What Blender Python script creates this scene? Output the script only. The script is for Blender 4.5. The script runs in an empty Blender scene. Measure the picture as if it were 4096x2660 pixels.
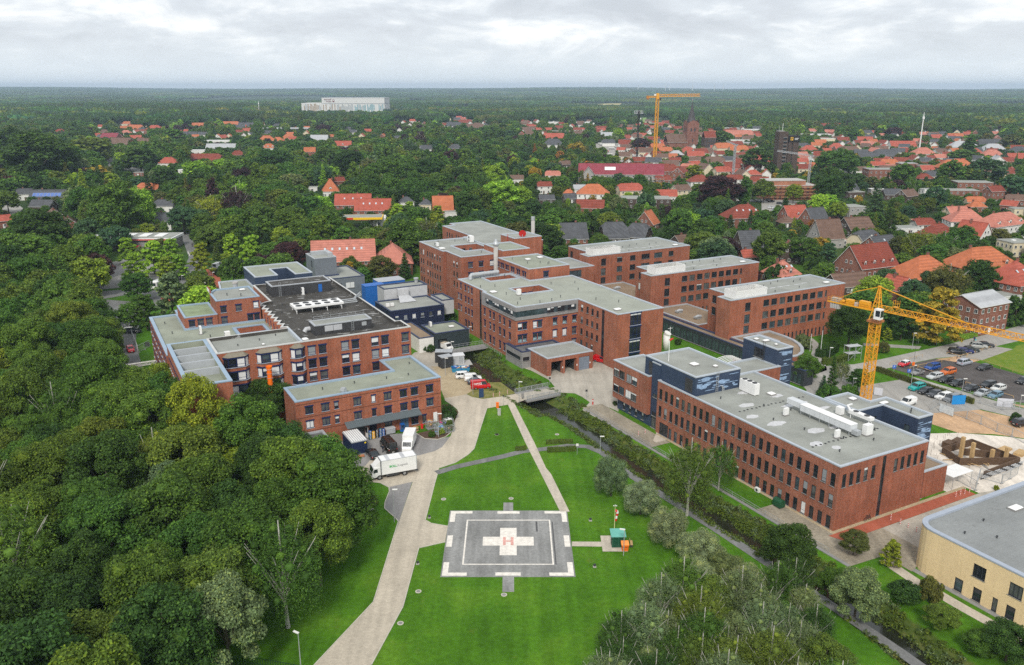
import bpy,bmesh,math,random
import numpy as np
from mathutils import Vector,Matrix
from mathutils.geometry import tessellate_polygon
rnd=random.Random(7)
SC=bpy.context.scene
COL=SC.collection
# ------ camera
CAM_H=70.0
FPX=1930*1.72101
TH=math.atan((1330-205*1.72101)/FPX)
cam=bpy.data.cameras.new('camera');cam_o=bpy.data.objects.new('camera',cam);COL.objects.link(cam_o)
cam_o.location=(0,0,CAM_H);cam_o.rotation_euler=(math.radians(90)-TH,0,0)
cam.sensor_fit='HORIZONTAL';cam.sensor_width=36.0;cam.lens=36.0*FPX/4096
cam.clip_start=0.5;cam.clip_end=60000
SC.camera=cam_o
# ------ sky and sun
SUN_EL,SUN_AZ=math.radians(42),math.radians(188)
wd=bpy.data.worlds.new('World');SC.world=wd;wd.use_nodes=True
def build_world():
 nt=wd.node_tree;N=nt.nodes;K=nt.links
 N.clear()
 out=N.new('ShaderNodeOutputWorld');bg=N.new('ShaderNodeBackground');bg.inputs['Strength'].default_value=0.08
 sky=N.new('ShaderNodeTexSky');sky.sky_type='NISHITA';sky.sun_disc=False
 sky.sun_elevation=SUN_EL;sky.sun_rotation=SUN_AZ;sky.altitude=70;sky.dust_density=2.0
 tc=N.new('ShaderNodeTexCoord');sep=N.new('ShaderNodeSeparateXYZ');K.new(tc.outputs['Generated'],sep.inputs[0])
 def mth(op,a,b=None):
  m=N.new('ShaderNodeMath');m.operation=op
  for i,v in enumerate((a,b)):
   if v is None:continue
   if isinstance(v,(int,float)):m.inputs[i].default_value=v
   else:K.new(v,m.inputs[i])
  return m.outputs[0]
 zz=mth('ADD',mth('MAXIMUM',sep.outputs['Z'],0.0),0.30)
 cb=N.new('ShaderNodeCombineXYZ');K.new(mth('DIVIDE',sep.outputs['X'],zz),cb.inputs[0]);K.new(mth('DIVIDE',sep.outputs['Y'],zz),cb.inputs[1])
 cb.inputs[2].default_value=3.7
 def noise(sc,det,ro,dist=0.0):
  n=N.new('ShaderNodeTexNoise');n.inputs['Scale'].default_value=sc;n.inputs['Detail'].default_value=det
  n.inputs['Roughness'].default_value=ro;n.inputs['Distortion'].default_value=dist;K.new(cb.outputs[0],n.inputs['Vector']);return n.outputs['Fac']
 n1=noise(2.9,9,0.60,0.5);n2=noise(8.0,8,0.55,0.3)
 f=mth('ADD',mth('MULTIPLY',n1,0.72),mth('MULTIPLY',n2,0.28))
 rp=N.new('ShaderNodeValToRGB');K.new(f,rp.inputs[0]);e=rp.color_ramp.elements
 e[0].position=0.36;e[0].color=(8.2,8.25,8.3,1);e[1].position=0.66;e[1].color=(4.3,4.55,4.9,1)
 for p,c in((0.45,(6.3,6.5,6.7)),(0.51,(5.3,5.6,5.95)),(0.57,(4.9,5.15,5.5))):
  q=rp.color_ramp.elements.new(p);q.color=c+(1,)
 mx=N.new('ShaderNodeMixRGB');mx.inputs[0].default_value=0.93;K.new(sky.outputs[0],mx.inputs[1]);K.new(rp.outputs[0],mx.inputs[2])
 h=N.new('ShaderNodeMapRange');h.inputs['From Min'].default_value=0.0;h.inputs['From Max'].default_value=0.075
 h.inputs['To Min'].default_value=0.95;h.inputs['To Max'].default_value=0.0;h.interpolation_type='SMOOTHSTEP';K.new(sep.outputs['Z'],h.inputs['Value'])
 m2=N.new('ShaderNodeMixRGB');K.new(h.outputs[0],m2 .inputs[0]);K.new(mx.outputs[0],m2 .inputs[1]);m2 .inputs[2].default_value=(5.7,6.15,6.4,1)
 K.new(m2 .outputs[0],bg.inputs['Color']);K.new(bg.outputs[0],out.inputs['Surface'])
build_world()
sun=bpy.data.lights.new('sun','SUN');sun.energy=1.5;sun.angle=math.radians(12);sun.color=(1.0,0.95,0.88)
sun_o=bpy.data.objects.new('sun',sun);COL.objects.link(sun_o)
sd=Vector((math.sin(SUN_AZ)*math.cos(SUN_EL),math.cos(SUN_AZ)*math.cos(SUN_EL),math.sin(SUN_EL)))
sun_o.rotation_euler=sd.to_track_quat('Z','Y').to_euler();sun_o.location=(0,-50,200)
SC.view_settings.view_transform='Standard';SC.view_settings.look='None';SC.view_settings.exposure=0.96;SC.view_settings.gamma=1.0
SC.view_settings.use_curve_mapping=False
SC.cycles.max_bounces=6;SC.cycles.diffuse_bounces=3;SC.cycles.glossy_bounces=2;SC.cycles.transmission_bounces=3
SC.cycles.volume_bounces=1;SC.cycles.transparent_max_bounces=6;SC.cycles.use_denoising=False
# ------ survey: where a point of the photo lies in the world
SHEET={'D':(0,0,1.72101),'Z1':(500,950,.33642),'Z2':(1000,950,.33642),'Z3':(1600,850,.33642),'Z4':(2200,850,.33642),'Z5':(2700,950,.33642),'Z6':(500,1250,.33642),'Z7':(1100,1250,.33642),'Z8':(1700,1250,.33642),'Y1':(2400,1300,.33642),'Y2':(3100,1100,.33642),'Y3':(3296,1300,.33642),'Y4':(2600,1650,.33642),'Y5':(3296,1650,.33642),'Y6':(3296,2000,.4269),'Y7':(1200,1600,.33642),'Y8':(1650,1900,.33642),'X1':(0,300,.43025),'X2':(1024,300,.43025),'X3':(2048,300,.43025),'X4':(3072,300,.43025),'X5':(2700,700,.5835),'X6':(3296,700,.6957),'X7':(0,700,.656),'X8':(2150,1700,1.0771),'W3':(800,2000,1.2391),'W4':(2400,300,.4491)}
sn,cs=math.sin(TH),math.cos(TH)
def ray(s,x,y):
 o=SHEET[s];u=(o[0]+x*o[2]-2048)/FPX;v=(o[1]+y*o[2]-1330)/FPX
 return(u,cs-v*sn,-(sn+v*cs))
def g(s,x,y,z=0.0):
 d=ray(s,x,y);t=(z-CAM_H)/d[2];return(d[0]*t,d[1]*t)
def proj(X,Y,Z):
 z=Z-CAM_H;dep=Y*cs-z*sn;up=Y*sn+z*cs
 return(2048+FPX*X/dep,1330-FPX*up/dep,dep)
A=math.radians(28.4);CA,SA=math.cos(A),math.sin(A);KX,KY=52.8,121.9
def Wd(a,b):return(KX+a*CA-b*SA,KY+a*SA+b*CA)
def Lc(p):
 x,y=p[0]-KX,p[1]-KY;return(x*CA+y*SA,-x*SA+y*CA)
# ------ objects
def tag(o,label=None,cat=None,group=None,kind=None):
 if label:o['label']=label
 if cat:o['category']=cat
 if group:o['group']=group
 if kind:o['kind']=kind
 return o
def tg(name,label,cat,loc=(0,0,0),rz=0.0,group=None):
 o=bpy.data.objects.new(name,None);COL.objects.link(o);o.empty_display_size=0.2
 o.location=loc if len(loc)==3 else(loc[0],loc[1],0);o.rotation_euler=(0,0,rz)
 return tag(o,label,cat,group)
def put(name,me,parent=None,loc=(0,0,0),rz=0.0,color=None):
 o=bpy.data.objects.new(name,me);COL.objects.link(o)
 if parent:o.parent=parent
 o.location=loc if len(loc)==3 else(loc[0],loc[1],0);o.rotation_euler=(0,0,rz)
 if color:o.color=color
 return o
def copy_tree(o,parent=None):
 c=o.copy();COL.objects.link(c)
 if parent:c.parent=parent
 for ch in o.children:copy_tree(ch,c)
 return c
class MB:
 """collects faces in several materials and builds one mesh"""
 def __init__(s):s.v=[];s.f=[];s.m=[];s.uv=[];s.mats=[];s.M=None
 def mi(s,m):
  if m not in s.mats:s.mats.append(m)
  return s.mats.index(m)
 def face(s,pts,m,uv=None):
  n=len(s.v)
  if s.M is not None:pts=[tuple(s.M@Vector(p))for p in pts]
  s.v.extend(pts);s.f.append(tuple(range(n,n+len(pts))));s.m.append(s.mi(m))
  s.uv.append(uv if uv else[(p[0]+p[1],p[2])for p in pts])
 def box(s,c,d,m,rz=0.0,M2=None,skip=''):
  x,y,z=c;a,b,h=d[0]/2,d[1]/2,d[2]/2;q=[]
  for dz in(-h,h):
   for dx,dy in((-a,-b),(a,-b),(a,b),(-a,b)):
    p=Vector((dx*math.cos(rz)-dy*math.sin(rz),dx*math.sin(rz)+dy*math.cos(rz),dz))
    if M2 is not None:p=M2@p
    q.append((x+p.x,y+p.y,z+p.z))
  for k,i in(('b',(3,2,1,0)),('t',(4,5,6,7)),('f',(0,1,5,4)),('r',(1,2,6,5)),('k',(2,3,7,6)),('l',(3,0,4,7))):
   if k not in skip:s.face([q[j]for j in i],m)
  return s
 def bb(s,x0,x1,y0,y1,z0,z1,m,skip=''):return s.box(((x0+x1)/2,(y0+y1)/2,(z0+z1)/2),(x1-x0,y1-y0,z1-z0),m,skip=skip)
 def bar(s,p,q,t,m,t2=None):
  p=Vector(p);q=Vector(q);d=q-p;L=d.length
  if L<1e-6:return s
  R=d.to_track_quat('Z','Y').to_matrix();return s.box(tuple((p+q)/2),(t,t2 or t,L),m,M2=R)
 def tube(s,path,r,m,n=8,caps=True):
  path=[Vector(p)for p in path];rs=r if isinstance(r,(list,tuple))else[r]*len(path);rings=[]
  for i,p in enumerate(path):
   d=(path[min(i+1,len(path)-1)]-path[max(i-1,0)]).normalized()
   R=d.to_track_quat('Z','Y').to_matrix()
   rings.append([tuple(p+R@Vector((math.cos(6.28319*k/n)*rs[i],math.sin(6.28319*k/n)*rs[i],0)))for k in range(n)])
  for i in range(len(rings)-1):
   for k in range(n):
    j=(k+1)%n;s.face([rings[i][k],rings[i][j],rings[i+1][j],rings[i+1][k]],m)
  if caps:s.face(rings[0][::-1],m);s.face(rings[-1],m)
  return s
 def prism(s,poly,z0,z1,m,mtop=None,bottom=False):
  n=len(poly);u=0.0
  for i in range(n):
   p,q=poly[i],poly[(i+1)%n];L=math.dist(p,q)
   s.face([(p[0],p[1],z0),(q[0],q[1],z0),(q[0],q[1],z1),(p[0],p[1],z1)],m,[(u,z0),(u+L,z0),(u+L,z1),(u,z1)]);u+=L
  s.sheet(poly,z1,mtop or m)
  if bottom:s.sheet(poly[::-1],z0,m)
  return s
 def sheet(s,poly,z,m,holes=()):
  P=[[Vector((p[0],p[1],0))for p in poly]]+[[Vector((p[0],p[1],0))for p in h]for h in holes]
  flat=[p for l in P for p in l]
  for t in tessellate_polygon(P):
   tr=[flat[i]for i in t]
   if(tr[1]-tr[0]).cross(tr[2]-tr[0]).z<0:tr.reverse()
   s.face([(p.x,p.y,z)for p in tr],m,[(p.x,p.y)for p in tr])
  return s
 def mesh(s,name,smooth=False):
  me=bpy.data.meshes.new(name);me.from_pydata([tuple(p)for p in s.v],[],s.f)
  for m in s.mats:me.materials.append(m)
  me.polygons.foreach_set('material_index',s.m)
  uv=me.uv_layers.new(name='UVMap');uv.data.foreach_set('uv',[c for f in s.uv for p in f for c in p])
  if smooth:
   bm=bmesh.new();bm.from_mesh(me);bmesh.ops.remove_doubles(bm,verts=bm.verts,dist=1e-4);bm.to_mesh(me);bm.free()
   me.polygons.foreach_set('use_smooth',[True]*len(me.polygons))
  me.update();return me
 def bd(s,name,parent=None,loc=(0,0,0),rz=0.0,smooth=False):return put(name,s.mesh(name,smooth),parent,loc,rz)
def inset(poly,d):
 """offset a counter-clockwise polygon inwards by d"""
 n=len(poly);r=[]
 for i in range(n):
  p0,p1,p2=(Vector(poly[(i-1)%n][:2]),Vector(poly[i][:2]),Vector(poly[(i+1)%n][:2]))
  e1=(p1-p0).normalized();e2=(p2-p1).normalized();n1=Vector((-e1 .y,e1 .x));n2=Vector((-e2 .y,e2 .x))
  k=1+n1 .dot(n2);q=p1+(n1+n2)*(d/max(k,.3));r.append((q.x,q.y))
 return r
def area(poly):return sum(poly[i][0]*poly[(i+1)%len(poly)][1]-poly[(i+1)%len(poly)][0]*poly[i][1]for i in range(len(poly)))/2
def ccw(poly):return list(poly)if area(poly)>0 else list(poly)[::-1]
def inside(p,poly):
 x,y=p;c=False;n=len(poly);j=n-1
 for i in range(n):
  if(poly[i][1]>y)!=(poly[j][1]>y)and x<(poly[j][0]-poly[i][0])*(y-poly[i][1])/(poly[j][1]-poly[i][1])+poly[i][0]:c=not c
  j=i
 return c
def text_mesh(txt,size,m,extrude=0.004,bold=0.0):
 cu=bpy.data.curves.new('lettering','FONT');cu.body=txt;cu.size=size;cu.extrude=extrude;cu.align_x='CENTER';cu.align_y='CENTER';cu.offset=bold
 o=bpy.data.objects.new('lettering',cu);COL.objects.link(o)
 dg=bpy.context.evaluated_depsgraph_get();me=bpy.data.meshes.new_from_object(o.evaluated_get(dg));bpy.data.objects.remove(o)
 me.materials.clear();me.materials.append(m);return me
# ------ materials
def hx(h):
 h=h.lstrip('#');r=[int(h[i:i+2],16)/255 for i in(0,2,4)]
 return tuple(c/12.92 if c<=.04045 else((c+.055)/1.055)**2.4 for c in r)
class NG:
 def __init__(s,name):
  s.m=bpy.data.materials.new(name);s.m.use_nodes=True;s.N=s.m.node_tree.nodes;s.K=s.m.node_tree.links;s.N.clear()
  s.out=s.N.new('ShaderNodeOutputMaterial');s.b=s.N.new('ShaderNodeBsdfPrincipled');s.K.new(s.b.outputs[0],s.out.inputs[0])
  s.pos=s.N.new('ShaderNodeNewGeometry').outputs['Position']
 def val(s,v,sock):
  if isinstance(v,(int,float)):sock.default_value=v
  elif isinstance(v,tuple):sock.default_value=v if len(v)==4 else v+(1,)
  else:s.K.new(v,sock)
 def math(s,op,a,b=0.0,c=None):
  m=s.N.new('ShaderNodeMath');m.operation=op;s.val(a,m.inputs[0]);s.val(b,m.inputs[1])
  if c is not None:s.val(c,m.inputs[2])
  return m.outputs[0]
 def noise(s,sc,det=4,ro=.55,vec=None,dist=0.0):
  n=s.N.new('ShaderNodeTexNoise');n.inputs['Scale'].default_value=sc;n.inputs['Detail'].default_value=det;n.inputs['Roughness'].default_value=ro
  n.inputs['Distortion'].default_value=dist;s.K.new(vec or s.pos,n.inputs['Vector']);return n.outputs['Fac']
 def mapv(s,scale=(1,1,1),rot=(0,0,0),vec=None,loc=(0,0,0)):
  m=s.N.new('ShaderNodeMapping');m.inputs['Scale'].default_value=scale;m.inputs['Rotation'].default_value=rot;m.inputs['Location'].default_value=loc
  s.K.new(vec or s.pos,m.inputs['Vector']);return m.outputs[0]
 def ramp(s,f,stops):
  r=s.N.new('ShaderNodeValToRGB');s.val(f,r.inputs[0]);e=r.color_ramp.elements
  while len(e)<len(stops):e.new(.5)
  for i,(p,c)in enumerate(stops):
   e[i].position=p;e[i].color=(c,c,c,1)if isinstance(c,(int,float))else tuple(c)+(1,)
  return r.outputs[0]
 def mix(s,f,a,b,mode='MIX'):
  m=s.N.new('ShaderNodeMixRGB');m.blend_type=mode;s.val(f,m.inputs[0]);s.val(a,m.inputs[1]);s.val(b,m.inputs[2]);return m.outputs[0]
 def uv(s):return s.N.new('ShaderNodeUVMap').outputs[0]
 def brick(s,vec,c1,c2,mortar,w,h,ms=.02,off=.5):
  t=s.N.new('ShaderNodeTexBrick');s.K.new(vec,t.inputs['Vector']);s.val(c1,t.inputs['Color1']);s.val(c2,t.inputs['Color2']);s.val(mortar,t.inputs['Mortar'])
  t.inputs['Scale'].default_value=1.0;t.inputs['Brick Width'].default_value=w;t.inputs['Row Height'].default_value=h;t.inputs['Mortar Size'].default_value=ms
  t.offset=off;return t
 def done(s,col,rough=.85,bump=None,bstr=.3,bdist=.05,metal=0.0,spec=.3):
  s.val(col,s.b.inputs['Base Color']);s.val(rough,s.b.inputs['Roughness']);s.val(metal,s.b.inputs['Metallic']);s.b.inputs['Specular IOR Level'].default_value=spec
  if bump is not None:
   n=s.N.new('ShaderNodeBump');n.inputs['Strength'].default_value=bstr;n.inputs['Distance'].default_value=bdist;s.K.new(bump,n.inputs['Height']);s.K.new(n.outputs[0],s.b.inputs['Normal'])
  return s.m
_mc={}
def pln(name,c,rough=.7,var=.12,vs=.8,metal=0.0,spec=.35):
 """a colour with soft irregular wear"""
 if name in _mc:return _mc[name]
 if isinstance(c,str):c=hx(c)
 n=NG(name)
 k=n.ramp(n.noise(vs,5),((.25,1-var),(.75,1+var)))
 _mc[name]=n.done(n.mix(1.0,tuple(c),k,'MULTIPLY'),rough,metal=metal,spec=spec);return _mc[name]
def brick_mat(name,c1,c2,mortar=(.30,.22,.17),wear=1.0):
 n=NG(name);uv=n.uv();b=n.brick(uv,c1,c2,mortar,.25,.083,.011)
 big=n.ramp(n.noise(.22,5,.6),((.3,.76),(.7,1.15)))
 mot=n.ramp(n.noise(3.0,4,.7),((.3,.78),(.7,1.22)))
 fine=n.ramp(n.noise(11.0,2,.7,n.mapv((.5,.5,2.2))),((.3,.72),(.7,1.28)))
 st=n.ramp(n.noise(1.0,4,.6,n.mapv((2.0,2.0,.12))),((.33,.80),(.7,1.08)))
 c=n.mix(wear,b.outputs['Color'],big,'MULTIPLY');c=n.mix(wear,c,mot,'MULTIPLY');c=n.mix(wear,c,fine,'MULTIPLY');c=n.mix(wear,c,st,'MULTIPLY')
 return n.done(c,.9,b.outputs['Fac'],.25,.02,spec=.2)
def deck_mat(name,c,patch,pth=.66,dark=.8,patch_scale=.22,grain=.15,seams=True):
 """bitumen roof felt: grain, welded sheet seams, pale dried puddles, grey dirt"""
 n=NG(name)
 k=n.ramp(n.noise(.18,6,.6),((.3,dark),(.7,1.12)));k2=n.ramp(n.noise(6.0,3,.7),((.3,1-grain),(.7,1+grain)))
 col=n.mix(1.0,tuple(c),k,'MULTIPLY');col=n.mix(1.0,col,k2,'MULTIPLY')
 loc=n.mapv((1,1,1),(0,0,-A))
 if seams:
  s=n.brick(loc,(1,1,1),(1,1,1),(.82,.82,.82),7.5,1.05,.022);col=n.mix(1.0,col,s.outputs['Color'],'MULTIPLY')
 p=n.noise(patch_scale,6,.62,n.mapv((1,2.4,1),(0,0,-A)),.4);pm=n.ramp(p,((pth,0.0),(pth+.025,.75)))
 col=n.mix(pm,col,tuple(patch))
 dk=n.ramp(n.noise(.5,6,.65,n.mapv((1,1,1),loc=(31,7,0))),((.60,0.0),(.72,.45)));col=n.mix(dk,col,tuple(x*.55 for x in c))
 return n.done(col,.9,n.noise(9,3),.2,.03,spec=.2)
BRICK=brick_mat('red_brick',(.36,.084,.033),(.275,.060,.024))
BRICK2=brick_mat('orange_red_brick',(.41,.10,.037),(.325,.074,.028))
BRICK3=brick_mat('dark_red_brick',(.16,.05,.032),(.11,.035,.024),(.2,.16,.13))
BRICKY=brick_mat('yellow_brick',(.86,.64,.34),(.80,.58,.30),(.6,.5,.34),.3)
BRICKK=brick_mat('brown_brick',(.085,.05,.04),(.06,.037,.03),(.14,.12,.1))
DGY=deck_mat('grey_roof_felt',(.29,.30,.27),(.55,.56,.55),.70)
DGN=deck_mat('greenish_roof_felt',(.27,.29,.23),(.58,.58,.54),.70)
DECK_PALE=deck_mat('pale_roof_felt',(.30,.315,.265),(.62,.62,.58),.70,.88)
DBK=deck_mat('weathered_black_roof_felt',(.075,.07,.062),(.34,.34,.33),.60,.6,.35,.4)
DGV=deck_mat('brown_roof_gravel',(.25,.185,.125),(.3,.25,.16),.74,.8,.3,.35,False)
DECK_GRID=deck_mat('grey_slab_roof_felt',(.24,.25,.245),(.36,.37,.36),.67,.85,.25,.15)
COPE=pln('blue_white_metal_coping',(.40,.44,.48),.5,.06)
CBL=pln('light_blue_metal_coping',(.27,.36,.45),.5,.08)
CGY=pln('grey_metal_coping',(.36,.38,.40),.5,.08)
CNV=pln('navy_metal_coping',(.035,.048,.10),.5,.08)
NAVY=pln('navy_window_paint',(.012,.022,.085),.5,.05)
DARKFR=pln('dark_window_frame',(.035,.04,.047),.5,.05)
WHITE=pln('white_paint',(.74,.74,.72),.6,.06)
WHITE2=pln('white_render',(.70,.69,.65),.8,.1,.6)
CREAM=pln('cream_render',(.66,.57,.40),.8,.1,.6)
GREYR=pln('grey_render',(.32,.31,.29),.8,.12,.6)
BLIND=pln('white_roller_blind',(.66,.67,.66),.8,.05)
BLINDG=pln('grey_roller_blind',(.25,.27,.28),.8,.05)
STEEL=pln('galvanised_steel',(.42,.44,.45),.45,.1,2.0,.3)
DARK=pln('dark_grey_metal',(.045,.047,.05),.6,.1)
BLACK=pln('black_rubber',(.018,.018,.018),.8,.1)
YELLOW=pln('crane_yellow_paint',(.72,.33,.015),.5,.1,1.5)
ORANGE=pln('orange_plastic',(.80,.16,.012),.45,.06)
REDP=pln('red_paint',(.55,.02,.015),.45,.06)
BLUEP=pln('blue_paint',(.015,.12,.42),.5,.08)
GREENP=pln('dark_green_paint',(.012,.07,.03),.5,.1)
CONC=pln('concrete',(.40,.385,.36),.9,.14,.9)
CONCD=pln('grey_concrete',(.24,.235,.225),.9,.16,.9)
WOOD=pln('pale_timber',(.45,.30,.14),.8,.2,2)
WOODD=pln('dark_formwork_board',(.10,.06,.035),.8,.25,2)
RUST=pln('rusty_sheet_pile',(.10,.055,.038),.85,.3,1.2)
def panel_mat(name,c,w,h,joint=.6,var=.1):
 n=NG(name);b=n.brick(n.uv(),tuple(c),tuple(x*.93 for x in c),tuple(x*joint for x in c),w,h,.02,0.0)
 return n.done(n.mix(1.0,b.outputs['Color'],n.ramp(n.noise(.8,5),((.3,1-var),(.7,1+var))),'MULTIPLY'),.6,spec=.35)
PANEL_GREY=panel_mat('grey_facade_panels',(.27,.265,.26),2.0,1.3)
PLT=panel_mat('light_grey_metal_cladding',(.47,.48,.49),2.2,3.0,.8)
PBL=panel_mat('dark_blue_cladding',(.034,.054,.098),3.0,.42,.72)
PANEL_SLATE=panel_mat('dark_slate_cladding',(.05,.05,.053),.5,.22,.55,.25)
PANEL_GB=panel_mat('blue_grey_panels',(.16,.18,.20),1.6,.9,.7)
PANEL_GREEN=panel_mat('dark_green_grey_cladding',(.028,.042,.046),2.5,.6,.7)
PANEL_NAVY=panel_mat('navy_glass_panels',(.012,.018,.05),1.2,1.5,2.2)
CLOUDP=pln('pale_blue_mural_paint',(.25,.36,.52),.8,.35,1.5)
def glass_mat(name,c,rough=.08,spec=.6):
 n=NG(name);k=n.ramp(n.noise(.9,3),((.3,.55),(.7,1.5)));return n.done(n.mix(1.0,tuple(c),k,'MULTIPLY'),rough,spec=spec)
GLASS=glass_mat('dark_window_glass',(.018,.022,.027));GLASS_B=glass_mat('bluish_window_glass',(.045,.065,.075));GLASS_L=glass_mat('frosted_window_glass',(.30,.42,.42),.4)
GLASS_C=glass_mat('curtained_window_glass',(.085,.09,.088),.2)
GLASSG=glass_mat('greenish_glazing',(.05,.085,.08))
# ------ the ground, lawns, roads, stream
def grass_mat():
 n=NG('lawn_grass');bk=n.N.new('ShaderNodeAttribute');bk.attribute_name='bank';dist=n.N.new('ShaderNodeVectorMath');dist.operation='LENGTH';n.K.new(n.pos,dist.inputs[0])
 far=n.N.new('ShaderNodeMapRange');far.inputs['From Min'].default_value=260;far.inputs['From Max'].default_value=420;n.K.new(dist.outputs['Value'],far.inputs['Value'])
 a=n.noise(.09,6,.6);b=n.noise(1.3,5,.7);f=n.noise(9.0,3,.75)
 col=n.ramp(a,((.30,(.044,.122,.007)),(.5,(.064,.166,.010)),(.72,(.102,.205,.016))))
 col=n.mix(1.0,col,n.ramp(b,((.3,.72),(.7,1.22))),'MULTIPLY');col=n.mix(1.0,col,n.ramp(f,((.3,.62),(.7,1.36))),'MULTIPLY')
 st=n.noise(.55,2,.5,n.mapv((1,.06,1),(0,0,math.radians(4))));col=n.mix(1.0,col,n.ramp(st,((.38,.90),(.62,1.10))),'MULTIPLY')
 dry=n.ramp(n.noise(.33,6,.7,n.mapv((1,1,1),loc=(50,3,0))),((.60,0.0),(.74,.5)));col=n.mix(dry,col,(.15,.18,.03))
 fl=n.ramp(n.noise(.02,6,.6),((.3,(.020,.040,.012)),(.55,(.034,.062,.016)),(.7,(.09,.09,.05))))
 wd_=n.ramp(n.noise(.8,6,.7),((.3,(.035,.065,.012)),(.5,(.07,.10,.02)),(.7,(.13,.135,.04))));col=n.mix(n.ramp(n.math('ADD',bk.outputs['Fac'],n.math('MULTIPLY',b,.3)),((.2,0.0),(.34,1.0))),col,wd_)
 return n.done(n.mix(far.outputs[0],col,fl),.95,f,.5,.08,spec=.1)
GRASS=grass_mat()
def rough_grass(name,c1,c2):
 n=NG(name);col=n.ramp(n.noise(.5,6,.7),((.3,c1),(.7,c2)));col=n.mix(1.0,col,n.ramp(n.noise(5,4,.7),((.3,.6),(.7,1.4))),'MULTIPLY')
 return n.done(col,.95,n.noise(5,4,.7),.6,.1,spec=.1)
MEADOW=rough_grass('meadow_grass',(.075,.17,.014),(.20,.22,.035));WEEDS=rough_grass('weedy_bank_grass',(.05,.10,.012),(.13,.14,.025))
SANDY=rough_grass('sandy_ground',(.34,.27,.17),(.46,.38,.25));DRYGRASS=rough_grass('dry_trodden_grass',(.10,.13,.02),(.26,.22,.09))
def pave_mat(name,c,w,h,var=.12,joint=.8,tr=.12,rot=0.0,streak=.14):
 n=NG(name);v=n.mapv((1,1,1),(0,0,rot));b=n.brick(v,tuple(c),tuple(x*(1-var)for x in c),tuple(x*joint for x in c),w,h,.02)
 col=n.mix(1.0,b.outputs['Color'],n.ramp(n.noise(.16,6,.62),((.3,1-tr),(.7,1+tr*.7))),'MULTIPLY')
 col=n.mix(1.0,col,n.ramp(n.noise(2.2,5,.7),((.3,1-tr),(.7,1+tr))),'MULTIPLY')
 col=n.mix(1.0,col,n.ramp(n.noise(.5,4,.6,n.mapv((1.4,.12,1),(0,0,rot))),((.35,1-streak),(.65,1+streak*.5))),'MULTIPLY')
 return n.done(col,.92,b.outputs['Fac'],.15,.02,spec=.2)
BEIGE=pave_mat('beige_concrete_paving',(.52,.46,.365),.6,.3)
BEIGE2=pave_mat('light_beige_path_paving',(.53,.47,.385),.5,.5,tr=.10)
GREYPAVE=pave_mat('grey_block_paving',(.28,.27,.26),.4,.2)
FOREPAVE=pave_mat('greyish_beige_forecourt_paving',(.44,.405,.34),.4,.2,tr=.16)
DIRTPAVE=pave_mat('mossy_grey_beige_paving',(.33,.29,.22),.4,.2,tr=.28,rot=A)
REDPAVE=pave_mat('red_clinker_paving',(.42,.12,.07),.3,.15,tr=.15,rot=A)
ASPHALT=pave_mat('grey_asphalt',(.185,.185,.18),30,30,.02,.95,.18,math.radians(3),.2)
ROADGREY=pave_mat('light_grey_road',(.34,.325,.295),30,30,.02,.95,.14,A)
CINDER=pave_mat('dark_cinder_gravel',(.095,.085,.08),30,30,.02,.95,.3)
PADASPH=pave_mat('helipad_asphalt',(.26,.26,.25),40,40,.02,.95,.22,0,.22)
MARK=pln('worn_white_marking_paint',(.70,.66,.59),.8,.22,1.6);MARKR=pln('faded_red_marking_paint',(.62,.33,.28),.8,.25,2)
KERB=pln('pale_kerb_stone',(.47,.44,.37),.9,.15,1.0)
CSITE=pave_mat('pale_construction_sand',(.66,.60,.52),40,40,.02,.95,.2);CLAY=pave_mat('orange_sandy_soil',(.52,.34,.20),40,40,.02,.95,.25)
def water_mat():
 n=NG('stream_water');return n.done((.018,.02,.012),.12,n.noise(2,3),.2,.05,spec=.6)
WATER=water_mat()
STREAM=[(-10.5,119),(-12.6,104),(-13,92),(-12.6,85),(-11.6,72),(-10.8,58),(-11.3,48),(-12.0,31),(-12,13),(-11.9,3),(-12.6,-15),(-14.5,-30),(-18,-60),(-24,-110)]
WALL_A=-6.2
def trench(px,py):
 """depth of the ditch below the lawn at world points"""
 a=(px-KX)*CA+(py-KY)*SA;b=-(px-KX)*SA+(py-KY)*CA;d=np.full(px.shape,1e9)
 for(a0,b0),(a1,b1)in zip(STREAM,STREAM[1:]):
  da,db=a1-a0,b1-b0;t=np.clip(((a-a0)*da+(b-b0)*db)/(da*da+db*db),0,1);d=np.minimum(d,np.hypot(a-a0-t*da,b-b0-t*db))
 hw=np.where(b>66,7.2,4.6);s=np.clip((hw-d)/(hw-1.2),0,1);z=-2.3*s*s*(3-2*s)
 z=np.where((a>WALL_A+.05)&(b<65)&(b>-9),0,z);z=np.where(b>118.5,0,z)
 return z
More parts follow.
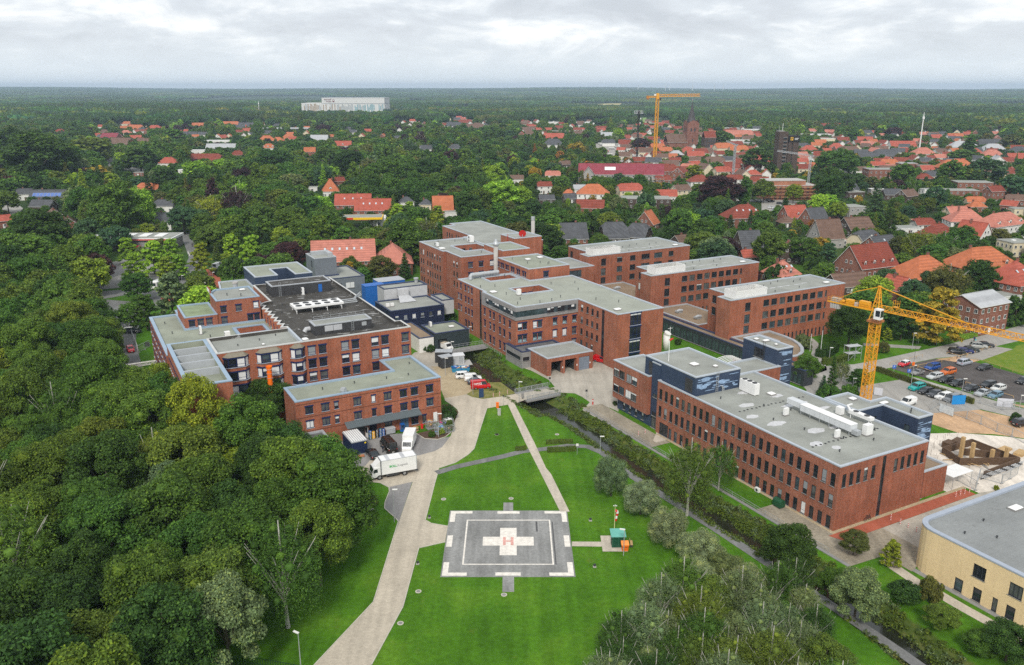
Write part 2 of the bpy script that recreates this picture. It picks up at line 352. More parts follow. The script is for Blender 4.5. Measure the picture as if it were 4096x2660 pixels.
def build_ground():
 def axis(lo,hi,st,R):
  c=list(np.arange(lo,hi+.01,st));e=[];d=st
  x=lo
  while x>-R:d*=1.45;x-=d;e.append(x)
  c=e[::-1]+c;d=st;x=hi
  while x<R:d*=1.45;x+=d;c.append(x)
  return np.array(c)
 xs=axis(-60,110,1.0,16000);ys=axis(60,235,1.0,16000)
 X,Y=np.meshgrid(xs,ys);Z=trench(X,Y);nx,ny=len(xs),len(ys)
 me=bpy.data.meshes.new('ground');V=np.stack([X,Y,Z],-1).reshape(-1,3)
 i=np.arange(nx*ny).reshape(ny,nx);Fc=np.stack([i[:-1,:-1],i[:-1,1:],i[1:,1:],i[1:,:-1]],-1).reshape(-1,4)
 me.from_pydata(V.tolist(),[],Fc.tolist());at=me.attributes.new('bank','FLOAT','POINT');at.data.foreach_set('value',np.clip(-Z/1.6,0,1).ravel());me.materials.append(GRASS);me.polygons.foreach_set('use_smooth',[True]*len(me.polygons))
 tag(put('ground',me),kind='structure')
build_ground()
ROADS=[]
def sheet(name,poly,m,z,holes=(),kind='structure',label=None,cat=None):
 mb=MB();mb.sheet(ccw(poly),z,m,[h for h in holes]);o=mb.bd(name);ROADS.append(ccw(poly));tag(o,label,cat,None,kind);return o
def G(s,*pts):return[g(s,*p)for p in pts]
def WL(*pts):return[Wd(*p)for p in pts]
road=(G('W3',(330,575),(368,533),(560,330))+G('Y7',(1180,1440),(1340,975),(1060,1040),(960,990),(720,960),(600,930),(560,860),(690,806),(780,780),(830,720),(1410,660),(1600,610),(1690,560),(1760,470),(1790,430),(1885,150),(1875,120))+G('Z8',(330,1105),(240,1050),(230,1020),(490,975),(560,1010),(690,1032),(930,1000),(1085,970),(1190,1040),(1065,1085),(985,1096),(735,1142),(640,1440),(590,1600))+G('Y7',(2070,580),(2000,650),(1850,745),(1655,810),(1632,885),(1600,1000),(1490,1430),(1560,1470))+G('Y8',(420,612),(388,795),(75,865))+G('W3',(655,345),(553,533),(520,590)))
sheet('service_road',road,BEIGE,.03)
sheet('delivery_yard',G('Y7',(420,420),(1385,395),(1480,455),(1640,470),(1760,440),(1800,430),(1770,560),(1600,660),(1400,720),(820,790),(640,800),(600,640)),GREYPAVE,.015)
sheet('paved_lay_by',G('Y7',(1062,1036),(1336,974),(1178,1442),(1130,1400),(1005,1290),(1010,1220),(1065,1090)),GREYPAVE,.042)
sheet('bridge_road',G('Z8',(1083,972),(1485,900),(1580,950),(1190,1042)),FOREPAVE,.036)
sheet('forecourt',G('Z8',(1478,902),(1545,885),(1470,800),(1260,690),(1140,650),(1450,640),(1990,560),(2010,470),(2300,640),(2300,1180),(2190,1130),(2310,1300),(2340,1423),(1870,1160),(1960,1068),(1870,1005),(1780,962),(1590,953)),FOREPAVE,.024)
sheet('wall_side_path',WL((-6.1,66),(-6.1,41),(-.8,41),(-.8,66)),DIRTPAVE,.03)
sheet('terrace',WL((-3.4,43.4),(-.0,46.6),(-.0,42.4),(-3.4,42.4)),BEIGE2,.034)
sheet('wall_side_yard',WL((-6.1,11.5),(0,11.5),(0,0),(8,-3.2),(8,-12),(1,-14),(1,-9),(-6.1,-8.6)),DIRTPAVE,.03)
sheet('red_footpath',WL((-1.8,-.7),(33,-.7),(33,-3.1),(-.8,-3.1)),REDPAVE,.048)
sheet('access_lane',WL((0,-3.1),(34,-3.1),(60,-3.0),(60,-9.5),(34,-9.5),(12,-11.0),(3,-13.5)),FOREPAVE,.02)
sheet('walkway',G('Z8',(985,1096),(1065,1085),(1300,1546),(1440,1850))+G('Y8',(1648,-10),(1868,437),(1755,437),(1530,-10))+G('Z8',(1192,1546)),BEIGE2,.036)
def strip(pts,w):
 L=[];R=[]
 for i,p in enumerate(pts):
  a=Vector(pts[max(i-1,0)]);b=Vector(pts[min(i+1,len(pts)-1)]);d=(b-a).normalized();n=Vector((-d.y,d.x))*w/2;L.append((p[0]+n.x,p[1]+n.y));R.append((p[0]-n.x,p[1]-n.y))
 return L+R[::-1]
sheet('cross_path',strip(G('D',(1014,1099),(1060,1085),(1110,1074),(1165,1062),(1215,1049),(1262,1044),(1320,1036),(1365,1038),(1400,1052),(1425,1072))+WL((-17.0,34),(-16.6,20),(-16.4,8),(-16.5,-12),(-16.8,-26),(-18,-45),(-20,-70)),1.75),ASPHALT,.033)
sheet('sandy_parking',G('Z8',(70,640),(330,650),(420,690),(560,870),(560,930),(490,975),(230,1020),(195,930),(190,760)),SANDY,.02)
sheet('sunken_yard',WL((-37,88),(-22,96),(-16,108),(-17,122),(-24,123),(-34,112)),FOREPAVE,.018)
sheet('dry_grass',G('Z8',(490,975),(560,920),(760,830),(900,830),(1080,960),(930,998),(690,1028),(570,1010)),DRYGRASS,.014)
sheet('shed_path',G('Y8',(1895,793),(2250,795),(2255,853),(1895,848)),BEIGE2,.03)
sheet('shed_base',G('Y8',(2233,723),(2480,722),(2560,912),(2262,912)),BEIGE2,.045)
sheet('west_road',WL((-91.5,108),(-91.5,150),(-91,170),(-89,190),(-84,205),(-88,222),(-96,230),(-104,214),(-99,190),(-98,165),(-97.5,108)),ASPHALT,.02)
sheet('plant_bed',G('Y7',(1385,400),(1480,460),(1640,470),(1730,440),(1790,390),(1890,150),(1790,50),(1690,60),(1690,330)),pln('dark_bed_soil',(.09,.055,.035),.95,.2),.05)
hp=tg('helipad','square grey asphalt helipad with white border and cross on the lawn','helipad',(-.6,118.8,0))
hx0,hx1,hy0,hy1=-10.1,10.1,-10.2,10.1
def pad_pt(u,v):return(hx0+(hx1-hx0)*u,hy0+(hy1-hy0)*v)
mb=MB();mb.prism([pad_pt(0,0),pad_pt(1,0),pad_pt(1,1),pad_pt(0,1)],-.2,.03,PADASPH);mb.bb(-.9,.8,10.1,13.0,-.2,.026,PADASPH);mb.bb(-.8,.9,-14.0,-10.2,-.2,.026,PADASPH);mb.bd('pad',hp)
def flat(polys,m,z,name,parent):
 q=MB()
 for p in polys:q.sheet(ccw(p),z,m)
 return q.bd(name,parent)
def rect(x0,x1,y0,y1):return[(x0,y0),(x1,y0),(x1,y1),(x0,y1)]
w=6.9
flat([rect(-w-.15,w+.15,w-.25,w),rect(-w-.15,w+.15,-w,-w+.25),rect(-w-.15,-w+.1,-w+.25,w-.25),rect(w-.1,w+.15,-w+.25,w-.25)],MARK,.035,'border_line',hp)
for sx in(-1,1):
 for sy in(-1,1):
  xs=sorted((sx*9.9,sx*6.2));ys=sorted((sy*9.9,sy*9.05));x2=sorted((sx*9.9,sx*9.05));y2=sorted((sy*9.05,sy*6.2))
  flat([rect(xs[0],xs[1],ys[0],ys[1]),rect(x2[0],x2[1],y2[0],y2[1])],MARK,.035,'corner_marking',hp)
for r_ in(rect(-1.9,1.9,9.0,9.85),rect(-1.9,1.9,-9.85,-9.0),rect(-9.9,-9.0,-1.7,1.8),rect(9.0,9.9,-1.7,1.8)):flat([r_],MARK,.035,'edge_marking',hp)
flat([rect(-1.35,1.35,-4.2,4.2),rect(-4.1,-1.35,-1.35,1.35),rect(1.35,4.1,-1.35,1.35)],MARK,.035,'cross',hp)
flat([rect(-.85,-.4,-1.25,1.25),rect(.4,.85,-1.25,1.25),rect(-.4,.4,-.2,.2)],MARKR,.041,'letter',hp)
flat([rect(4.55,4.85,3.0,6.3),rect(7.25,7.45,-6.8,6.2)],pln('dark_tar_repair',(.085,.085,.085),.8,.4,3),.034,'repair_strip',hp)
def kerb(pts):
 mb=MB()
 for p,q in zip(pts,pts[1:]):
  d=Vector((q[0]-p[0],q[1]-p[1]));rz=math.atan2(d.y,d.x);mb.box(((p[0]+q[0])/2,(p[1]+q[1])/2,.04),(d.length+.05,.16,.12),KERB,rz)
 tag(mb.bd('kerb'),kind='structure')
kerb(G('Z8',(735,1142),(640,1440),(590,1600))+G('Y7',(2070,580),(2000,650),(1850,745),(1655,810)))
kerb(G('Y7',(1632,888),(1600,1000),(1490,1430),(1560,1470))+G('Y8',(420,612)))
kerb(G('Y8',(388,797),(75,868))+G('W3',(655,345),(553,533),(520,590)))
kerb(G('W3',(330,575),(560,330))+G('Y7',(1170,1445),(1130,1400),(1005,1290),(1010,1220),(1062,1090),(1058,1040),(960,990)))
kerb(G('Y7',(1385,400),(1480,460),(1640,470),(1730,440),(1790,390),(1890,150),(1870,110))+G('Z8',(330,1105),(240,1050)))
kerb(G('Z8',(490,977),(560,1012),(690,1034),(930,1002),(1083,972)))
sheet('yellow_house_path',strip(G('Y6',(560,560),(680,645),(860,765),(1040,860),(1300,1010),(1580,1165),(1900,1350)),1.9),BEIGE2,.03)
sheet('yellow_house_kerb',WL((1.2,-14),(2.2,-12),(2.2,-70),(1.2,-70)),CONCD,.02)
def stream():
 mb=MB();L=[];Rr=[]
 for a,b in STREAM:L.append(Wd(a-2.6,b));Rr.append(Wd(a+2.6,b))
 mb.sheet(ccw(L+Rr[::-1]),-1.75,WATER);tag(mb.bd('stream'),kind='structure')
stream()
rw=tg('retaining_wall','rusty sheet-pile wall with grey cap along the stream beside the long red block','retaining wall',Wd(0,0)+(0,),A)
mb=MB();b=65.0
while b>-8.6:
 mb.bb(WALL_A-.18,WALL_A,b-.45,b,-2.4,-.02,RUST);mb.bb(WALL_A-.02,WALL_A+.1,b-.9,b-.45,-2.4,-.02,RUST);b-=.9
mb.bd('sheet_piling',rw)
MB().bb(WALL_A-.28,WALL_A+.35,-8.6,65,-.02,.12,CONCD).bd('cap',rw)
mb=MB()
for i in range(26):bb=63-i*2.7;mb.bar((WALL_A+.1,bb,.12),(WALL_A+.1,bb,1.0),.05,STEEL)
for z in(.55,.98):mb.bar((WALL_A+.1,63,z),(WALL_A+.1,63-25*2.7,z),.05,STEEL)
mb.bd('railing',rw)
sheet('lane_to_car_park',WL((34,26),(52,30),(60,42),(66,50.4),(72,51.8),(98,51.0),(103,49.5),(112,50),(160,50),(160,60),(112,57.5),(84,57.5),(74,58),(62,62),(52,57),(48,50),(36,40)),ROADGREY,.02)
sheet('lower_lane',WL((57,44),(64,45.4),(79,43.6),(81,24),(83,8),(90,-8),(83,-8),(78,6),(73,22),(66,24),(58,27),(54,32)),ROADGREY,.026)
sheet('cinder_car_park',WL((79.5,51.2),(97,50.8),(101,46),(104,44),(104.5,30),(105,8),(91,8),(83.2,24.5),(80.6,44)),CINDER,.034)
sheet('upper_parking_strip',WL((103,49.8),(122,50.5),(124,46),(107,44)),pln('grey_gravel',(.3,.28,.25),.95,.2),.03)
sheet('meadow',WL((107,44),(124,46),(128,47.5),(160,47),(160,6),(105.5,6),(105,30)),MEADOW,.024)
sheet('sandy_verge',WL((30,24.8),(36,33),(48,37),(57,29),(61,27),(72,23),(75,15),(80,4),(86,-10),(78,-10),(70,2),(62,12),(56,16),(55,26)),CLAY,.022)
sheet('sandy_corner',WL((97,50.6),(103.5,49.2),(106.5,44.2),(101,44)),CLAY,.042)
sheet('gravel_strip',WL((-.7,46),(0,46),(0,0),(34,0),(34,-.7),(-.7,-.7)),SANDY,.036)
sheet('building_site',WL((28.6,24.5),(40,23.5),(56,16),(63,10),(70,1),(76,-9),(60,-9),(34,-3),(34,-.7),(29.3,-.7),(29.3,7),(33.2,7.2),(33.2,17.6),(28.6,17.8)),CSITE,.028)
sheet('gravel_plot',WL((82,22),(91,8),(105,8),(105,-8),(90,-8),(84,6)),CLAY,.018)
sheet('ward_lawn_path',WL((58,57),(66,66),(74,72),(80,82),(83,80),(78,71),(72,66),(64,58)),ROADGREY,.02)
sheet('housing_path',WL((92,70),(97,66),(104,60),(101,58.5),(90,68)),ROADGREY,.02)
sheet('bus_road',G('Z1',(-300,640),(0,620),(300,590),(480,560),(560,470),(690,380),(760,240),(700,60),(640,-40),(800,-60),(850,120),(900,390),(1080,480),(1130,560),(1000,560),(700,580),(600,600),(420,640),(450,800),(370,850),(330,740),(140,660),(-300,740)),ASPHALT,.02)
sheet('visitor_car_park',G('Z1',(-300,330),(60,240),(640,300),(690,370),(560,460),(470,540),(0,590),(-300,620)),GREYPAVE,.016)
sheet('side_car_park',G('Z1',(1060,330),(1320,220),(1480,330),(1400,440),(1250,450),(1050,430)),GREYPAVE,.018)
sheet('red_brick_pavement',G('Z1',(395,645),(560,620),(600,700),(555,790),(455,800)),REDPAVE,.03)
sheet('red_entrance_pavement',G('Z1',(960,380),(1040,370),(1130,480),(1160,600),(1060,600)),REDPAVE,.034)
mb=MB()
for i in range(9):mb.sheet(ccw(G('Z1',(10+i*32,664-i*7),(26+i*32,661-i*7),(25+i*32,667-i*7),(9+i*32,670-i*7))),.03,MARK)
for x,y in((815,320),(838,360),(800,470),(745,180),(760,205)):mb.sheet(ccw(G('Z1',(x,y-14),(x+7,y-15),(x+13,y+12),(x+5,y+13))),.03,MARK)
tag(mb.bd('road_marking'),kind='structure')
for i,q in enumerate(((('X1',(860,600),(1020,645),(1020,665),(900,660))),(('X1',(1010,860),(1260,915),(1400,960),(1380,985),(1250,985),(1180,900))),(('X1',(1200,915),(1345,905),(1420,975),(1290,990))))):
 sheet('grass_clearing',G(q[0],*q[1:]),GRASS if i else MEADOW,.02+.004*i)
sheet('park_road',G('X1',(985,760),(1030,750),(1060,850),(1190,850),(1430,890),(1440,920),(1340,905),(1150,880),(1010,860)),ASPHALT,.015)
sheet('turning_circle',G('X1',(-60,1230),(40,1175),(150,1190),(215,1240),(170,1290),(60,1310),(-60,1330)),ROADGREY,.02)
FIELD_Y=pln('ripe_field',(.36,.31,.12),.95,.1,.01);FIELD_G=pln('green_field',(.16,.27,.06),.95,.1,.01)
for s,pts,m in(('X1',((2215,215),(2400,212),(2400,232),(2280,236)),FIELD_Y),('X2',((100,212),(250,216),(420,222),(410,232),(130,224)),FIELD_Y),('X2',((560,230),(690,225),(690,248),(580,246)),FIELD_Y),('X1',((1900,236),(2050,230),(2060,250),(1920,252)),FIELD_G),('X3',((640,290),(860,266),(1020,263),(1000,280),(760,296)),FIELD_Y),('X2',((1730,290),(1780,288),(1790,312),(1740,316)),FIELD_G),('X2',((1930,296),(2030,292),(2020,312),(1940,314)),FIELD_G),('X4',((2290,262),(2400,262),(2400,292),(2300,290)),FIELD_Y),('X3',((1190,400),(1250,396),(1250,440),(1200,440)),FIELD_G),('X2',((1460,238),(1530,236),(1530,252),(1470,254)),FIELD_G)):
 sheet('field',G(s,*pts),m,.3)
# ------ flat-roofed blocks with real openings
FOOT=[]
_wm={}
def win_meshes(w,h,st):
 """frame, pane meshes; x across, y out of the wall, z up from the sill"""
 k=(round(w,2),round(h,2),st)
 if k in _wm:return _wm[k]
 fm={'b':NAVY,'d':DARKFR,'w':WHITE,'n':DARKFR}[st[0]];t=.07 if st[0]!='b' else .10;mb=MB()
 mb.bb(-w/2,w/2,-.05,.05,0,t,fm);mb.bb(-w/2,w/2,-.05,.05,h-(t if st[0]!='b' else .2),h,fm)
 mb.bb(-w/2,-w/2+t,-.05,.05,t,h-t,fm);mb.bb(w/2-t,w/2,-.05,.05,t,h-t,fm)
 if st[0]=='b':mb.bb(-w/2-.12,w/2+.12,.02,.2,h-.2,h+.1,fm)
 n=int(st[1])if len(st)>1 else 1
 for i in range(1,n):x=-w/2+w*i/n;mb.bb(x-t/2,x+t/2,-.045,.045,t,h-t,fm)
 if 't' in st:mb.bb(-w/2+t,w/2-t,-.04,.04,h*.28,h*.28+t*.8,fm)
 mb.bb(-w/2-.08,w/2+.08,-.02,.26,-.07,0,COPE if st[0]=='b' else(CONCD if st[0]!='w' else WHITE2))
 fr=mb.mesh('window')
 panes=[]
 for gm in(GLASS,GLASS,GLASS_B,GLASS_C,GLASS):
  q=MB();q.face([(-w/2,-.03,0),(w/2,-.03,0),(w/2,-.03,h),(-w/2,-.03,h)],gm);panes.append(q.mesh('pane'))
 q=MB();z=h*.36;q.face([(-w/2,-.03,z),(w/2,-.03,z),(w/2,-.03,h),(-w/2,-.03,h)],GLASS);q.face([(-w/2,-.03,0),(w/2,-.03,0),(w/2,-.03,z),(-w/2,-.03,z)],GLASS_L);panes.append(q.mesh('pane'))
 bl=[]
 for m in(BLIND,BLINDG):
  for f in(.2,.45,.62,.96):
   q=MB();q.bb(-w/2+.04,w/2-.04,.0,.035,h*(1-f),h-.05,m);bl.append(q.mesh('blind'))
 _wm[k]=(fr,panes,bl);return _wm[k]
def adw(root,x,y,z,ang,w,h,st='d2',pane=None,blind=None,name='window'):
 """ang: direction of the wall along which x runs; its outward side is to the right of that direction"""
 fr,pn,bl=win_meshes(w,h,st);o=put(name,fr,root,(x,y,z),ang+math.pi)
 r=rnd.random();put('pane',pn[pane if pane is not None else int(r*len(pn))],o)
 if blind is not None and blind>=0:put('blind',bl[blind],o)
 return o
def wall_face(mb,p,q,z0,z1,ops,m,rev=.16,u0=0.0,mrev=None):
 """a wall from p to q (outside on the right) with rectangular openings (u0,u1,z0,z1)"""
 p=Vector(p);q=Vector(q);L=(q-p).length;d=(q-p)/L;n=Vector((d.y,-d.x));mrev=mrev or m
 us=sorted({0.0,L,*[o[0]for o in ops],*[o[1]for o in ops]});zs=sorted({z0,z1,*[o[2]for o in ops],*[o[3]for o in ops]})
 P=lambda u,z,k=0.0:(p.x+d.x*u-n.x*k,p.y+d.y*u-n.y*k,z)
 for i in range(len(us)-1):
  uc=(us[i]+us[i+1])/2;cols=[o for o in ops if o[0]<uc<o[1]];j=0
  if us[i+1]-us[i]<1e-5:continue
  while j<len(zs)-1:
   zc=(zs[j]+zs[j+1])/2
   if any(o[2]<zc<o[3]for o in cols):j+=1;continue
   k=j
   while k+1<len(zs)-1 and not any(o[2]<(zs[k+1]+zs[k+2])/2<o[3]for o in cols):k+=1
   a,b,c,e=us[i],us[i+1],zs[j],zs[k+1]
   mb.face([P(a,c),P(b,c),P(b,e),P(a,e)],m,[(a+u0,c),(b+u0,c),(b+u0,e),(a+u0,e)]);j=k+1
 for a,b,c,e in[o[:4]for o in ops]:
  for A1,B1 in(((a,c),(b,c)),((b,c),(b,e)),((b,e),(a,e)),((a,e),(a,c))):
   mb.face([P(*A1),P(*A1,rev),P(*B1,rev),P(*B1)],mrev,[(A1[0],A1[1]),(A1[0]+.1,A1[1]),(B1[0]+.1,B1[1]),(B1[0],B1[1])])
def block(name,label,poly,ztop,wall,deck,cope,wins=(),holes=(),z0=0.0,par=.35,capw=.42,cat='building',group=None,rev=.16,capz=.10,drop=None,blinds=0.0,seed=1):
 """poly: counter-clockwise (a, b) on the hospital grid; wins: (axis, value, centre, width, z0, z1, style, blind, pane)"""
 rr=random.Random(seed);poly=ccw(poly);oa,ob=poly[0];root=tg(name,label,cat,Wd(oa,ob)+(0,),A,group)
 FOOT.append([Wd(*p)for p in poly]);lp=[(p[0]-oa,p[1]-ob)for p in poly];hl=[([(p[0]-oa,p[1]-ob)for p in ccw(h[0])[::-1]],h[1])for h in holes]
 mb=MB();loops=[(lp,z0)]+[(h[0],h[1])for h in hl];zw=ztop-capz;todo=[]
 left=list(wins);u=0.0
 for pl,zb in loops:
  for i in range(len(pl)):
   p,q=pl[i],pl[(i+1)%len(pl)];L=math.dist(p,q)
   if L<.05:continue
   ops=[];d=((q[0]-p[0])/L,(q[1]-p[1])/L)
   for wn in list(left):
    ax,val,c,ww,za,zb2=wn[:6];st=wn[6]if len(wn)>6 else 'd2'
    if ax=='a':on=abs(p[0]+oa-val)<.06 and abs(q[0]+oa-val)<.06;cu=(c-ob-p[1])*d[1]
    else:on=abs(p[1]+ob-val)<.06 and abs(q[1]+ob-val)<.06;cu=(c-oa-p[0])*d[0]
    if on and ww/2-.02<=cu<=L-ww/2+.02:
     left.remove(wn);ops.append((cu-ww/2,cu+ww/2,za,zb2));todo.append((p[0]+d[0]*cu+(-d[1])*(rev-.07),p[1]+d[1]*cu+d[0]*(rev-.07),za,math.atan2(d[1],d[0]),ww,zb2-za,st,wn[7]if len(wn)>7 else None,wn[8]if len(wn)>8 else None))
   wall_face(mb,p,q,zb,zw,ops,wall,rev,u);u+=L
 if left:print('UNPLACED',name,left)
 mb.bd('wall',root)
 zr=ztop-par;mb=MB();inn=[inset(lp,capw)]+[inset(h[0],capw)for h in hl]
 mb.sheet(inn[0],zr,deck,[h for h in inn[1:]])
 for h,zb in hl:mb.sheet(ccw(h),zb,deck)
 mb.bd('roof',root)
 mb=MB();ov=.06
 for k,(pl,inl)in enumerate(zip([lp]+[h[0]for h in hl],inn)):
  out=inset(pl,-ov);n=len(pl)
  for i in range(n):
   j=(i+1)%n;o1,o2,i1,i2=out[i],out[j],inl[i],inl[j]
   mb.face([o1+(ztop,),o2+(ztop,),i2+(ztop,),i1+(ztop,)],cope);mb.face([o1+(zw-.12,),o2+(zw-.12,),o2+(ztop,),o1+(ztop,)],cope)
   mb.face([i1+(ztop,),i2+(ztop,),i2+(zr,),i1+(zr,)],cope if par<.5 else deck);mb.face([o2+(zw-.12,),o1+(zw-.12,),pl[i]+(zw-.12,),pl[j]+(zw-.12,)],cope)
 mb.bd('coping',root)
 for x,y,z,ang,ww,hh,st,bld,pn in todo:
  if bld is None:bld=rr.choice((0,1,2,3,4,5,6,7))if rr.random()<blinds else-1
  adw(root,x,y,z,ang,ww,hh,st,pn if pn is not None else rr.randrange(5),bld)
 root['_o']=(oa,ob,ztop,zr);return root
def orf(root,a,b):oa,ob,zt,zr=root['_o'];return(a-oa,b-ob,zr)
def skl(root,a,b,s=1.5,s2=None):
 x,y,z=orf(root,a,b);s2=s2 or s;mb=MB();mb.bb(x-s/2,x+s/2,y-s2/2,y+s2/2,z,z+.3,CONCD)
 q=[(x-s/2+.05,y-s2/2+.05),(x+s/2-.05,y-s2/2+.05),(x+s/2-.05,y+s2/2-.05),(x-s/2+.05,y+s2/2-.05)];t=inset(q,.25)
 for i in range(4):j=(i+1)%4;mb.face([q[i]+(z+.3,),q[j]+(z+.3,),t[j]+(z+.5,),t[i]+(z+.5,)],WHITE)
 mb.sheet(t,z+.5,WHITE);mb.bd('skylight',root)
def vents(root,pts,h=.55):
 for a,b in pts:
  x,y,z=orf(root,a,b);mb=MB();mb.tube([(x,y,z),(x,y,z+h)],.09,DARK,6);mb.tube([(x,y,z+h),(x,y,z+h+.12)],.16,DARK,6);mb.bd('roof_vent',root)
def ladder(root,x,y,z0,z1,ang,m=None):
 m=m or STEEL;mb=MB();d=(math.cos(ang)*.25,math.sin(ang)*.25)
 for s in(-1,1):mb.bar((x+s*d[0],y+s*d[1],z0),(x+s*d[0],y+s*d[1],z1+.9),.06,m)
 z=z0+.3
 while z<z1+.2:mb.bar((x-d[0],y-d[1],z),(x+d[0],y+d[1],z),.05,m);z+=.4
 return mb.bd('ladder',root)
def row(ax,val,cs_,w,z0,z1,st='d2',blind=None,pane=None):return[(ax,val,c,w,z0,z1,st,blind,pane)for c in cs_]
def lin(a,b,n):return[a+(b-a)*i/(n-1)for i in range(n)]
wn=[]
cs26=lin(45.9,1.2,26)
for z0,z1 in((7.72,9.98),(3.92,6.25)):wn+=row('a',0,cs26,.98,z0,z1,'d1t')
wn+=row('a',0,[b for b in cs26[2:]],.98,.15,2.4,'d1t')+[('a',0,44.4,2.9,.1,2.75,'d3')]
wn+=row('b',0,(1.25,2.95,4.65,6.4,8.2),.95,7.7,10.05,'d1t')+row('b',0,(13.8,15.5,17.2,18.9,20.6),.95,7.7,10.05,'d1t')
wn+=row('b',0,(10.75,),.9,.1,11.2,'d1',-1,0)
LB=block('hospital_block','long red-brick block with three rows of tall narrow windows and puddles on its grey roof',[(0,0),(21.8,0),(21.8,2),(28.3,2),(28.3,7.2),(28.3,22.9),(21.6,22.9),(21.6,50.5),(12.4,50.5),(0,46.9)][:2]+[(21.8,23.2),(21.8,42),(16.9,42),(16.9,47),(0,47)],11.7,BRICK,DGY,COPE,wn,blinds=.12,seed=3,rev=.2)
skl(LB,15,30,1.4)
for a,b,ra,rb in((6.5,28,1.9,.9),(12,33.5,2.6,.9),(15.5,29,1.6,.8),(15,24,3.4,.7),(5,18.6,2.2,1.0),(8.6,12.8,2.0,1.1),(4.2,8.7,1.3,1.0),(6.0,6.0,.9,.7),(18,20,2.4,.6),(13.6,12.4,2.2,.6),(3.4,23.2,1.5,.8)):
 x,y,z=orf(LB,a,b);r8=random.Random(int(a*9));mb=MB();mb.sheet([(x+math.cos(t)*ra*(.8+.35*r8 .random()),y+math.sin(t)*rb*(.8+.35*r8 .random()))for t in lin(0,5.9,16)],z+.012,pln('drying_puddle',(.50,.50,.50),.25,.2,1.5));mb.bd('puddle',LB)
vents(LB,[(4.5,33),(9,26),(5.5,20),(12,22),(7,14),(17,17),(10,8),(18,8),(5,4.5),(14,5)],.35)
for k in range(34):
 t=k/33;x,y,z=orf(LB,2.5+t*17,8+(k%3)*.1+(18 if k%2 else 0));MB().bb(x-.15,x+.15,y-.15,y+.15,z,z+.1,DARK).bd('lightning_rod_block',LB)
block('low_brick_annex','low red-brick annex with gravel roof at the end of the long block',[(21.9,.6),(29.3,-.9),(29.3,10.5),(21.9,10.5)][:1]+[(29.2,.6),(29.2,10.0),(21.9,10.0)],5.3,BRICK,DGV,COPE,[('b',.6,22.4,.9,.1,5.0,'d1')],blinds=0)
def mural(root,x0,x1,y,z0,z1,ax='x',n=26,seed=1,out=-1):
 """painted cloud wisps: thin raised paint layers on the cladding"""
 r8=random.Random(seed);mb=MB()
 for i in range(n):
  u=x0+(x1-x0)*r8 .random();zc=z0+.5+(z1-z0-1)*r8 .random();L=.4+r8 .random()*1.5;hh=.05+.26*r8 .random()**4;zc=z0+.3+.42*round((zc-z0)/.42);p=[]
  for k in range(14):
   t=k/14*6.2832;rr=.75+.5*r8 .random();p.append((u+math.cos(t)*L*rr*.9,zc+math.sin(t)*hh*rr*1.5))
  p=[(min(max(a,x0+.1),x1-.1),min(max(b,z0+.1),z1-.1))for a,b in p]
  kk=.012+.0007*i
  P3=[(a,y+out*kk,b)if ax=='x' else(y+out*kk,a,b)for a,b in p];c=(sum(a for a,b in p)/14,sum(b for a,b in p)/14);C3=(c[0],y+out*kk,c[1])if ax=='x' else(y+out*kk,c[0],c[1])
  for k in range(14):
   tri=[C3,P3[k],P3[(k+1)%14]]
   mb.face(tri if(out<0)==(ax=='x')else tri[::-1],CLOUDP)
 mb.bd('cloud_mural',root)
BV=block('blue_plant_room','dark blue block with painted clouds and a ladder rising over the long red block',[(.7,36.3),(12.4,36.3),(12.4,52.4),(.7,52.4)],15.5,PBL,DGY,COPE,[],z0=3.0)
BV['label']='dark blue storey with cloud paintings, ladder and mast on the long red block'
mural(BV,.3,11.3,0,8.9,15.1,'x',34,5)
ladder(BV,5.6,-.12,8.3,15.4,0)
for b_ in(38.2,50.0):x,y,z=.7,b_-36.3,11.8;MB().bb(-.04,0,y-1.1,y+1.1,11.9,14.6,PANEL_SLATE).bd('louvre_panel',BV)
skl(BV,6,43,1.6);skl(BV,9,40,.9)
mb=MB();x,y,z=orf(BV,2.9,47.5);mb.tube([(x,y,z),(x,y,z+7.5)],[.09,.05],WHITE,6);mb.tube([(x,y,z+4.6),(x+.9,y,z+4.9)],[.25,.12],REDP,8);mb.bar((x-.6,y,z+7.2),(x+.6,y,z+7.2),.05,WHITE);mb.bd('mast',BV)
mb=MB()
for dx in(0,.35):mb.tube([(6.9+dx,-.35,8.3),(6.9+dx,-.35,12.6-dx),(6.5+dx,-.1,12.6-dx)],.09,STEEL,6);mb.tube([(6.9+dx,-.35,9.0+dx),(11.4,-.35,9.0+dx)],.09,STEEL,6)
mb.bd('pipe',BV)
RL=block('cantilevered_brick_wing','red-brick wing with two ribbon windows jutting over a blue ground floor',[(-.25,49.8),(8.0,49.8),(8.0,62.6),(-.25,62.6)],11.7,BRICK,DGY,COPE,row('a',-.25,(53.9+.9,56.6,59.3,61.4),2.0,8.1,9.9,'d2',None)+row('a',-.25,(54.8,56.8,59.3,61.4),2.0,4.4,6.2,'d2'),z0=2.9,blinds=.5)
MB().sheet([(0,0),(8.25,0),(8.25,12.8),(0,12.8)][::-1],2.9,PBL).bd('soffit',RL)
block('blue_ground_floor_wing','dark blue ground floor with slim windows under the jutting brick wing',[(.8,47.0),(12,47.0),(12,62),(.8,62)],8.0,PBL,DGY,COPE,row('a',.8,(59.4,57.2,55.0,52.6),.7,.6,2.4,'d1',1)+[('a',.8,48.4,2.4,.1,2.6,'d2')]+row('a',.8,(48.6,),1.5,6.6,7.5,'d2'),rev=.1)
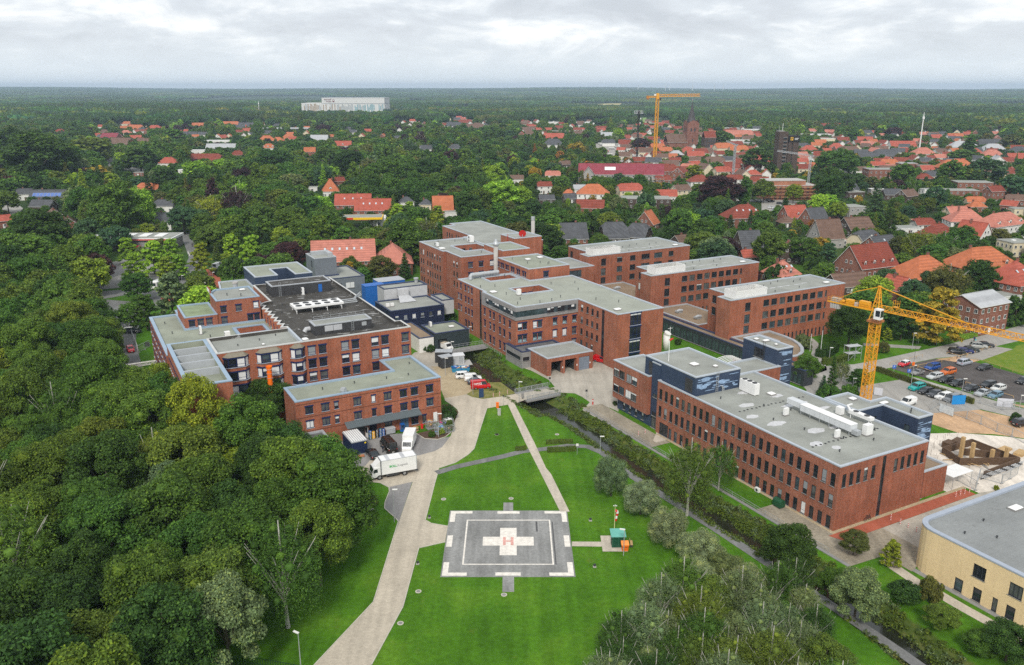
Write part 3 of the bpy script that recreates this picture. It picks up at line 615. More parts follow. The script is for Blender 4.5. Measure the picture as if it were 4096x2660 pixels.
BS=block('blue_stair_core','tall dark blue strip between brick wing and long block',[(.5,47.1),(12.4,47.1),(12.4,52.3),(.5,52.3)][:1]+[(6,47.1),(6,49.7),(.5,49.7)],14.9,PBL,DGY,COPE,row('a',.5,(48.4,),1.6,3.0,3.9,'d2')+row('a',.5,(48.3,),1.5,7.2,8.0,'d2'),z0=8.1)
BS['label']='narrow dark blue wall strip with two small windows beside the brick wing'
LBn=block('flat_roof_link','low flat roof with felt seams behind the blue storey of the long block',[(12.5,42.1),(30,42.1),(30,49.4),(16.8,49.4),(16.8,62.3),(8.1,62.3),(8.1,52.6),(12.5,52.6)],11.4,BRICK,DGY,COPE,[])
BT=block('blue_stair_tower','dark blue tower with ladder, glass door and cloud painting by the curved wing',[(29.6,43.0),(34.3,43.0),(34.3,53.6),(29.6,53.6)],15.0,PBL,DGY,COPE,[('a',29.6,48.6,3.0,11.6,13.8,'d3')])
mural(BT,.2,4.5,0,3,14.6,'x',30,9);ladder(BT,-.1,4.0,11.3,15,math.pi/2,DARK);skl(BT,31.5,51.5,1.0);skl(BT,32.5,49.5,1.6,1.0);skl(BT,32.3,46.2,.7)
BE=block('blue_lift_block','dark blue rooftop block with courtyard opening and cloud wall beside the building site',[(28.8,7.2),(33.0,7.2),(33.0,17.5),(28.4,17.5),(28.4,22.8),(21.9,22.8),(21.9,14.9),(28.8,14.9)],11.9,PBL,DGY,COPE,[('a',28.8,9.3,1.2,6.0,9.8,'d1',None,2),('b',14.9,26.3,2.2,8.0,9.8,'d2')])
mural(BE,0.1,4.1,0,5,11.5,'x',30,12);skl(BE,26.5,20,1.3);skl(BE,30,15.6,1.8,1.0);vents(BE,[(31.2,10.5),(30.4,10)])
wn=row('a',-3.4,(120.8,117.5,115.2,111.6,109.1,105.9),.95,8.6,10.5,'b1t')+row('a',-3.4,(120.8,117.5,115.2,111.6,109.1,105.9),.95,5.2,7.2,'b1t')+row('a',-3.4,(120.8,117.5,115.2,111.6,109.1),.95,1.2,3.4,'b1t')
wn+=row('b',102.5,(-2.2,-.75,2.4,3.9),1.3,8.6,10.6,'b1t')+row('b',102.5,(8.6,11.7,14.8),1.35,8.6,10.6,'b1t',-1,5)
wn+=row('b',102.5,(-2.2,-.75,2.4,3.9),1.3,5.2,7.3,'b1t',-1,5)+[('b',102.5,8.6,1.35,5.2,7.3,'b1',3),('b',102.5,11.7,1.35,5.2,7.3,'b1',3),('b',102.5,14.8,1.35,5.2,7.3,'b1t',-1)]
wn+=row('b',102.5,(14.8,),1.35,1.8,3.9,'b1t')
wn+=row('a',-2.6,(138.3,135.1,133.0,130.8),.95,12.4,14.2,'b1t')+row('a',-2.6,(140.0,138.3,135.1,133.0,130.8),.95,9.0,10.8,'b1t')+row('a',-2.6,(140.0,138.3,135.1,133.0,130.8),.9,5.6,7.4,'b1t')+row('a',-2.6,(135.1,133.1,130.8),.9,1.4,3.6,'b1t')
wn+=[('a',-2.6,125.2,1.2,.2,14.6,'d1',-1,0)]
wn+=row('a',15.9,(100.5,97.8,95.4,93.0),1.05,12.0,13.8,'d1t')+row('a',15.9,(100.5,97.8,95.4,93.0),1.05,8.7,10.4,'d1t')+row('a',15.9,(100.5,97.8,95.4,93.0),1.05,5.4,7.1,'d1t')+row('a',15.9,(100.5,97.8,95.4),1.05,2.1,3.8,'d1t')+[('a',15.9,90.4,1.2,.2,14.6,'d1',-1,0)]
for k in range(4):wn.append(('b',84,21.6,3.5,.6+3.6*k,.6+3.6*k+3.35,'b3t',0 if k%2 else-1,1))
hol=[([(5.5,115.0),(15.0,115.0),(15.0,122.2),(5.5,122.2)],7.2),([(4.8,133.4),(14.2,133.4),(14.2,138.6),(4.8,138.6)],10.0)]
wn+=row('b',122.2,(7.5,10,12),1.3,11.6,13.2,'b1')
MBK=block('hospital_block','broad red-brick middle block with pale roof, light wells and grey panelled corner storey',[(15.9,84),(30.5,84),(30.5,128.8),(15.7,128.8),(15.7,140.5),(-2.6,140.5),(-2.6,123.2),(-3.4,122.3),(-3.4,102.5),(15.9,102.5)][:7]+[(-2.6,122.3),(-3.4,122.3),(-3.4,102.5),(15.9,102.5)],15.0,BRICK2,DECK_PALE,COPE,wn,hol,blinds=.15,seed=5)
BND=tg('panelled_storey','grey panelled top storey with dark ribbon windows wrapping the middle block corner','facade cladding',Wd(-3.4,102.5)+(0,),A)
mb=MB();mb.bb(-.22,-.0,-.22,19.9,13.75,14.86,PANEL_GREY);mb.bb(-.22,0,-.22,19.9,11.3,12.15,PANEL_GREY);mb.bb(0,19.2,-.22,0,13.75,14.86,PANEL_GREY);mb.bb(0,19.2,-.22,0,11.3,12.15,PANEL_GREY)
mb.bb(-.22,0,17.6,19.9,12.15,13.75,PANEL_GREY);mb.bb(18.6,19.2,-.22,0,12.15,13.75,PANEL_GREY);mb.bd('panels',BND)
mb=MB();mb.face([(-.1,17.6,12.15),(-.1,-.1,12.15),(-.1,-.1,13.75),(-.1,17.6,13.75)],GLASS_B);mb.face([(-.1,-.1,12.15),(18.6,-.1,12.15),(18.6,-.1,13.75),(-.1,-.1,13.75)],GLASS_B);mb.bd('ribbon_window',BND)
for ya in(16.3,12.6,11.3,10.0,6.0,4.7,3.4,2.1):adw(BND,-.13,ya,12.2,-math.pi/2,1.2,1.5,'d1t',2,rnd.choice((-1,0,1,2)))
for xa in(9.9,11.0,13.2,14.3,16.4,17.5):adw(BND,xa,-.13,12.2,0,1.05,1.5,'d1t',1,rnd.choice((-1,0,1)))
skl(MBK,-.6,121,1.8);skl(MBK,19,88.5,1.9,1.4)
vents(MBK,[(-1.2,128),(1.4,117),(2.0,110),(-1,106),(5,104.5),(9,105),(13,107),(6,119),(10,117),(3,127),(20,100),(22,112),(24,95),(26,120),(19,122),(12,138)],.6)
UB=block('upper_brick_block','red-brick upper block with a row of paired windows stepping back behind the pale green roof',[(15.75,129.7),(30.2,129.7),(30.2,149.6),(15.75,149.6)],18.2,BRICK2,DGN,COPE,row('a',15.75,(149.0,147.2,146.0,143.9,142.7,140.3,139.1,136.7,135.5,133.0,131.7),.95,15.3,16.9,'b1t')+[('b',129.7,21.8,1.8,15.1,16.9,'b2t')],z0=0)
skl(UB,23,143,1.6);skl(UB,28,144,1.7);vents(UB,[(19,146),(24,137),(26,135),(25,134),(20,138)])
wn=[]
for z0 in(14.4,11.1,7.8,4.5,1.2):wn+=row('a',4.3,(186.0,183.9,180.3,178.2,176.1,174.0,171.9,169.6),1.0,z0,z0+1.75,'d1t')
for z0 in(14.6,11.3):wn+=row('b',155,(8.6,12.4,16.4),1.6,z0,z0+1.8,'b1t')
for z0 in(14.4,11.1,7.8):wn+=row('a',5.3,(160.6,158.2),1.0,z0,z0+1.75,'d1t')
hb=[([(11.0,164.2),(20.4,164.2),(20.4,174.8),(11.0,174.8)],13.0)]
H1=block('hospital_block','red-brick rear block with five rows of windows, left of the steel flue',[(5.3,155),(17.6,155),(17.6,163.6),(22.4,163.6),(22.4,187.6),(4.3,187.6),(4.3,167.0),(5.3,167.0)],18.4,BRICK,DGY,COPE,wn+row('b',hb[0][0][2][1],(13.0,15.6,18.2),1.2,15.6,17.0,'d1'),hb,blinds=.15,seed=8)
vents(H1,[(7,180),(10,184),(16,183),(12,165),(15,160),(20,184)]);skl(H1,6.2,172.0,2.0)
H2=block('hospital_block','far red-brick block with long grey roof and dark panel stripe behind the rear block',[(22.5,171),(45.0,171),(45.0,221),(31,221),(31,216.6),(26,216.6),(26,190),(22.5,190)],18.2,BRICK,DGY,COPE,row('a',26,(212,209.8,207.6,203.6,201.4,199.2),1.0,14.6,16.4,'d1t'),seed=9)
H3=block('roof_plant_block','red-brick rooftop plant room with a red dish and ladder on the far block',[(30.6,166.0),(41.5,166.0),(41.5,176.0),(30.6,176.0)],20.6,BRICK2,DGY,COPE,[],z0=0)
ladder(H3,-.15,4.5,18,20.5,math.pi/2,REDP)
H4=block('lift_tower','small square red-brick lift tower beside the steel flue',[(17.7,150.0),(27.6,150.0),(27.6,163.4),(17.7,163.4)],20.2,BRICK2,DGN,COPE,[])
tag(H4,'square red-brick lift tower beside the round steel flue')
fl=tg('steel_flue','round grey steel flue with conical cap against the brick lift tower','chimney',Wd(16.9,153.2)+(0,));mb=MB();mb.tube([(0,0,0),(0,0,21.4)],.75,CONC,14);mb.bd('shaft',fl,smooth=True);mb=MB();mb.tube([(0,0,21.4),(0,0,21.9),(0,0,22.7),(0,0,23.4)],[1.0,1.15,.6,.4],STEEL,14);mb.bd('cap',fl)
fl2=tg('boiler_chimney','tall pale round chimney standing behind the far brick block','chimney',g('Z3',1580,300,14)+(0,));MB().tube([(0,0,0),(0,0,21)],.72,CONC,14).bd('shaft',fl2,smooth=True);MB().tube([(0,0,20.9),(0,0,22.2)],.8,STEEL,14).bd('cap',fl2)
block('connecting_link','lower red-brick link with greenish roof between middle block and first ward',[(30.5,147.0),(51.0,147.0),(51.0,163),(30.5,163)],12.6,BRICK,DGY,COPE,[('b',147,43.5,5.0,9.3,11.6,'d3',-1,2),('b',147,45.0,1.9,4.6,7.2,'d2')])
def ward(label,b0,b1,wide=False,seed=1):
 aL,aR=51.2,95.6;fa=55.6;wn=[];c0=57.6
 for z0,z1 in((11.2,13.6),(7.8,10.2),(4.9,7.0)):wn+=[('b',b0,c0,2.0,z0,z1,'d2t')]
 for z0,z1 in((11.8,13.6),(8.4,10.3),(5.15,7.0)):
  if wide:wn+=row('b',b0,(64.4,70.0),2.3,z0,z1,'d2',None)+row('b',b0,(75.6,81.2),3.6,z0,z1,'d3',None)+[('b',b0,87.0,2.2,z0,z1,'d2')]
  else:wn+=row('b',b0,(64.4,67.4,70.5,73.5,76.5,79.5,82.5,85.5),2.15,z0,z1,'d2')+[('b',b0,87.9,.75,z0,z1,'d1')]
 wn+=row('b',b0,lin(66.4,88.4,15),.65,.3,2.7,'d1')
 e=b1-5.9;wn+=row('a',fa,(b1-2.2,),1.7,11.2,13.4,'d2')+row('a',fa,(b1-2.2,),1.7,7.8,10.0,'d2')
 p=[(aL,b0),(aR,b0),(aR,b0+5.3),(aR-.6,b0+5.3),(aR-.6,b0+7.5),(aR,b0+7.5),(aR,b1),(fa,b1),(fa,b0+5.2),(aL,b0+5.2)]
 rt=block('ward_wing',label,p,15.0,BRICK2 if seed==2 else BRICK,DGY,COPE,wn,blinds=.06,seed=seed,rev=.2)
 x,y,z=orf(rt,53.6,b0+.8);mb=MB();n=6
 mb.bb(x,x+11.5,y,y+4.4,z,z+.02,DGY)
 for k in range(8):zz=z+.05+k*.29;mb.bb(x,x+11.5,y-.04,y+.08,zz,zz+.22,WHITE);mb.bb(x,x+.12,y+.08,y+4.4,zz,zz+.22,WHITE);mb.bb(x,x+11.5,y+4.4,y+4.52,zz,zz+.22,WHITE);mb.bb(x+11.38,x+11.5,y+.08,y+4.4,zz,zz+.22,WHITE)
 mb.bb(x+.02,x+11.48,y+.01,y+4.4,z,z+2.3,WHITE2,skip='tb');mb.bd('plant_screen',rt)
 skl(rt,91.5,b0+3.4,1.9,1.3);vents(rt,[(60+4*k,b0+9+(k%3)*1.2)for k in range(8)]+[(70,b0+2.5),(80,b0+3)],.4)
 r8=random.Random(seed);mb=MB()
 for k in range(7):xx,yy,zz=orf(rt,66+3.2*k+r8 .random(),b0+5.6+r8 .random());mb.sheet([(xx+math.cos(t)*(1.2+r8 .random()*.5),yy+math.sin(t)*(.16+.2*r8 .random()))for t in lin(0,5.9,12)],zz+.012+.001*k,pln('drying_puddle',(.50,.50,.50),.25,.2,1.5))
 mb.bd('puddle',rt)
 for z in(13.2,9.8):
  x,y,_=orf(rt,95.6,b0+1.2);mb=MB();mb.bb(x,x+.06,y-1.2,y+1.4,z-.45,z+.45,NAVY);mb.bb(x+.06,x+.08,y-.7,y+.6,z-.12,z+.1,WHITE);mb.bd('sign',rt)
 return rt
WA=ward('nearest red-brick ward wing with white roof box and dark square windows, left of the crane',81.3,94.8,seed=2)
WB=ward('red-brick ward wing standing between two like ones',116.2,129.6,seed=3)
WB['label']='second red-brick ward wing, between the nearest and the farthest ward'
WC=ward('farthest red-brick ward wing with wide windows and long green-grey roof',151.0,170.7,True,seed=4)
def podium(label,a0,a1,b0,b1,z):return block('low_gravel_roof_wing',label,[(a0,b0),(a1,b0),(a1,b1),(a0,b1)],z,BRICK,DGV,CGY,[])
podium('gravel-roofed ground floor wing with shiny roof fans between second and nearest ward',52.2,65.7,94.9,116.1,4.6)
podium('gravel-roofed low wing between second and farthest ward',52.2,66.0,129.7,150.9,4.6)
podium('gravel-roofed low wing in front of the nearest ward by the curved roof',52.2,60.5,73,81.2,4.6)
CR=block('glazed_corridor','long glazed corridor with dark fascia beside the lawn below the wards',[(48.9,52),(52.1,52),(52.1,118),(48.9,118)],4.2,DARKFR,DGV,CNV,row('a',48.9,lin(54,116,24),2.4,.25,3.2,'d2',-1,2),rev=.1)
cw=[(60.6,81.2),(60.6,68),(57.6,61.6),(59.0,62.6),(61.6,64.6),(63.6,67.2),(65.0,70.2),(66.0,74),(66.3,78),(66.2,81.2)]
block('curved_wing','low wing with curved grey roof edge beside the dark blue tower',[(56.5,60.5),(59.5,62.2),(62.2,64.8),(64.2,67.8),(65.6,71.2),(66.2,75),(66.2,81.1),(60.6,81.1),(60.6,72.9),(54,72.9),(54,60.5)],4.6,BRICK,DGV,CGY,[],capw=.8)
for k,(a,b)in enumerate(((57,109),(57.5,101),(62.5,98.5),(58,143))):
 t=tg('roof_fan','shiny metal roof fan on the gravel roof, %s'%('by the second ward','farther left of the close pair','nearest to the near ward','by the farthest ward')[k],'roof fan',Wd(a,b)+(4.25,),A);mb=MB();mb.bb(-.7,.7,-.7,.7,0,.3,CONCD);mb.bd('base',t);MB().tube([(-1.1,0,.6),(0,0,.75),(1.1,0,.6)],[.35,.5,.4],STEEL,10).bd('fan_housing',t);MB().bb(-1.4,-.9,-.5,.5,.3,.8,STEEL).bd('motor_box',t)
GA=block('ambulance_garage','flat red-brick garage with two open dark bays and one grey-blue door',[(-2.2,88.3),(11.6,88.3),(11.6,98.2),(-2.2,98.2)],4.8,BRICK,DGY,COPE,[('b',88.3,.75,3.5,.02,3.6,'d1'),('b',88.3,4.85,3.5,.02,3.6,'d1'),('b',88.3,8.95,3.3,.02,3.6,'d1')],rev=1.2)
for ch in list(GA.children):
 if ch.name.startswith('window'):
  for c2 in list(ch.children):bpy.data.objects.remove(c2)
  x=ch.location.x;bpy.data.objects.remove(ch)
  if x>10:MB().bb(x-1.62,x+1.62,.12,.2,.05,3.55,panel_mat('garage_door_panels',(.19,.22,.27),.85,.72,.6)).bd('garage_door',GA)
  else:MB().bb(x-1.8,x+1.8,4.5,4.6,.03,3.7,DARK).bb(x-1.8,x-1.7,1.3,4.5,.03,3.7,DARK).bb(x+1.7,x+1.8,1.3,4.5,.03,3.7,DARK).bb(x-1.8,x+1.8,1.3,4.5,3.6,3.7,DARK).bd('garage_bay',GA)
for x in(4.6,8.9,12.9):MB().bb(x-.12,x+.12,-.1,.0,1.5,1.9,WHITE).bd('wall_lamp',GA)
AN=block('grey_annex','grey panelled flat annex with dark ribbon window beside the ambulance garage',[(-4.9,96.6),(-2.25,96.6),(-2.25,98.3),(8,98.3),(8,102.4),(-4.0,102.4),(-4.0,105.5),(-4.9,105.5)],4.6,PANEL_GREY,pln('dark_roof_felt',(.12,.12,.12),.9,.3),CNV,[('a',-4.9,101.2,7.6,2.0,3.0,'d4',-1,1),('b',96.6,-3.6,1.9,2.0,3.0,'d1',-1,1)])
wn=[]
D0=91.4
step=[(-62.2,103.2),(-63.6,105.2),(-63.6,108.6),(-62.4,108.6)]
for r_,(z0,z1)in enumerate(((13.85,15.95),(10.85,12.95),(7.9,9.95),(4.6,6.7))):
 wn+=row('b',D0,(-60.5,-58.1,-53.0,-50.6,-46.0,-43.6,-38.7),1.7,z0,z1,'b1t',None if r_ else None)
st=[];a,b=-62.6,105.0
stair=[(-62.6,105.2)]
for k in range(8):stair+=[(-62.6-.0+.0,105.2)]if False else[]
sa=lin(-63.6,-63.2,9);sb=lin(105.0,131.0,9)
zig=[]
for k in range(8):zig+=[(-63.9,sb[k]+.0),(-63.9,sb[k]+2.4),(-62.6,sb[k]+2.4)]if k%1==0 else[]
zig=[(-62.6,104.8)]+[p for k in range(8)for p in((-63.9,105.0+k*3.2),(-62.7,105.0+k*3.2+2.6))]+[(-61,131.0)]
dpoly=[(-80.4,D0),(-37.3,D0),(-37.3,97.5),(-38.6,97.5),(-38.6,151.5),(-60.4,151.5),(-60.4,131)]+zig[::-1]+[(-62.6,103.6),(-80.4,103.6)]
DB=block('hospital_block','red-brick block with weathered black roof, saw-tooth inner wall and bay windows',dpoly,17.2,BRICK2,DBK,pln('pale_parapet_coping',(.5,.5,.48),.7,.12),wn,par=.75,blinds=.5,seed=11)
x,y,z=orf(DB,-80.0,D0+.42);mb=MB();mb.sheet([(0.42,.42),(17.6,.42),(18.2,3.2),(17.9,11.78),(.42,11.78)],z+.02,DGY);mb.bd('grey_roof_strip',DB)
mb=MB();mb.bb(17.7,18.2,.1,12.1,z,17.22,COPE);mb.bd('parapet',DB)
for k,(aa,z0,z1)in enumerate([(a0,z0,z1)for a0 in(-61.0,)for z0,z1 in()]):pass
for zz in(14.0,10.9):
 for k in range(7):adw(DB,-63.4+80.4,106.3+k*3.2-D0,zz,math.radians(115),1.2,1.8,'b1t')
def bay(root,xc,w,z0s,y0=0.0,double=True):
 """three-sided bay with metal hood"""
 d=.9;q=[(xc-w/2,y0),(xc-w/2+.8,y0-d),(xc+w/2-.8,y0-d),(xc+w/2,y0)];o=MB()
 zlo,zhi=min(z0s)-1.1,max(z0s)+2.15
 for z in z0s:o.prism([q[0],q[1],q[2],q[3]],z-1.0,z,BRICK2,bottom=True)
 o.prism(q,zhi,zhi+.12,NAVY,bottom=True)
 e=[(xc-w/2-.2,y0),(xc-w/2+.7,y0-d-.25),(xc+w/2-.7,y0-d-.25),(xc+w/2+.2,y0)];tt=[(xc-w/2+.9,y0),(xc+w/2-.9,y0)];hm=pln('bronze_sheet_metal',(.20,.175,.13),.55,.2,2);zz=zhi+.12;zt=zz+.75
 o.face([e[0]+(zz,),e[1]+(zz,),tt[0]+(zt,)],hm);o.face([e[1]+(zz,),e[2]+(zz,),tt[1]+(zt,),tt[0]+(zt,)],hm);o.face([e[2]+(zz,),e[3]+(zz,),tt[1]+(zt,)],hm)
 bo=o.bd('bay',root)
 for z in z0s:
  n=2 if w>4 else 1;ww=(w-1.6)/n
  for k in range(n):adw(bo,xc-w/2+.8+ww*(k+.5),y0-d+.06,z,0,ww-.05,2.1,'b1t',rnd.choice((0,1,2)),rnd.choice((-1,1,2,3,6)))
  for s in(-1,1):adw(bo,xc+s*(w/2-.4),y0-d/2+.02,z,s*math.atan2(d,.8),1.15,2.1,'b1',0,rnd.choice((-1,3)))
for xc,w_ in((16.8,3.0),(10.7,5.2),(3.8,5.0)):bay(DB,xc,w_,(13.85,10.85,7.85,4.7))
P1=block('roof_plant_room','long dark slate-clad plant room with ladder and blue door at the back of the black roof',[(-58.3,137.9),(-42.2,137.9),(-42.2,144.8),(-58.3,144.8)],19.4,PANEL_SLATE,DBK,CGY,[],z0=16.3,par=.15)
ladder(P1,2.2,-.12,16.5,19.4,0);MB().bb(12.6,13.6,-.06,.0,16.5,18.6,BLUEP).bd('door',P1);MB().bb(10.4,12.0,-.05,0,16.5,19.0,DARK).bd('louvre',P1)
P2=block('roof_plant_room','slate-clad plant room with white panels and ladder near the front of the black roof',[(-58.2,96.6),(-44.8,96.6),(-44.8,101.2),(-58.2,101.2)],18.9,PANEL_SLATE,DGY,CGY,[],z0=16.3,par=.15)
ladder(P2,8.8,-.12,16.5,18.9,0);MB().bb(2.3,4.2,-.06,0,17.2,18.5,PLT).bd('panel',P2);MB().bb(4.3,6.3,-.06,0,17.2,18.5,PLT).bd('panel',P2);MB().bb(11.0,12.1,-.06,0,17.4,18.3,STEEL).bd('vent_grille',P2)
MB().tube([(-.05,3.9,17.2),(-.9,3.9,17.2),(-1.3,3.9,16.6)],.55,PLT,12).bd('duct',P2)
mb=MB()
for i in range(7):mb.bar((1+i*2,4.2,18.8),(1+i*2,4.2,19.8),.05,STEEL)
mb.bar((1,4.2,19.8),(13,4.2,19.8),.05,STEEL);mb.bar((1,4.2,19.3),(13,4.2,19.3),.05,STEEL);mb.bd('railing',P2)
fc=tg('cooling_unit','white flat cooling unit with ten dark fans on legs on the black roof','cooling unit',Wd(-57.4,117.2)+(16.45,),A)
MB().bb(0,12.4,0,5.0,1.25,1.75,WHITE).bd('housing',fc)
mb=MB()
for x in(.5,4.4,8.2,11.9):
 for y in(.3,4.7):mb.bar((x,y,0),(x,y,1.25),.14,WHITE);mb.bar((x-.5,y,1.25),(x,y,.5),.1,WHITE)
mb.bd('leg_frame',fc)
for i in range(5):
 for j in range(2):MB().tube([(1.3+i*2.4,1.3+j*2.4,1.75),(1.3+i*2.4,1.3+j*2.4,1.84)],.8,DARK,14).bd('fan',fc)
mb=MB()
for k in range(3):mb.tube([(12.6,2+k*.5,.9+.3*k),(16.5,2+k*.5,.9+.3*k),(16.5+k*.4,5.5,.9+.3*k),(19.4,7.2+.4*k,1.2+.3*k)],.13,STEEL,6)
mb.bd('pipe',fc)
vents(DB,[(-55,110),(-50,113),(-44,108),(-60,120),(-41,104),(-58,128),(-48,128),(-75,97),(-70,99),(-66,101)],.35)
skl(DB,-61.0,94.5,1.4);skl(DB,-70,95,.7)
TR=block('beamed_roof_wing','brick wing with four white beams crossing its sunken grey roof above the trees',[(-88.6,73.5),(-80.5,73.5),(-80.5,104),(-88.6,104)],17.0,BRICK2,DGN,CBL,row('a',-88.6,lin(101,78,14),.8,12.4,14.6,'b1')+row('b',73.5,(-85,-82.2),1.2,8,10.2,'d1'),par=1.5,capw=.75)
mb=MB()
for y in(9.6,15.0,20.0,25.0):mb.bb(.75,7.35,y,y+.45,15.5,16.96,CGY)
mb.bd('beam',TR)
LL=block('low_west_wing','grey-roofed brick wing with light blue copings beside the access road',[(-88.8,104.2),(-62.8,104.2),(-62.8,124.2),(-81.9,124.2),(-81.9,139.7),(-88.8,139.7)],14.5,BRICK2,DGN,CBL,[w_ for z in(11.2,7.9,4.5,1.2)for w_ in row('a',-88.8,lin(137.5,107,9),1.7,z,z+1.9,'b2t')],[([(-71.5,113.6),(-65.2,113.6),(-65.2,119.2),(-71.5,119.2)],6.0)],capw=.7,blinds=.3)
vents(LL,[(-86,132),(-85.5,122),(-84,112),(-78,115),(-75,109),(-86,110)],.5)
GB=block('green_roof_wing','brick wing with mossy green roof and four blue-framed windows',[(-82.2,124.3),(-74.6,124.3),(-74.6,137.4),(-84.9,137.4),(-84.9,139.8),(-82.2,139.8)][:3]+[(-74.6,137.6),(-82.2,137.6)][1:]+[],17.2,BRICK,pln('mossy_roof_felt',(.22,.27,.16),.9,.2,.4),CBL,row('b',124.3,(-80.6,-78.6,-76.6),1.4,14.7,16.4,'b1t'))
TB=block('brick_tower_wing','taller red-brick wing with curved corner and blue-framed windows behind the sunken court',[(-74.6,124.6),(-64.2,124.6),(-64.2,137.2),(-72.8,137.2),(-74.6,134)],20.4,BRICK,DGY,CBL,row('b',124.6,(-73.0,-69.4),1.4,17.2,18.9,'b1t')+row('b',124.6,(-73.0,-66.8),1.4,14.4,16.2,'b1t')+[('b',124.6,-65.2,1.3,14.4,16.2,'b1t'),('b',124.6,-65.2,1.3,17.5,19.2,'b1t',3)])
skl(TB,-66.5,134,1.5,1.0);vents(TB,[(-71,130),(-68,128)])
mb=MB();mb.bb(-.05,.3,8.5,12.5,20.3,21.4,BRICK);mb.bb(-.1,-.05,8.8,12.3,20.5,21.3,WHITE);mb.bd('shed_window',TB)
BN=block('blue_flat_block','dark blue-clad flat block with grey roofs and an inner yard left of the black roof',[(-58.0,160.5),(-51.4,160.5),(-51.4,170.0),(-46.6,170.0),(-46.6,159.4),(-41.5,159.4),(-41.5,177),(-58.0,177)],17.5,PBL,DGN,COPE,[])
BN2=block('low_entrance_block','low flat-roofed block with pale roof and steel stack at the entrance',[(-70.5,138.2),(-60.6,138.2),(-60.6,151.7),(-41.4,151.7),(-41.4,159.2),(-58.2,159.2),(-58.2,173),(-66.4,173)],14.5,BRICK,DGN,COPE,[])
t=tg('steel_stack','round grey steel stack on the low entrance roof','chimney',Wd(-64,158.5)+(14.1,));MB().tube([(0,0,0),(0,0,2.6)],.7,CGY,12).bd('shaft',t);MB().tube([(0,0,2.6),(0,0,3.0)],.85,CONC,12).bd('cap',t)
LK=block('low_curved_wing','low flat roof with air conditioner in front of the curved brick wing',[(-82,140.2),(-74.6,140.2),(-74.6,146),(-82,146)],14.0,BRICK,DGN,CBL,[])
wn=row('b',73.9,(-63.0,-56.3,-49.7,-46.2,-43.7,-40.2),1.6,7.25,9.0,'b2')+row('b',73.9,(-60.7,-52.8),.9,7.3,8.95,'b1')+row('b',73.9,(-63.0,-56.3,-49.7,-46.2,-43.7,-40.2),1.6,4.2,5.9,'b2')+row('b',73.9,(-60.7,-52.8),.9,4.2,5.9,'b1')
wn+=row('b',73.9,(-53.2,-49.8,-43.8),1.6,.6,2.4,'b2')+[('b',73.9,-41.6,.9,.5,2.4,'b1'),('b',73.9,-66.3,1.6,7.25,9.0,'b2'),('b',73.9,-66.3,1.6,4.2,5.9,'b2')]
KB=block('kitchen_building','three-storey red-brick delivery building with light blue roof edge and long metal canopy',[(-69.0,73.9),(-37.6,73.9),(-37.6,91.2),(-45.3,91.2),(-45.3,83.2),(-69.0,83.2)],10.35,BRICK2,DGN,CBL,wn,capw=.6,blinds=.15,seed=21,rev=.22)
mb=MB()
for z0,z1 in((3.55,3.62),(6.62,6.70),(9.45,9.53)):mb.bb(.0,31.4,-.06,0,z0,z1,pln('dark_course_brick',(.12,.04,.025),.9,.2))  # thin dark brick courses running across the front wall
mb.bd('brick_course',KB)
mb=MB();cn=pln('grey_green_sheet_metal',(.105,.13,.14),.5,.1,2)
for k in range(40):x=9.7+k*.41;mb.face([(x,-.05,4.05),(x,-1.9,3.35),(x+.36,-1.9,3.35),(x+.36,-.05,4.05)],cn);mb.face([(x+.36,-.05,4.05),(x+.36,-1.9,3.35),(x+.41,-1.9,3.42),(x+.41,-.05,4.12)],cn)
mb.bb(9.7,26.1,-1.95,-1.87,3.22,3.36,cn);mb.face([(9.7,-.05,4.0),(26.1,-.05,4.0),(26.1,-1.87,3.3),(9.7,-1.87,3.3)],cn);mb.bd('canopy',KB)
MB().bb(12.0,14.0,-.03,.05,0,2.5,DARK).bd('doorway',KB)
for x,r_ in((11.9,-100),(14.1,-78)):q=MB();q.bb(0,1.0,-.03,.03,.05,2.4,WHITE);q.bb(.1,.9,-.045,.045,1.0,2.2,GLASS);q.bd('door',KB,(x,-.05,0),math.radians(r_))
MB().bb(21.9,23.7,-.05,.04,0,2.35,pln('steel_blue_door',(.07,.14,.24),.5,.1)).bd('door',KB);MB().bb(29.5,30.4,-.05,.04,.25,2.45,WHITE).bd('door',KB)
x,y,z=orf(KB,-58.8,74.9);q=MB();q.bb(x-.55,x+.55,y-.45,y+.45,z,z+.7,STEEL);q.tube([(x,y,z+.7),(x,y,z+1.2)],[.75,.6],STEEL,4);q.bd('roof_fan',KB)
vents(KB,[(-43,79),(-55,79.5),(-62,79),(-40,86),(-48,79)],.4)
WS=block('low_brick_store','low brick store with dark flat roof at the edge of the trees',[(-69.5,60.9),(-63.9,60.9),(-63.9,73.8),(-69.5,73.8)],3.4,BRICK2,pln('dark_roof_felt',(.12,.12,.12),.9,.3),CGY,[])
GX=block('grey_plant_building','blue-grey panelled two-stage building with ducts on its roof among the trees',[(-33.5,186.6),(-26.0,186.6),(-26.0,197),(-33.5,197)],16.0,PANEL_GB,DGY,CGY,[('a',-33.5,190,1.3,12.2,14.8,'d1')])
x,y,z=orf(GX,-31.5,193.5);q=MB();q.bb(x-1,x+5,y,y+1.6,z,z+1.3,STEEL);q.bb(x+3.6,x+5.2,y-4,y,z,z+1.2,STEEL);q.bd('duct',GX)
GX2=block('grey_low_building','blue-grey low building with one blind window in front of the plant building',[(-33.6,180.5),(-18.5,180.5),(-18.5,199.5),(-25.9,199.5),(-25.9,186.5),(-33.6,186.5)],10.0,PANEL_GB,DGY,CNV,[('b',180.5,-27,1.4,5.8,8.0,'d1'),('b',180.5,-23.6,3.0,6.2,8.2,'d2',3)])
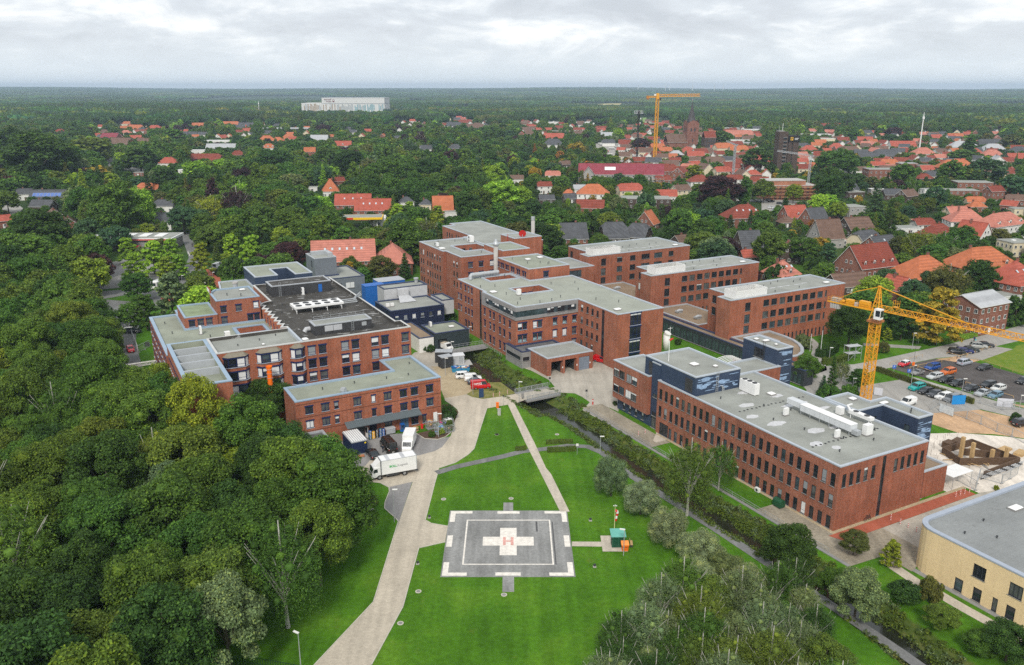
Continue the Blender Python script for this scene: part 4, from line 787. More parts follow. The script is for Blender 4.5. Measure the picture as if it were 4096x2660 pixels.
for k,(a_,b_,w_,d_)in enumerate(((-22.5,168,6.5,4),(-16.5,172,9,6))):
 t=tg('site_container',('bright blue site container, nearer of two, by the black roof','bright blue site container with pale lid, farther of two')[k],'container',Wd(a_,b_)+(6.0,),A);MB().bb(0,w_,0,d_,-6,3.0,BLUEP).bd('body',t);MB().bb(-.1,w_+.1,-.1,d_+.1,3.0,3.12,CGY if k else BLUEP).bd('lid',t)
WBX=block('white_plant_building','light grey metal-clad building with ducts and flat grey roof behind the navy facade',[(-20.9,155),(-6.6,155),(-6.6,161.2),(-20.9,161.2)],10.9,PLT,DGY,CNV,[])
q=MB();q.bb(4.0,7.4,-1.6,-.02,8.5,10.6,PLT);q.face([(4.0,-1.6,8.5),(7.4,-1.6,8.5),(8.6,-5,7.2),(3.2,-5,7.2)],PLT);q.face([(7.4,-1.6,8.5),(7.4,0,8.5),(8.6,0,7.2),(8.6,-5,7.2)],PLT);q.bd('duct',WBX)
MB().tube([(12.4,4.4,10.6),(12.4,4.4,11.8)],.55,STEEL,12).tube([(12.4,4.4,11.8),(12.4,4.4,12.2)],.8,STEEL,12).bd('roof_fan',WBX)
NV=block('navy_facade_building','flat building with navy glass facade and a row of small windows above the sunken yard',[(-24.0,141.5),(-6.8,141.5),(-6.8,154.9),(-24.0,154.9)],7.4,PANEL_NAVY,DGY,CNV,row('b',141.5,(-22.0,-19.3,-16.6,-13.9,-11.2,-8.5),1.2,4.3,5.9,'b1',None),blinds=.7)
block('link_bridge_room','light grey clad link room joining navy facade building and middle block',[(-6.7,143.5),(-2.7,143.5),(-2.7,152),(-6.7,152)],8.2,PLT,DGY,CNV,[],z0=3.6)
BRN=block('gravel_roof_shed','white-walled low building with brown gravel roof beside the parked tipper truck',[(-23.2,121.6),(-18.9,121.6),(-18.9,138),(-23.2,138)],4.3,WHITE2,DGV,CNV,[],par=.12)
DGB=block('dark_green_building','low dark green-grey building with mossy roof and open entry above the culvert',[(-18.7,121.2),(-8.3,121.2),(-8.3,131.2),(-18.7,131.2)],5.1,PANEL_GREEN,DGN,CNV,[('b',121.2,-16.4,2.9,.1,3.2,'d1',-1,0)],rev=.5)
skl(DGB,-11.5,126,1.6,1.2)
yp=[(2.1+3.2*(1-math.sin(t)),-12.3-3.2*(1-math.cos(t)))for t in lin(0,math.pi/2,7)]
yp=[(2.1,-75),(40,-75),(40,-12.3)]+yp
yw=row('a',2.1,(-23.2,-28.4,-33.6,-38.8,-44,-49.2,-54.4),1.9,3.7,5.7,'d3')+row('a',2.1,(-20.6,-23.4,-28.2,-31.2,-36.4,-40),1.3,.2,2.2,'d1')+row('a',2.1,(-26.0,-33.9,-43),.8,.1,2.2,'d1')
YB=block('yellow_brick_building','yellow-brick flat building with rounded corner and dark square windows in the lower right corner',yp,7.4,BRICKY,DECK_GRID,pln('grey_blue_metal_coping',(.33,.37,.43),.5,.08),yw,capw=.75,rev=.25)
vents(YB,[(6,-18),(9,-21),(12,-17),(8,-27),(14,-24),(6.5,-33),(11,-33),(18,-20),(16,-30)],.3)
skl(YB,20,-17,2.2,1.4)
MB().bb(2.9+10,2.9+14,-30+20,-27+20,7.05,7.6,CGY).bd('roof_hatch',YB)
# ------ vehicles
def paint():
 n=NG('car_paint');oi=n.N.new('ShaderNodeObjectInfo');m=n.done(oi.outputs['Color'],.28,spec=.5);n.b.inputs['Coat Weight'].default_value=.5;n.b.inputs['Coat Roughness'].default_value=.12;return m
PAINT=paint();CGLASS=glass_mat('car_glass',(.02,.026,.03),.06);RIM=pln('alloy_wheel',(.38,.39,.40),.4,.1,2,.6);HEADL=pln('headlight_glass',(.62,.64,.66),.15,.05);TAILL=pln('taillight_red',(.35,.01,.01),.2,.05);PLATE=pln('number_plate',(.68,.68,.64),.5,.05)
def loft(mb,sections,m,cap=True):
 for A_,B_ in zip(sections,sections[1:]):
  n=len(A_)
  for k in range(n):j=(k+1)%n;mb.face([A_[k],B_[k],B_[j],A_[j]],m)
 if cap:mb.face(sections[0],m);mb.face(sections[-1][::-1],m)
CARS={}
KINDS={'hatchback':(4.15,1.76,1.48,.95,.88,.24,.44,.86,.97,(.19,.82),0),'saloon':(4.6,1.8,1.45,.93,.86,.26,.44,.72,.87,(.19,.80),0),'estate':(4.65,1.8,1.48,.95,.88,.26,.43,.90,.98,(.19,.79),0),'suv':(4.45,1.86,1.68,1.05,1.0,.24,.40,.89,.98,(.19,.81),0),'people_carrier':(4.6,1.85,1.72,1.02,.95,.16,.38,.90,.98,(.18,.80),0),'small_van':(4.4,1.85,1.85,1.1,1.0,.2,.36,.95,.99,(.18,.80),1),'large_van':(5.9,2.0,2.55,1.35,1.15,.14,.26,.97,.99,(.15,.76),1),'roadster':(4.05,1.78,1.30,.86,.82,.34,.50,.64,.76,(.19,.79),0),'mini':(3.65,1.7,1.42,.93,.86,.25,.42,.88,.97,(.17,.84),0)}
def make_car(kind):
 if kind in CARS:return CARS[kind]
 L,W,H,hb,hbon,x1,x2,x3,x4,wb,van=KINDS[kind];w=W/2;P={}
 X=lambda f:L/2-f*L
 def ring(x,zb,zt,ww,tz=None):
  tz=tz or zt;return[(x,-ww*.93,zb),(x,-ww,zb+.16),(x,-ww,zt-.16),(x,-ww*.93,zt),(x,-ww*.45,tz),(x,ww*.45,tz),(x,ww*.93,zt),(x,ww,zt-.16),(x,ww,zb+.16),(x,ww*.93,zb)]
 b=MB();zb=.2
 st=[(0.0,.30,hbon-.26,w*.80),(.012,.24,hbon-.14,w*.90),(.05,zb,hbon-.07,w*.97),(.13,zb,hbon-.02,w),(x1,zb,hbon+.03,w),(x1+.06,zb,hb,w),(.55,zb,hb+.02,w),(x3,zb,hb+.03,w),(.965,zb+.02,hb-.0,w*.97),(.992,zb+.06,hb-.08,w*.9),(1.0,.34,hb-.16,w*.82)]
 loft(b,[ring(X(f),a,c,ww,c+.03)for f,a,c,ww in st],PAINT);P['body']=b.mesh('body',True)
 g_=MB();wr=w*.80;zr=H-.05;fb=[(X(x1+.015),hb-.04,w*.90),(X(x2),zr,wr),(X(x3),zr-.01,wr*.97),(X(x4),hb-.02,w*.88)]
 s1=[(fb[0][0],-fb[0][2],fb[0][1]),(fb[3][0],-fb[3][2],fb[3][1]),(fb[3][0],fb[3][2],fb[3][1]),(fb[0][0],fb[0][2],fb[0][1])];s2=[(fb[1][0],-fb[1][2],fb[1][1]),(fb[2][0],-fb[2][2],fb[2][1]),(fb[2][0],fb[2][2],fb[2][1]),(fb[1][0],fb[1][2],fb[1][1])]
 for k in range(4):j=(k+1)%4;g_.face([s1[j],s1[k],s2[k],s2[j]][::-1],CGLASS)
 g_.sheet([(p[0],p[1])for p in s2],zr-.02,CGLASS);P['windows']=g_.mesh('windows')
 r=MB()
 def rr(x,ww,z):return[(x,-ww,z-.05),(x,-ww*.9,z+.01),(x,-ww*.4,z+.05),(x,ww*.4,z+.05),(x,ww*.9,z+.01),(x,ww,z-.05)]
 xf,xr=fb[1][0]+.05,fb[2][0]-.06
 loft(r,[rr(xf,wr*.97,zr-.03),rr(xf-.25,wr+.02,zr+.0),rr((xf+xr)/2,wr+.03,zr+.02),rr(xr+.2,wr+.01,zr),rr(xr,wr*.95,zr-.03)],PAINT)
 for s in(-1,1):
  def lp(t0,t1):return None
  r.bar((s1[0][0],s*fb[0][2],fb[0][1]),(s2[0][0],s*fb[1][2],fb[1][1]),.08,PAINT);r.bar((s1[1][0],s*fb[3][2],fb[3][1]),(s2[1][0],s*fb[2][2],fb[2][1]),.13,PAINT)
  for t in((.36,.66)if kind not in('roadster','mini')else(.42,)):
   xa=s1[0][0]+(s1[1][0]-s1[0][0])*t;xb=s2[0][0]+(s2[1][0]-s2[0][0])*t;r.bar((xa,s*(w*.90+.005),hb-.02),(xb,s*(wr+.005),zr),.08,PAINT)
  if van:
   xa=s1[0][0]+(s1[1][0]-s1[0][0])*.36;xb=s2[0][0]+(s2[1][0]-s2[0][0])*.36;q=[(xa,s*(w*.905+.01),hb-.05),(s1[1][0],s*(w*.885+.01),hb-.05),(s2[1][0],s*(wr*.97+.015),zr),(xb,s*(wr+.015),zr)];r.face(q if s<0 else q[::-1],PAINT)
 P['roof']=r.mesh('roof')
 t=MB();rad=.31 if L<5 else .36;t.tube([(0,-.1,rad),(0,.1,rad)],rad,BLACK,16);ty=t.mesh('tyre');t=MB();t.tube([(0,-.11,rad),(0,.11,rad)],rad*.62,RIM,12);P['rim']=t.mesh('rim');P['tyre']=ty
 h=MB();h.box((0,0,0),(.16,.36,.13),HEADL);P['headlight']=h.mesh('headlight');h=MB();h.box((0,0,0),(.1,.2,.22),TAILL);P['taillight']=h.mesh('taillight');h=MB();h.box((0,0,0),(.02,.5,.11),PLATE);P['plate']=h.mesh('number_plate');h=MB();h.box((0,0,0),(.14,.2,.13),PAINT);P['mirror']=h.mesh('mirror')
 CARS[kind]=(P,(L,w,H,hb,hbon,X,wb,fb));return CARS[kind]
def car(kind,label,pos,yaw,col,name='parked_car',cat='car',group=None,roofcol=None):
 P,(L,w,H,hb,hbon,X,wb,fb)=make_car(kind);t=tg(name,label,cat,(pos[0],pos[1],pos[2]if len(pos)>2 else .04),yaw,group);c=tuple(hx(col))+(1,)if isinstance(col,str)else tuple(col)+(1,)
 put('body',P['body'],t,color=c);put('windows',P['windows'],t);put('roof',P['roof'],t,color=(tuple(hx(roofcol))+(1,))if roofcol else c)
 for f in wb:
  for s in(-1,1):o=put('wheel',P['tyre'],t,(X(f),s*(w-.1),0));put('rim',P['rim'],o)
 for s in(-1,1):
  put('headlight',P['headlight'],t,(X(.03),s*w*.70,hbon-.2));put('taillight',P['taillight'],t,(X(.99),s*w*.80,hb-.2));put('mirror',P['mirror'],t,(fb[0][0]-.35,s*(w+.08),hb+.06),color=c)
 put('number_plate',P['plate'],t,(X(0)+.012,0,.46));put('number_plate',P['plate'],t,(X(1)-.012,0,.62));return t
Bk,Dg,Sv,Wh,Db,Rd='#16171a','#3a3d42','#a9adb0','#dedfdd','#16264a','#b01018'
YA=A+math.pi
def cars_at(s,rows,group,yaw,z=.05):
 for x,y,kind,col,label in rows:car(kind,label,g(s,x,y)+(z,),yaw+rnd.uniform(-.05,.05),col,group=group)
cars_at('Y3',[(1100,768,'suv','#0f9c98','turquoise hatchback at the left end of the row outside the car park hedge'),(1205,812,'hatchback',Bk,'black car right beside the turquoise hatchback by the hedge'),(1310,846,'hatchback',Dg,'dark grey car parked directly left of the white estate by the hedge'),(1418,874,'estate',Wh,'white estate car between a dark car and the blue banner'),(1525,905,'people_carrier','#6f7478','grey people carrier half hidden behind the blue fence banner')],'cars outside the car park hedge',YA)
cars_at('Y3',[(1107,588,'roadster','#7d7c7a','grey open-top roadster in the dark gravel car park'),(1312,635,'estate','#b9bcbd','silver estate car in the second row of the dark gravel car park'),(1446,675,'hatchback',Bk,'black hatchback next to the silver estate car on dark gravel'),(1577,718,'hatchback','#1d1f22','black hatchback with pale bonnet in the middle of the gravel row'),(1745,777,'saloon','#26292e','long dark grey car on gravel beside a lamp post'),(1882,835,'saloon','#9fa4a7','silver saloon beside the pale blue hatchback on the gravel'),(2032,860,'hatchback','#5d7f92','pale blue hatchback at the right end of the gravel row')],'cars on the dark gravel car park',YA)
cars_at('Y3',[(1283,528,'people_carrier','#12458f','bright blue people carrier on the dark gravel'),(1470,583,'suv','#c2601a','orange crossover with black roof on the dark gravel'),(1905,528,'saloon','#25262a','black saloon in front of the meadow rope'),(1945,735,'estate','#1b1c1f','black estate car on gravel in front of the small white car'),(2068,778,'hatchback','#c9cac6','small white hatchback parked beside the black estate')],'cars on the dark gravel car park',YA)
car('people_carrier','silver people carrier facing right in front of the meadow',g('Y3',1668,470)+(.05,),A,'#a3a8b2',group='cars on the dark gravel car park')
car('mini','small red car with white roof by the wooden rail',g('Y3',950,485)+(.05,),YA+.1,'#c41422',roofcol='#e4e4e4',group='cars on the dark gravel car park')
cars_at('Y3',[(1578,345,'suv','#121316','black off-roader nearest the sandy corner'),(1668,330,'estate','#15205c','dark blue estate between black off-roader and dark green car'),(1735,315,'saloon','#17211f','dark green saloon in the strip beside the lane'),(1835,275,'suv','#9b9d99','silver off-roader on the strip beside the lane'),(1915,258,'saloon','#2c2e33','dark saloon at the far end of the strip beside the meadow')],'cars on the strip beside the meadow',A-.75)
car('estate','dark car at the right picture edge on the gravel car park',g('Y3',2368,690)+(.05,),YA,'#1b1c20');car('suv','dark off-roader with red tail lights beside the round bush',g('Y3',2345,1195)+(.05,),.3,'#1c1b22')
car('saloon','black car on the lane under the crane jib',g('Y3',1860,105)+(.05,),.5,'#15161a');car('hatchback','dark small car between garden trees left of the crane mast',g('Y3',220,860)+(.05,),-1.0,Bk);car('small_van','white van beyond the blue rooftop block',g('Y3',990,950)+(.05,),YA,Wh,'parked_van','van')
car('hatchback','white hatchback beside the white garage doors',g('X6',985,838)+(.05,),.25,Wh)
cars_at('Z1',[(140,565,'people_carrier','#22252b','dark people carrier left of the blue-grey hatchback'),(240,555,'hatchback','#3d4d66','blue-grey hatchback by the bus'),(5,585,'hatchback','#1b1d22','black hatchback at the left of the visitor car park')],'cars in the visitor car park',-1.75)
car('hatchback','black car driving down the bus road between lime trees',g('Z1',780,465)+(.04,),-1.65,'#141519','car');car('estate','black estate under the small lime tree',g('Z1',1160,412)+(.04,),-.05,'#141519');car('suv','black off-roader beside the flat roof parapet',g('Z1',1425,318)+(.04,),-.2,'#141519');car('saloon','dark car farthest back in the side car park',g('Z1',1385,268)+(.04,),-.2,'#1d2024');car('large_van','white van behind the small lime tree',g('Z1',1100,370)+(.04,),1.5,'#c9cccb','parked_van','van')
car('hatchback','red car driving on the access road beside the west wing',g('Z1',68,1352)+(.04,),-1.0,'#b4131f','car');car('estate','white estate parked at the end of the access road',g('Z1',75,1090)+(.04,),.15,'#c8cbcc');car('estate','black estate in front of the white one on the access road',g('Z1',95,1135)+(.04,),.15,'#15171a')
car('saloon','black car with its tail to the camera beside the navy container',g('Y7',862,668)+(.03,),2.05,'#17191b');bv=car('large_van','black delivery van with open side door in the yard',g('Y7',1052,590)+(.03,),2.05,'#17140f','parked_van','van')
car('people_carrier','white people carrier with rear windows beside the blue skip',g('Z8',468,778)+(.03,),-.15+.35,Wh);car('small_van','white panel van between people carrier and red van',g('Z8',568,808)+(.03,),.2,Wh,'parked_van','van');car('saloon','dark grey car mostly hidden behind the red van',g('Z8',610,845)+(.03,),.2,'#35414b')
rv=car('large_van','red panel van with white lettering on the sandy parking',g('Z8',660,898)+(.03,),.17,'#c00d18','parked_van','van')
for ch in rv.children:pass
rv.scale=(.82,.95,.80)
q=put('lettering',text_mesh('OPITZ',.85,WHITE,.005,.02),rv,(-.9,-.965,1.72));q.rotation_euler=(math.radians(80),0,0)
rg=car('small_van','red van with white stripe beside the ambulance garage',g('Z8',2095,590)+(.03,),-.62,'#b90b15','parked_van','van');q=put('lettering',text_mesh('Notarzt',.4,WHITE),rg,(1.35,0,1.06));q.rotation_euler=(0,0,math.pi/2)
def wheels(t,xs,y,r=.48):
 mt=MB();mt.tube([(0,-.14,r),(0,.14,r)],r,BLACK,18);me=mt.mesh('tyre');mt=MB();mt.tube([(0,-.15,r),(0,.15,r)],r*.55,RIM,12);mr=mt.mesh('rim')
 for x in xs:
  for s in(-1,1):o=put('wheel',me,t,(x,s*y,0));put('rim',mr,o)
def box_truck():
 p1,p2=g('Y7',958,950),g('Y7',1240,898);yaw=math.atan2(p1[1]-p2[1],p1[0]-p2[0]);c=((p1[0]+p2[0])/2,(p1[1]+p2[1])/2)
 nx,ny=-math.sin(yaw),math.cos(yaw);c=(c[0]-nx*1.1,c[1]-ny*1.1)if(c[0]-nx)**2+(c[1]-ny)**2>c[0]**2+c[1]**2 else(c[0]+nx*1.1,c[1]+ny*1.1)
 t=tg('box_truck','white box truck with green and grey lettering crossing the yard exit','truck',(c[0],c[1],.04),yaw);wheels(t,(2.45,-2.35),1.05)
 m=MB();m.bb(-4.6,3.5,-.45,.45,.62,.92,DARK);m.bb(-1.2,1.2,.6,1.15,.45,.85,DARK);m.bb(-1.2,1.2,-1.15,-.6,.45,.85,DARK);m.bb(-5.0,-4.6,-1.1,1.1,.55,.75,DARK);m.bd('chassis',t)
 m=MB();m.bb(-4.75,2.05,-1.25,1.25,.95,3.75,WHITE)
 m.bb(-4.79,-4.75,-1.27,1.27,.95,3.78,STEEL);m.bd('cargo_box',t);m=MB()
 for x in(-4.7,2.0):m.bb(x-.04,x+.05,-1.27,1.27,.93,3.77,PLT)
 m.bb(-4.7,2.0,-1.27,-1.2,3.68,3.77,PLT);m.bb(-4.7,2.0,1.2,1.27,3.68,3.77,PLT);m.bb(-2.6,-1.9,-1.2,1.2,3.75,3.765,PLT);m.bb(.3,1.0,-1.2,1.2,3.75,3.765,PLT);m.bd('box_frame',t)
 m=MB();S=lambda x,w_,zb,zt:[(x,-w_,zb),(x,-w_,zt),(x,w_,zt),(x,w_,zb)]
 loft(m,[S(2.2,1.16,.85,2.5),S(3.45,1.16,.55,2.5),S(3.75,1.13,.5,1.55),S(3.82,1.05,.52,.9)],WHITE);m.bd('cab',t)
 m=MB();m.face([(3.79,-1.0,1.5),(3.79,1.0,1.5),(3.52,1.0,2.4),(3.52,-1.0,2.4)],CGLASS)
 for s in(-1,1):q=[(2.75,s*1.175,1.55),(3.5,s*1.165,1.55),(3.4,s*1.175,2.25),(2.75,s*1.175,2.25)];m.face(q if s<0 else q[::-1],CGLASS)
 m.bd('windows',t);m=MB();loft(m,[S(2.2,1.1,2.5,3.7),S(2.6,1.0,2.5,3.3),S(3.3,.85,2.5,2.62)],WHITE);m.bd('wind_deflector',t)
 m=MB();m.face([(2.66,-.35,3.27),(2.72,.1,3.22),(2.92,.3,3.06),(2.8,-.25,3.16)],pln('logo_green',(.02,.45,.16),.5,.05));
 for s in(-1,1):MB().box((3.8,s*.8,.8),(.1,.35,.2),HEADL).bd('headlight',t);MB().box((3.55,s*1.4,1.9),(.1,.22,.5),DARK).bd('mirror',t)
 MB().bb(3.81,3.86,-1.0,1.0,1.0,1.35,DARK).bd('grille',t)
 sd_=-1 if(Matrix.Rotation(yaw,2)@Vector((0,-1))).dot(Vector((-c[0],-c[1])))>0 else 1
 def side(txt,x,size,m,z=2.35,bold=.0):
  o=put('lettering',text_mesh(txt,size,m,.004,bold),t,(x,sd_*1.256,z));o.rotation_euler=(math.pi/2,0,0 if sd_<0 else math.pi);return o
 dx=1 if sd_<0 else-1
 side('BOLL',-1.35-dx*.95+.2,.62,pln('sign_green',(.01,.36,.07),.5,.05),bold=.02);side('Logistik',-1.35+dx*.95+.2,.60,pln('sign_grey',(.12,.12,.12),.5,.05));side('|',-1.35-dx*.08+.2,.7,pln('sign_grey',(.12,.12,.12),.5,.05))
 m=MB();m.bb(2.95,3.3,sd_*1.08-.02,sd_*1.08+.02,2.7,3.1,pln('logo_green',(.02,.45,.16),.5,.05));return t
box_truck()
def small_box_truck():
 c=g('Y7',1285,600);t=tg('box_van','white high box van standing behind the lettered truck','truck',(c[0],c[1]+1.5,.04),math.radians(-92));wheels(t,(1.7,-1.7),.95,.38)
 MB().bb(-3.2,1.1,-1.1,1.1,.7,3.0,WHITE).bd('cargo_box',t);m=MB();S=lambda x,w_,zb,zt:[(x,-w_,zb),(x,-w_,zt),(x,w_,zt),(x,w_,zb)];loft(m,[S(1.15,1.0,.4,2.1),S(2.0,1.0,.4,2.05),S(2.6,.98,.4,1.2),S(3.1,.9,.45,.95)],WHITE);m.bd('cab',t)
 MB().face([(2.58,-.85,1.28),(2.58,.85,1.28),(2.05,.85,2.0),(2.05,-.85,2.0)],CGLASS).__class__;q=MB();q.face([(2.58,-.85,1.28),(2.58,.85,1.28),(2.06,.85,2.0),(2.06,-.85,2.0)],CGLASS);q.bd('windscreen',t);MB().bb(-3.0,1.5,-.4,.4,.4,.7,DARK).bd('chassis',t)
small_box_truck()
def tipper():
 c=g('Z8',238,440);t=tg('tipper_truck','white pick-up truck with beige tarpaulin cover by the low gravel-roofed building','truck',(c[0],c[1],.04),A-math.pi/2+.28);wheels(t,(1.6,-1.7),.9,.36);m=MB();S=lambda x,w_,zb,zt:[(x,-w_,zb),(x,-w_,zt),(x,w_,zt),(x,w_,zb)]
 loft(m,[S(.55,.98,.4,2.1),S(1.45,.98,.4,2.05),S(1.95,.96,.4,1.25),S(2.6,.88,.45,1.0)],WHITE);m.bd('cab',t);q=MB();q.face([(1.93,-.85,1.3),(1.93,.85,1.3),(1.5,.85,2.0),(1.5,-.85,2.0)],CGLASS);q.bd('windscreen',t)
 MB().bb(-3.0,.5,-1.0,1.0,.7,1.9,WHITE).bd('load_bed',t);q=MB();q.bb(-3.02,.52,-1.02,1.02,1.9,2.1,pln('beige_tarpaulin',(.5,.43,.33),.9,.15));q.face([(-3,-1,2.1),(.5,-1,2.1),(.5,0,2.25),(-3,0,2.25)],pln('beige_tarpaulin',(.5,.43,.33)));q.face([(-3,0,2.25),(.5,0,2.25),(.5,1,2.1),(-3,1,2.1)],pln('beige_tarpaulin',(.5,.43,.33)));q.bd('tarpaulin',t);MB().bb(-2.8,1.5,-.4,.4,.4,.7,DARK).bd('chassis',t)
tipper()
def bus():
 p=g('Z1',345,628);q_=g('Z1',560,545);yaw=math.atan2(q_[1]-p[1],q_[0]-p[0]);t=tg('bus','white bus with red swoosh waiting at the stop behind a dark tree','bus',(p[0]+math.cos(yaw)*6,p[1]+math.sin(yaw)*6,.04),yaw)
 m=MB();S=lambda x,w_,zb,zt:[(x,-w_,zb),(x,-w_*.98,zt-.15),(x,-w_*.85,zt),(x,w_*.85,zt),(x,w_*.98,zt-.15),(x,w_,zb)]
 loft(m,[S(-6,1.2,.35,3.0),S(-5.7,1.26,.3,3.1),S(5.6,1.26,.3,3.1),S(6,1.18,.35,3.0)],WHITE);m.bd('body',t);m=MB()
 for s in(-1,1):m.bb(-5.4,5.3,s*1.262-.01,s*1.262+.01,1.35,2.55,CGLASS)
 m.bb(6.0-.06,6.03,-1.0,1.0,1.1,2.7,CGLASS);m.bb(-6.02,-5.98,-.95,.95,1.5,2.6,CGLASS);m.bd('windows',t);wheels(t,(3.4,-3.2),1.12,.48)
 m=MB()
 for s in(-1,1):y=s*1.275;P_=[(-5.8,y,.6),(-2.6,y,.5),(.4,y,.9),(2.4,y,1.3),(-1.5,y,1.3),(-4.2,y,1.1)];m.face(P_ if s<0 else P_[::-1],REDP)
 m.bd('red_stripe',t);MB().bb(-4,2,-.7,.7,3.08,3.28,PLT).bd('roof_unit',t)
 for s in(-1,1):MB().box((-6.0,s*.9,.9),(.05,.2,.4),TAILL).bd('taillight',t)
bus()
# ------ cranes
def lattice(mb,p0,p1,w,h,m,step,t=.09,tri=False,w1=None):
 """a lattice beam from p0 to p1, square (w x h) or triangular"""
 p0=Vector(p0);p1=Vector(p1);d=(p1-p0).normalized();L=(p1-p0).length;up=Vector((0,0,1))if abs(d.z)<.9 else Vector((0,1,0));sx=d.cross(up).normalized();sy=sx.cross(d).normalized()
 n=max(2,round(L/step));C=[]
 for i in range(n+1):
  c=p0+d*(L*i/n);k=1 if w1 is None else 1+(w1/w-1)*i/n
  C.append([c-sx*w/2*k,c+sx*w/2*k,c+sy*h*k]if tri else[c-sx*w/2*k-sy*h/2*k,c+sx*w/2*k-sy*h/2*k,c+sx*w/2*k+sy*h/2*k,c-sx*w/2*k+sy*h/2*k])
 q=len(C[0])
 for k in range(q):mb.bar(C[0][k],C[-1][k],t*1.6,m)
 for i in range(n):
  for k in range(q):
   j=(k+1)%q
   if i%2:mb.bar(C[i][k],C[i+1][j],t*.8,m)
   else:mb.bar(C[i][j],C[i+1][k],t*.8,m)
   mb.bar(C[i][k],C[i][j],t*.7,m)
 return C
cr=tg('tower_crane','yellow tower crane with white cab and long lattice jib beside the building site','crane',(80.3,176.7,0),math.radians(-52))
mb=MB();lattice(mb,(0,0,.6),(0,0,20.6),1.75,1.75,YELLOW,1.15,.11);lattice(mb,(0,0,.6),(0,0,20.6),1.75,1.75,YELLOW,2.3,.08);mb.bd('mast',cr)
MB().bb(-3,3,-3,3,0,.6,CONC).bd('base',cr)
mb=MB();mb.bb(-1.35,1.35,-1.35,1.35,20.5,20.95,pln('rust_brown_ring',(.36,.14,.05),.7,.2));lattice(mb,(0,0,20.9),(0,0,23.2),2.1,2.1,YELLOW,1.1,.1,w1=1.3);mb.bd('slewing_ring',cr)
mb=MB()
for sx in(-1,1):
 for sy in(-1,1):mb.bar((sx*.75,sy*.75,23),(sx*.14,sy*.14,28.4),.16,YELLOW)
for z in(24,25,26,27):k=.75-(z-23)*.113;mb.bar((-k,-k,z),(k,-k,z),.09,YELLOW);mb.bar((-k,k,z),(k,k,z),.09,YELLOW);mb.bar((-k,-k,z),(-k,k,z),.09,YELLOW);mb.bar((k,-k,z),(k,k,z),.09,YELLOW);mb.bar((-k,-k,z),(k-.1,-k+.1,z+1),.07,YELLOW);mb.bar((k,k,z),(-k+.1,k-.1,z+1),.07,YELLOW)
mb.bb(-.3,.3,-.3,.3,28.3,28.6,YELLOW);mb.bd('tower_head',cr)
mb=MB();lattice(mb,(1.0,0,23.3),(42,0,23.3),1.25,1.15,YELLOW,1.15,.085,True);mb.bd('jib',cr)
mb=MB();mb.bar((.1,0,28.4),(18.6,0,24.5),.17,YELLOW);mb.bar((.1,0,28.4),(6.2,.1,27.15),.1,YELLOW);mb.bar((18.6,0,24.5),(34,0,24.5),.1,YELLOW);mb.bar((-.1,0,28.4),(-5.2,0,26.4),.15,YELLOW);mb.bar((-5.2,.2,26.4),(-10,.5,23.6),.05,YELLOW);mb.bar((-5.2,-.2,26.4),(-10,-.5,23.6),.05,YELLOW);mb.bd('tie_bar',cr)
mb=MB();mb.bb(-11.6,-1,-.75,-.6,22.9,23.2,YELLOW);mb.bb(-11.6,-1,.6,.75,22.9,23.2,YELLOW);mb.bb(-11.6,-1,-.6,.6,22.95,23.02,YELLOW)
for i in range(12):x=-11.5+i*.9;mb.bar((x,-.75,23.2),(x,-.75,24.1),.05,YELLOW);mb.bar((x,.75,23.2),(x,.75,24.1),.05,YELLOW)
for z in(23.65,24.1):mb.bar((-11.5,-.75,z),(-1.6,-.75,z),.05,YELLOW);mb.bar((-11.5,.75,z),(-1.6,.75,z),.05,YELLOW)
mb.bd('counter_jib',cr)
for i in range(4):MB().bb(-10.9+i*.55,-10.45+i*.55,-.55,.55,21.6,24.0,CONC).bd('counterweight',cr)
MB().bb(-7.2,-5.6,-.5,.5,23.05,24.3,YELLOW).bb(-5.2,-4.4,-.3,.3,23.05,23.9,PLT).bb(-4.0,-1.7,-.55,.55,23.05,24.6,YELLOW).bd('winch',cr)
mb=MB();mb.tube([(-8.3,-.5,23.5),(-8.3,.5,23.5)],.35,YELLOW,12);mb.bd('winch_drum',cr)
cb=MB();cb.bb(.5,2.0,-2.1,-.7,21.6,23.9,WHITE);cbo=cb.bd('cab',cr);q=MB();q.bb(1.98,2.03,-2.0,-.8,22.1,23.6,CGLASS);q.bb(.9,1.9,-2.13,-2.08,22.3,23.6,CGLASS);q.bd('windows',cbo)
mb=MB();mb.bb(3.6,4.6,-.3,.6,24.6,24.7,YELLOW)
for x in(3.6,4.6):
 for y in(-.3,.6):mb.bar((x,y,24.6),(x,y,26.1),.06,YELLOW)
mb.bar((3.6,-.3,25.4),(4.6,-.3,25.4),.06,YELLOW);mb.bar((3.6,.6,25.4),(4.6,.6,25.4),.06,YELLOW);mb.bar((3.6,-.3,26.1),(4.6,-.3,26.1),.06,YELLOW);mb.bd('service_basket',cr)
mb=MB();mb.bb(9.0,10.2,-.6,.6,22.7,23.1,YELLOW);mb.bar((9.6,0,22.8),(9.6,0,13.5),.04,DARK);mb.bb(9.4,9.8,-.2,.2,12.9,13.6,ORANGE);mb.bar((9.6,0,12.9),(9.6,.1,6),.03,DARK);mb.bd('trolley',cr)
tb=g('X3',1325,806);tc=tg('tower_crane','distant yellow tower crane with flat jib rising above the town roofs','crane',tb+(0,),math.radians(4))
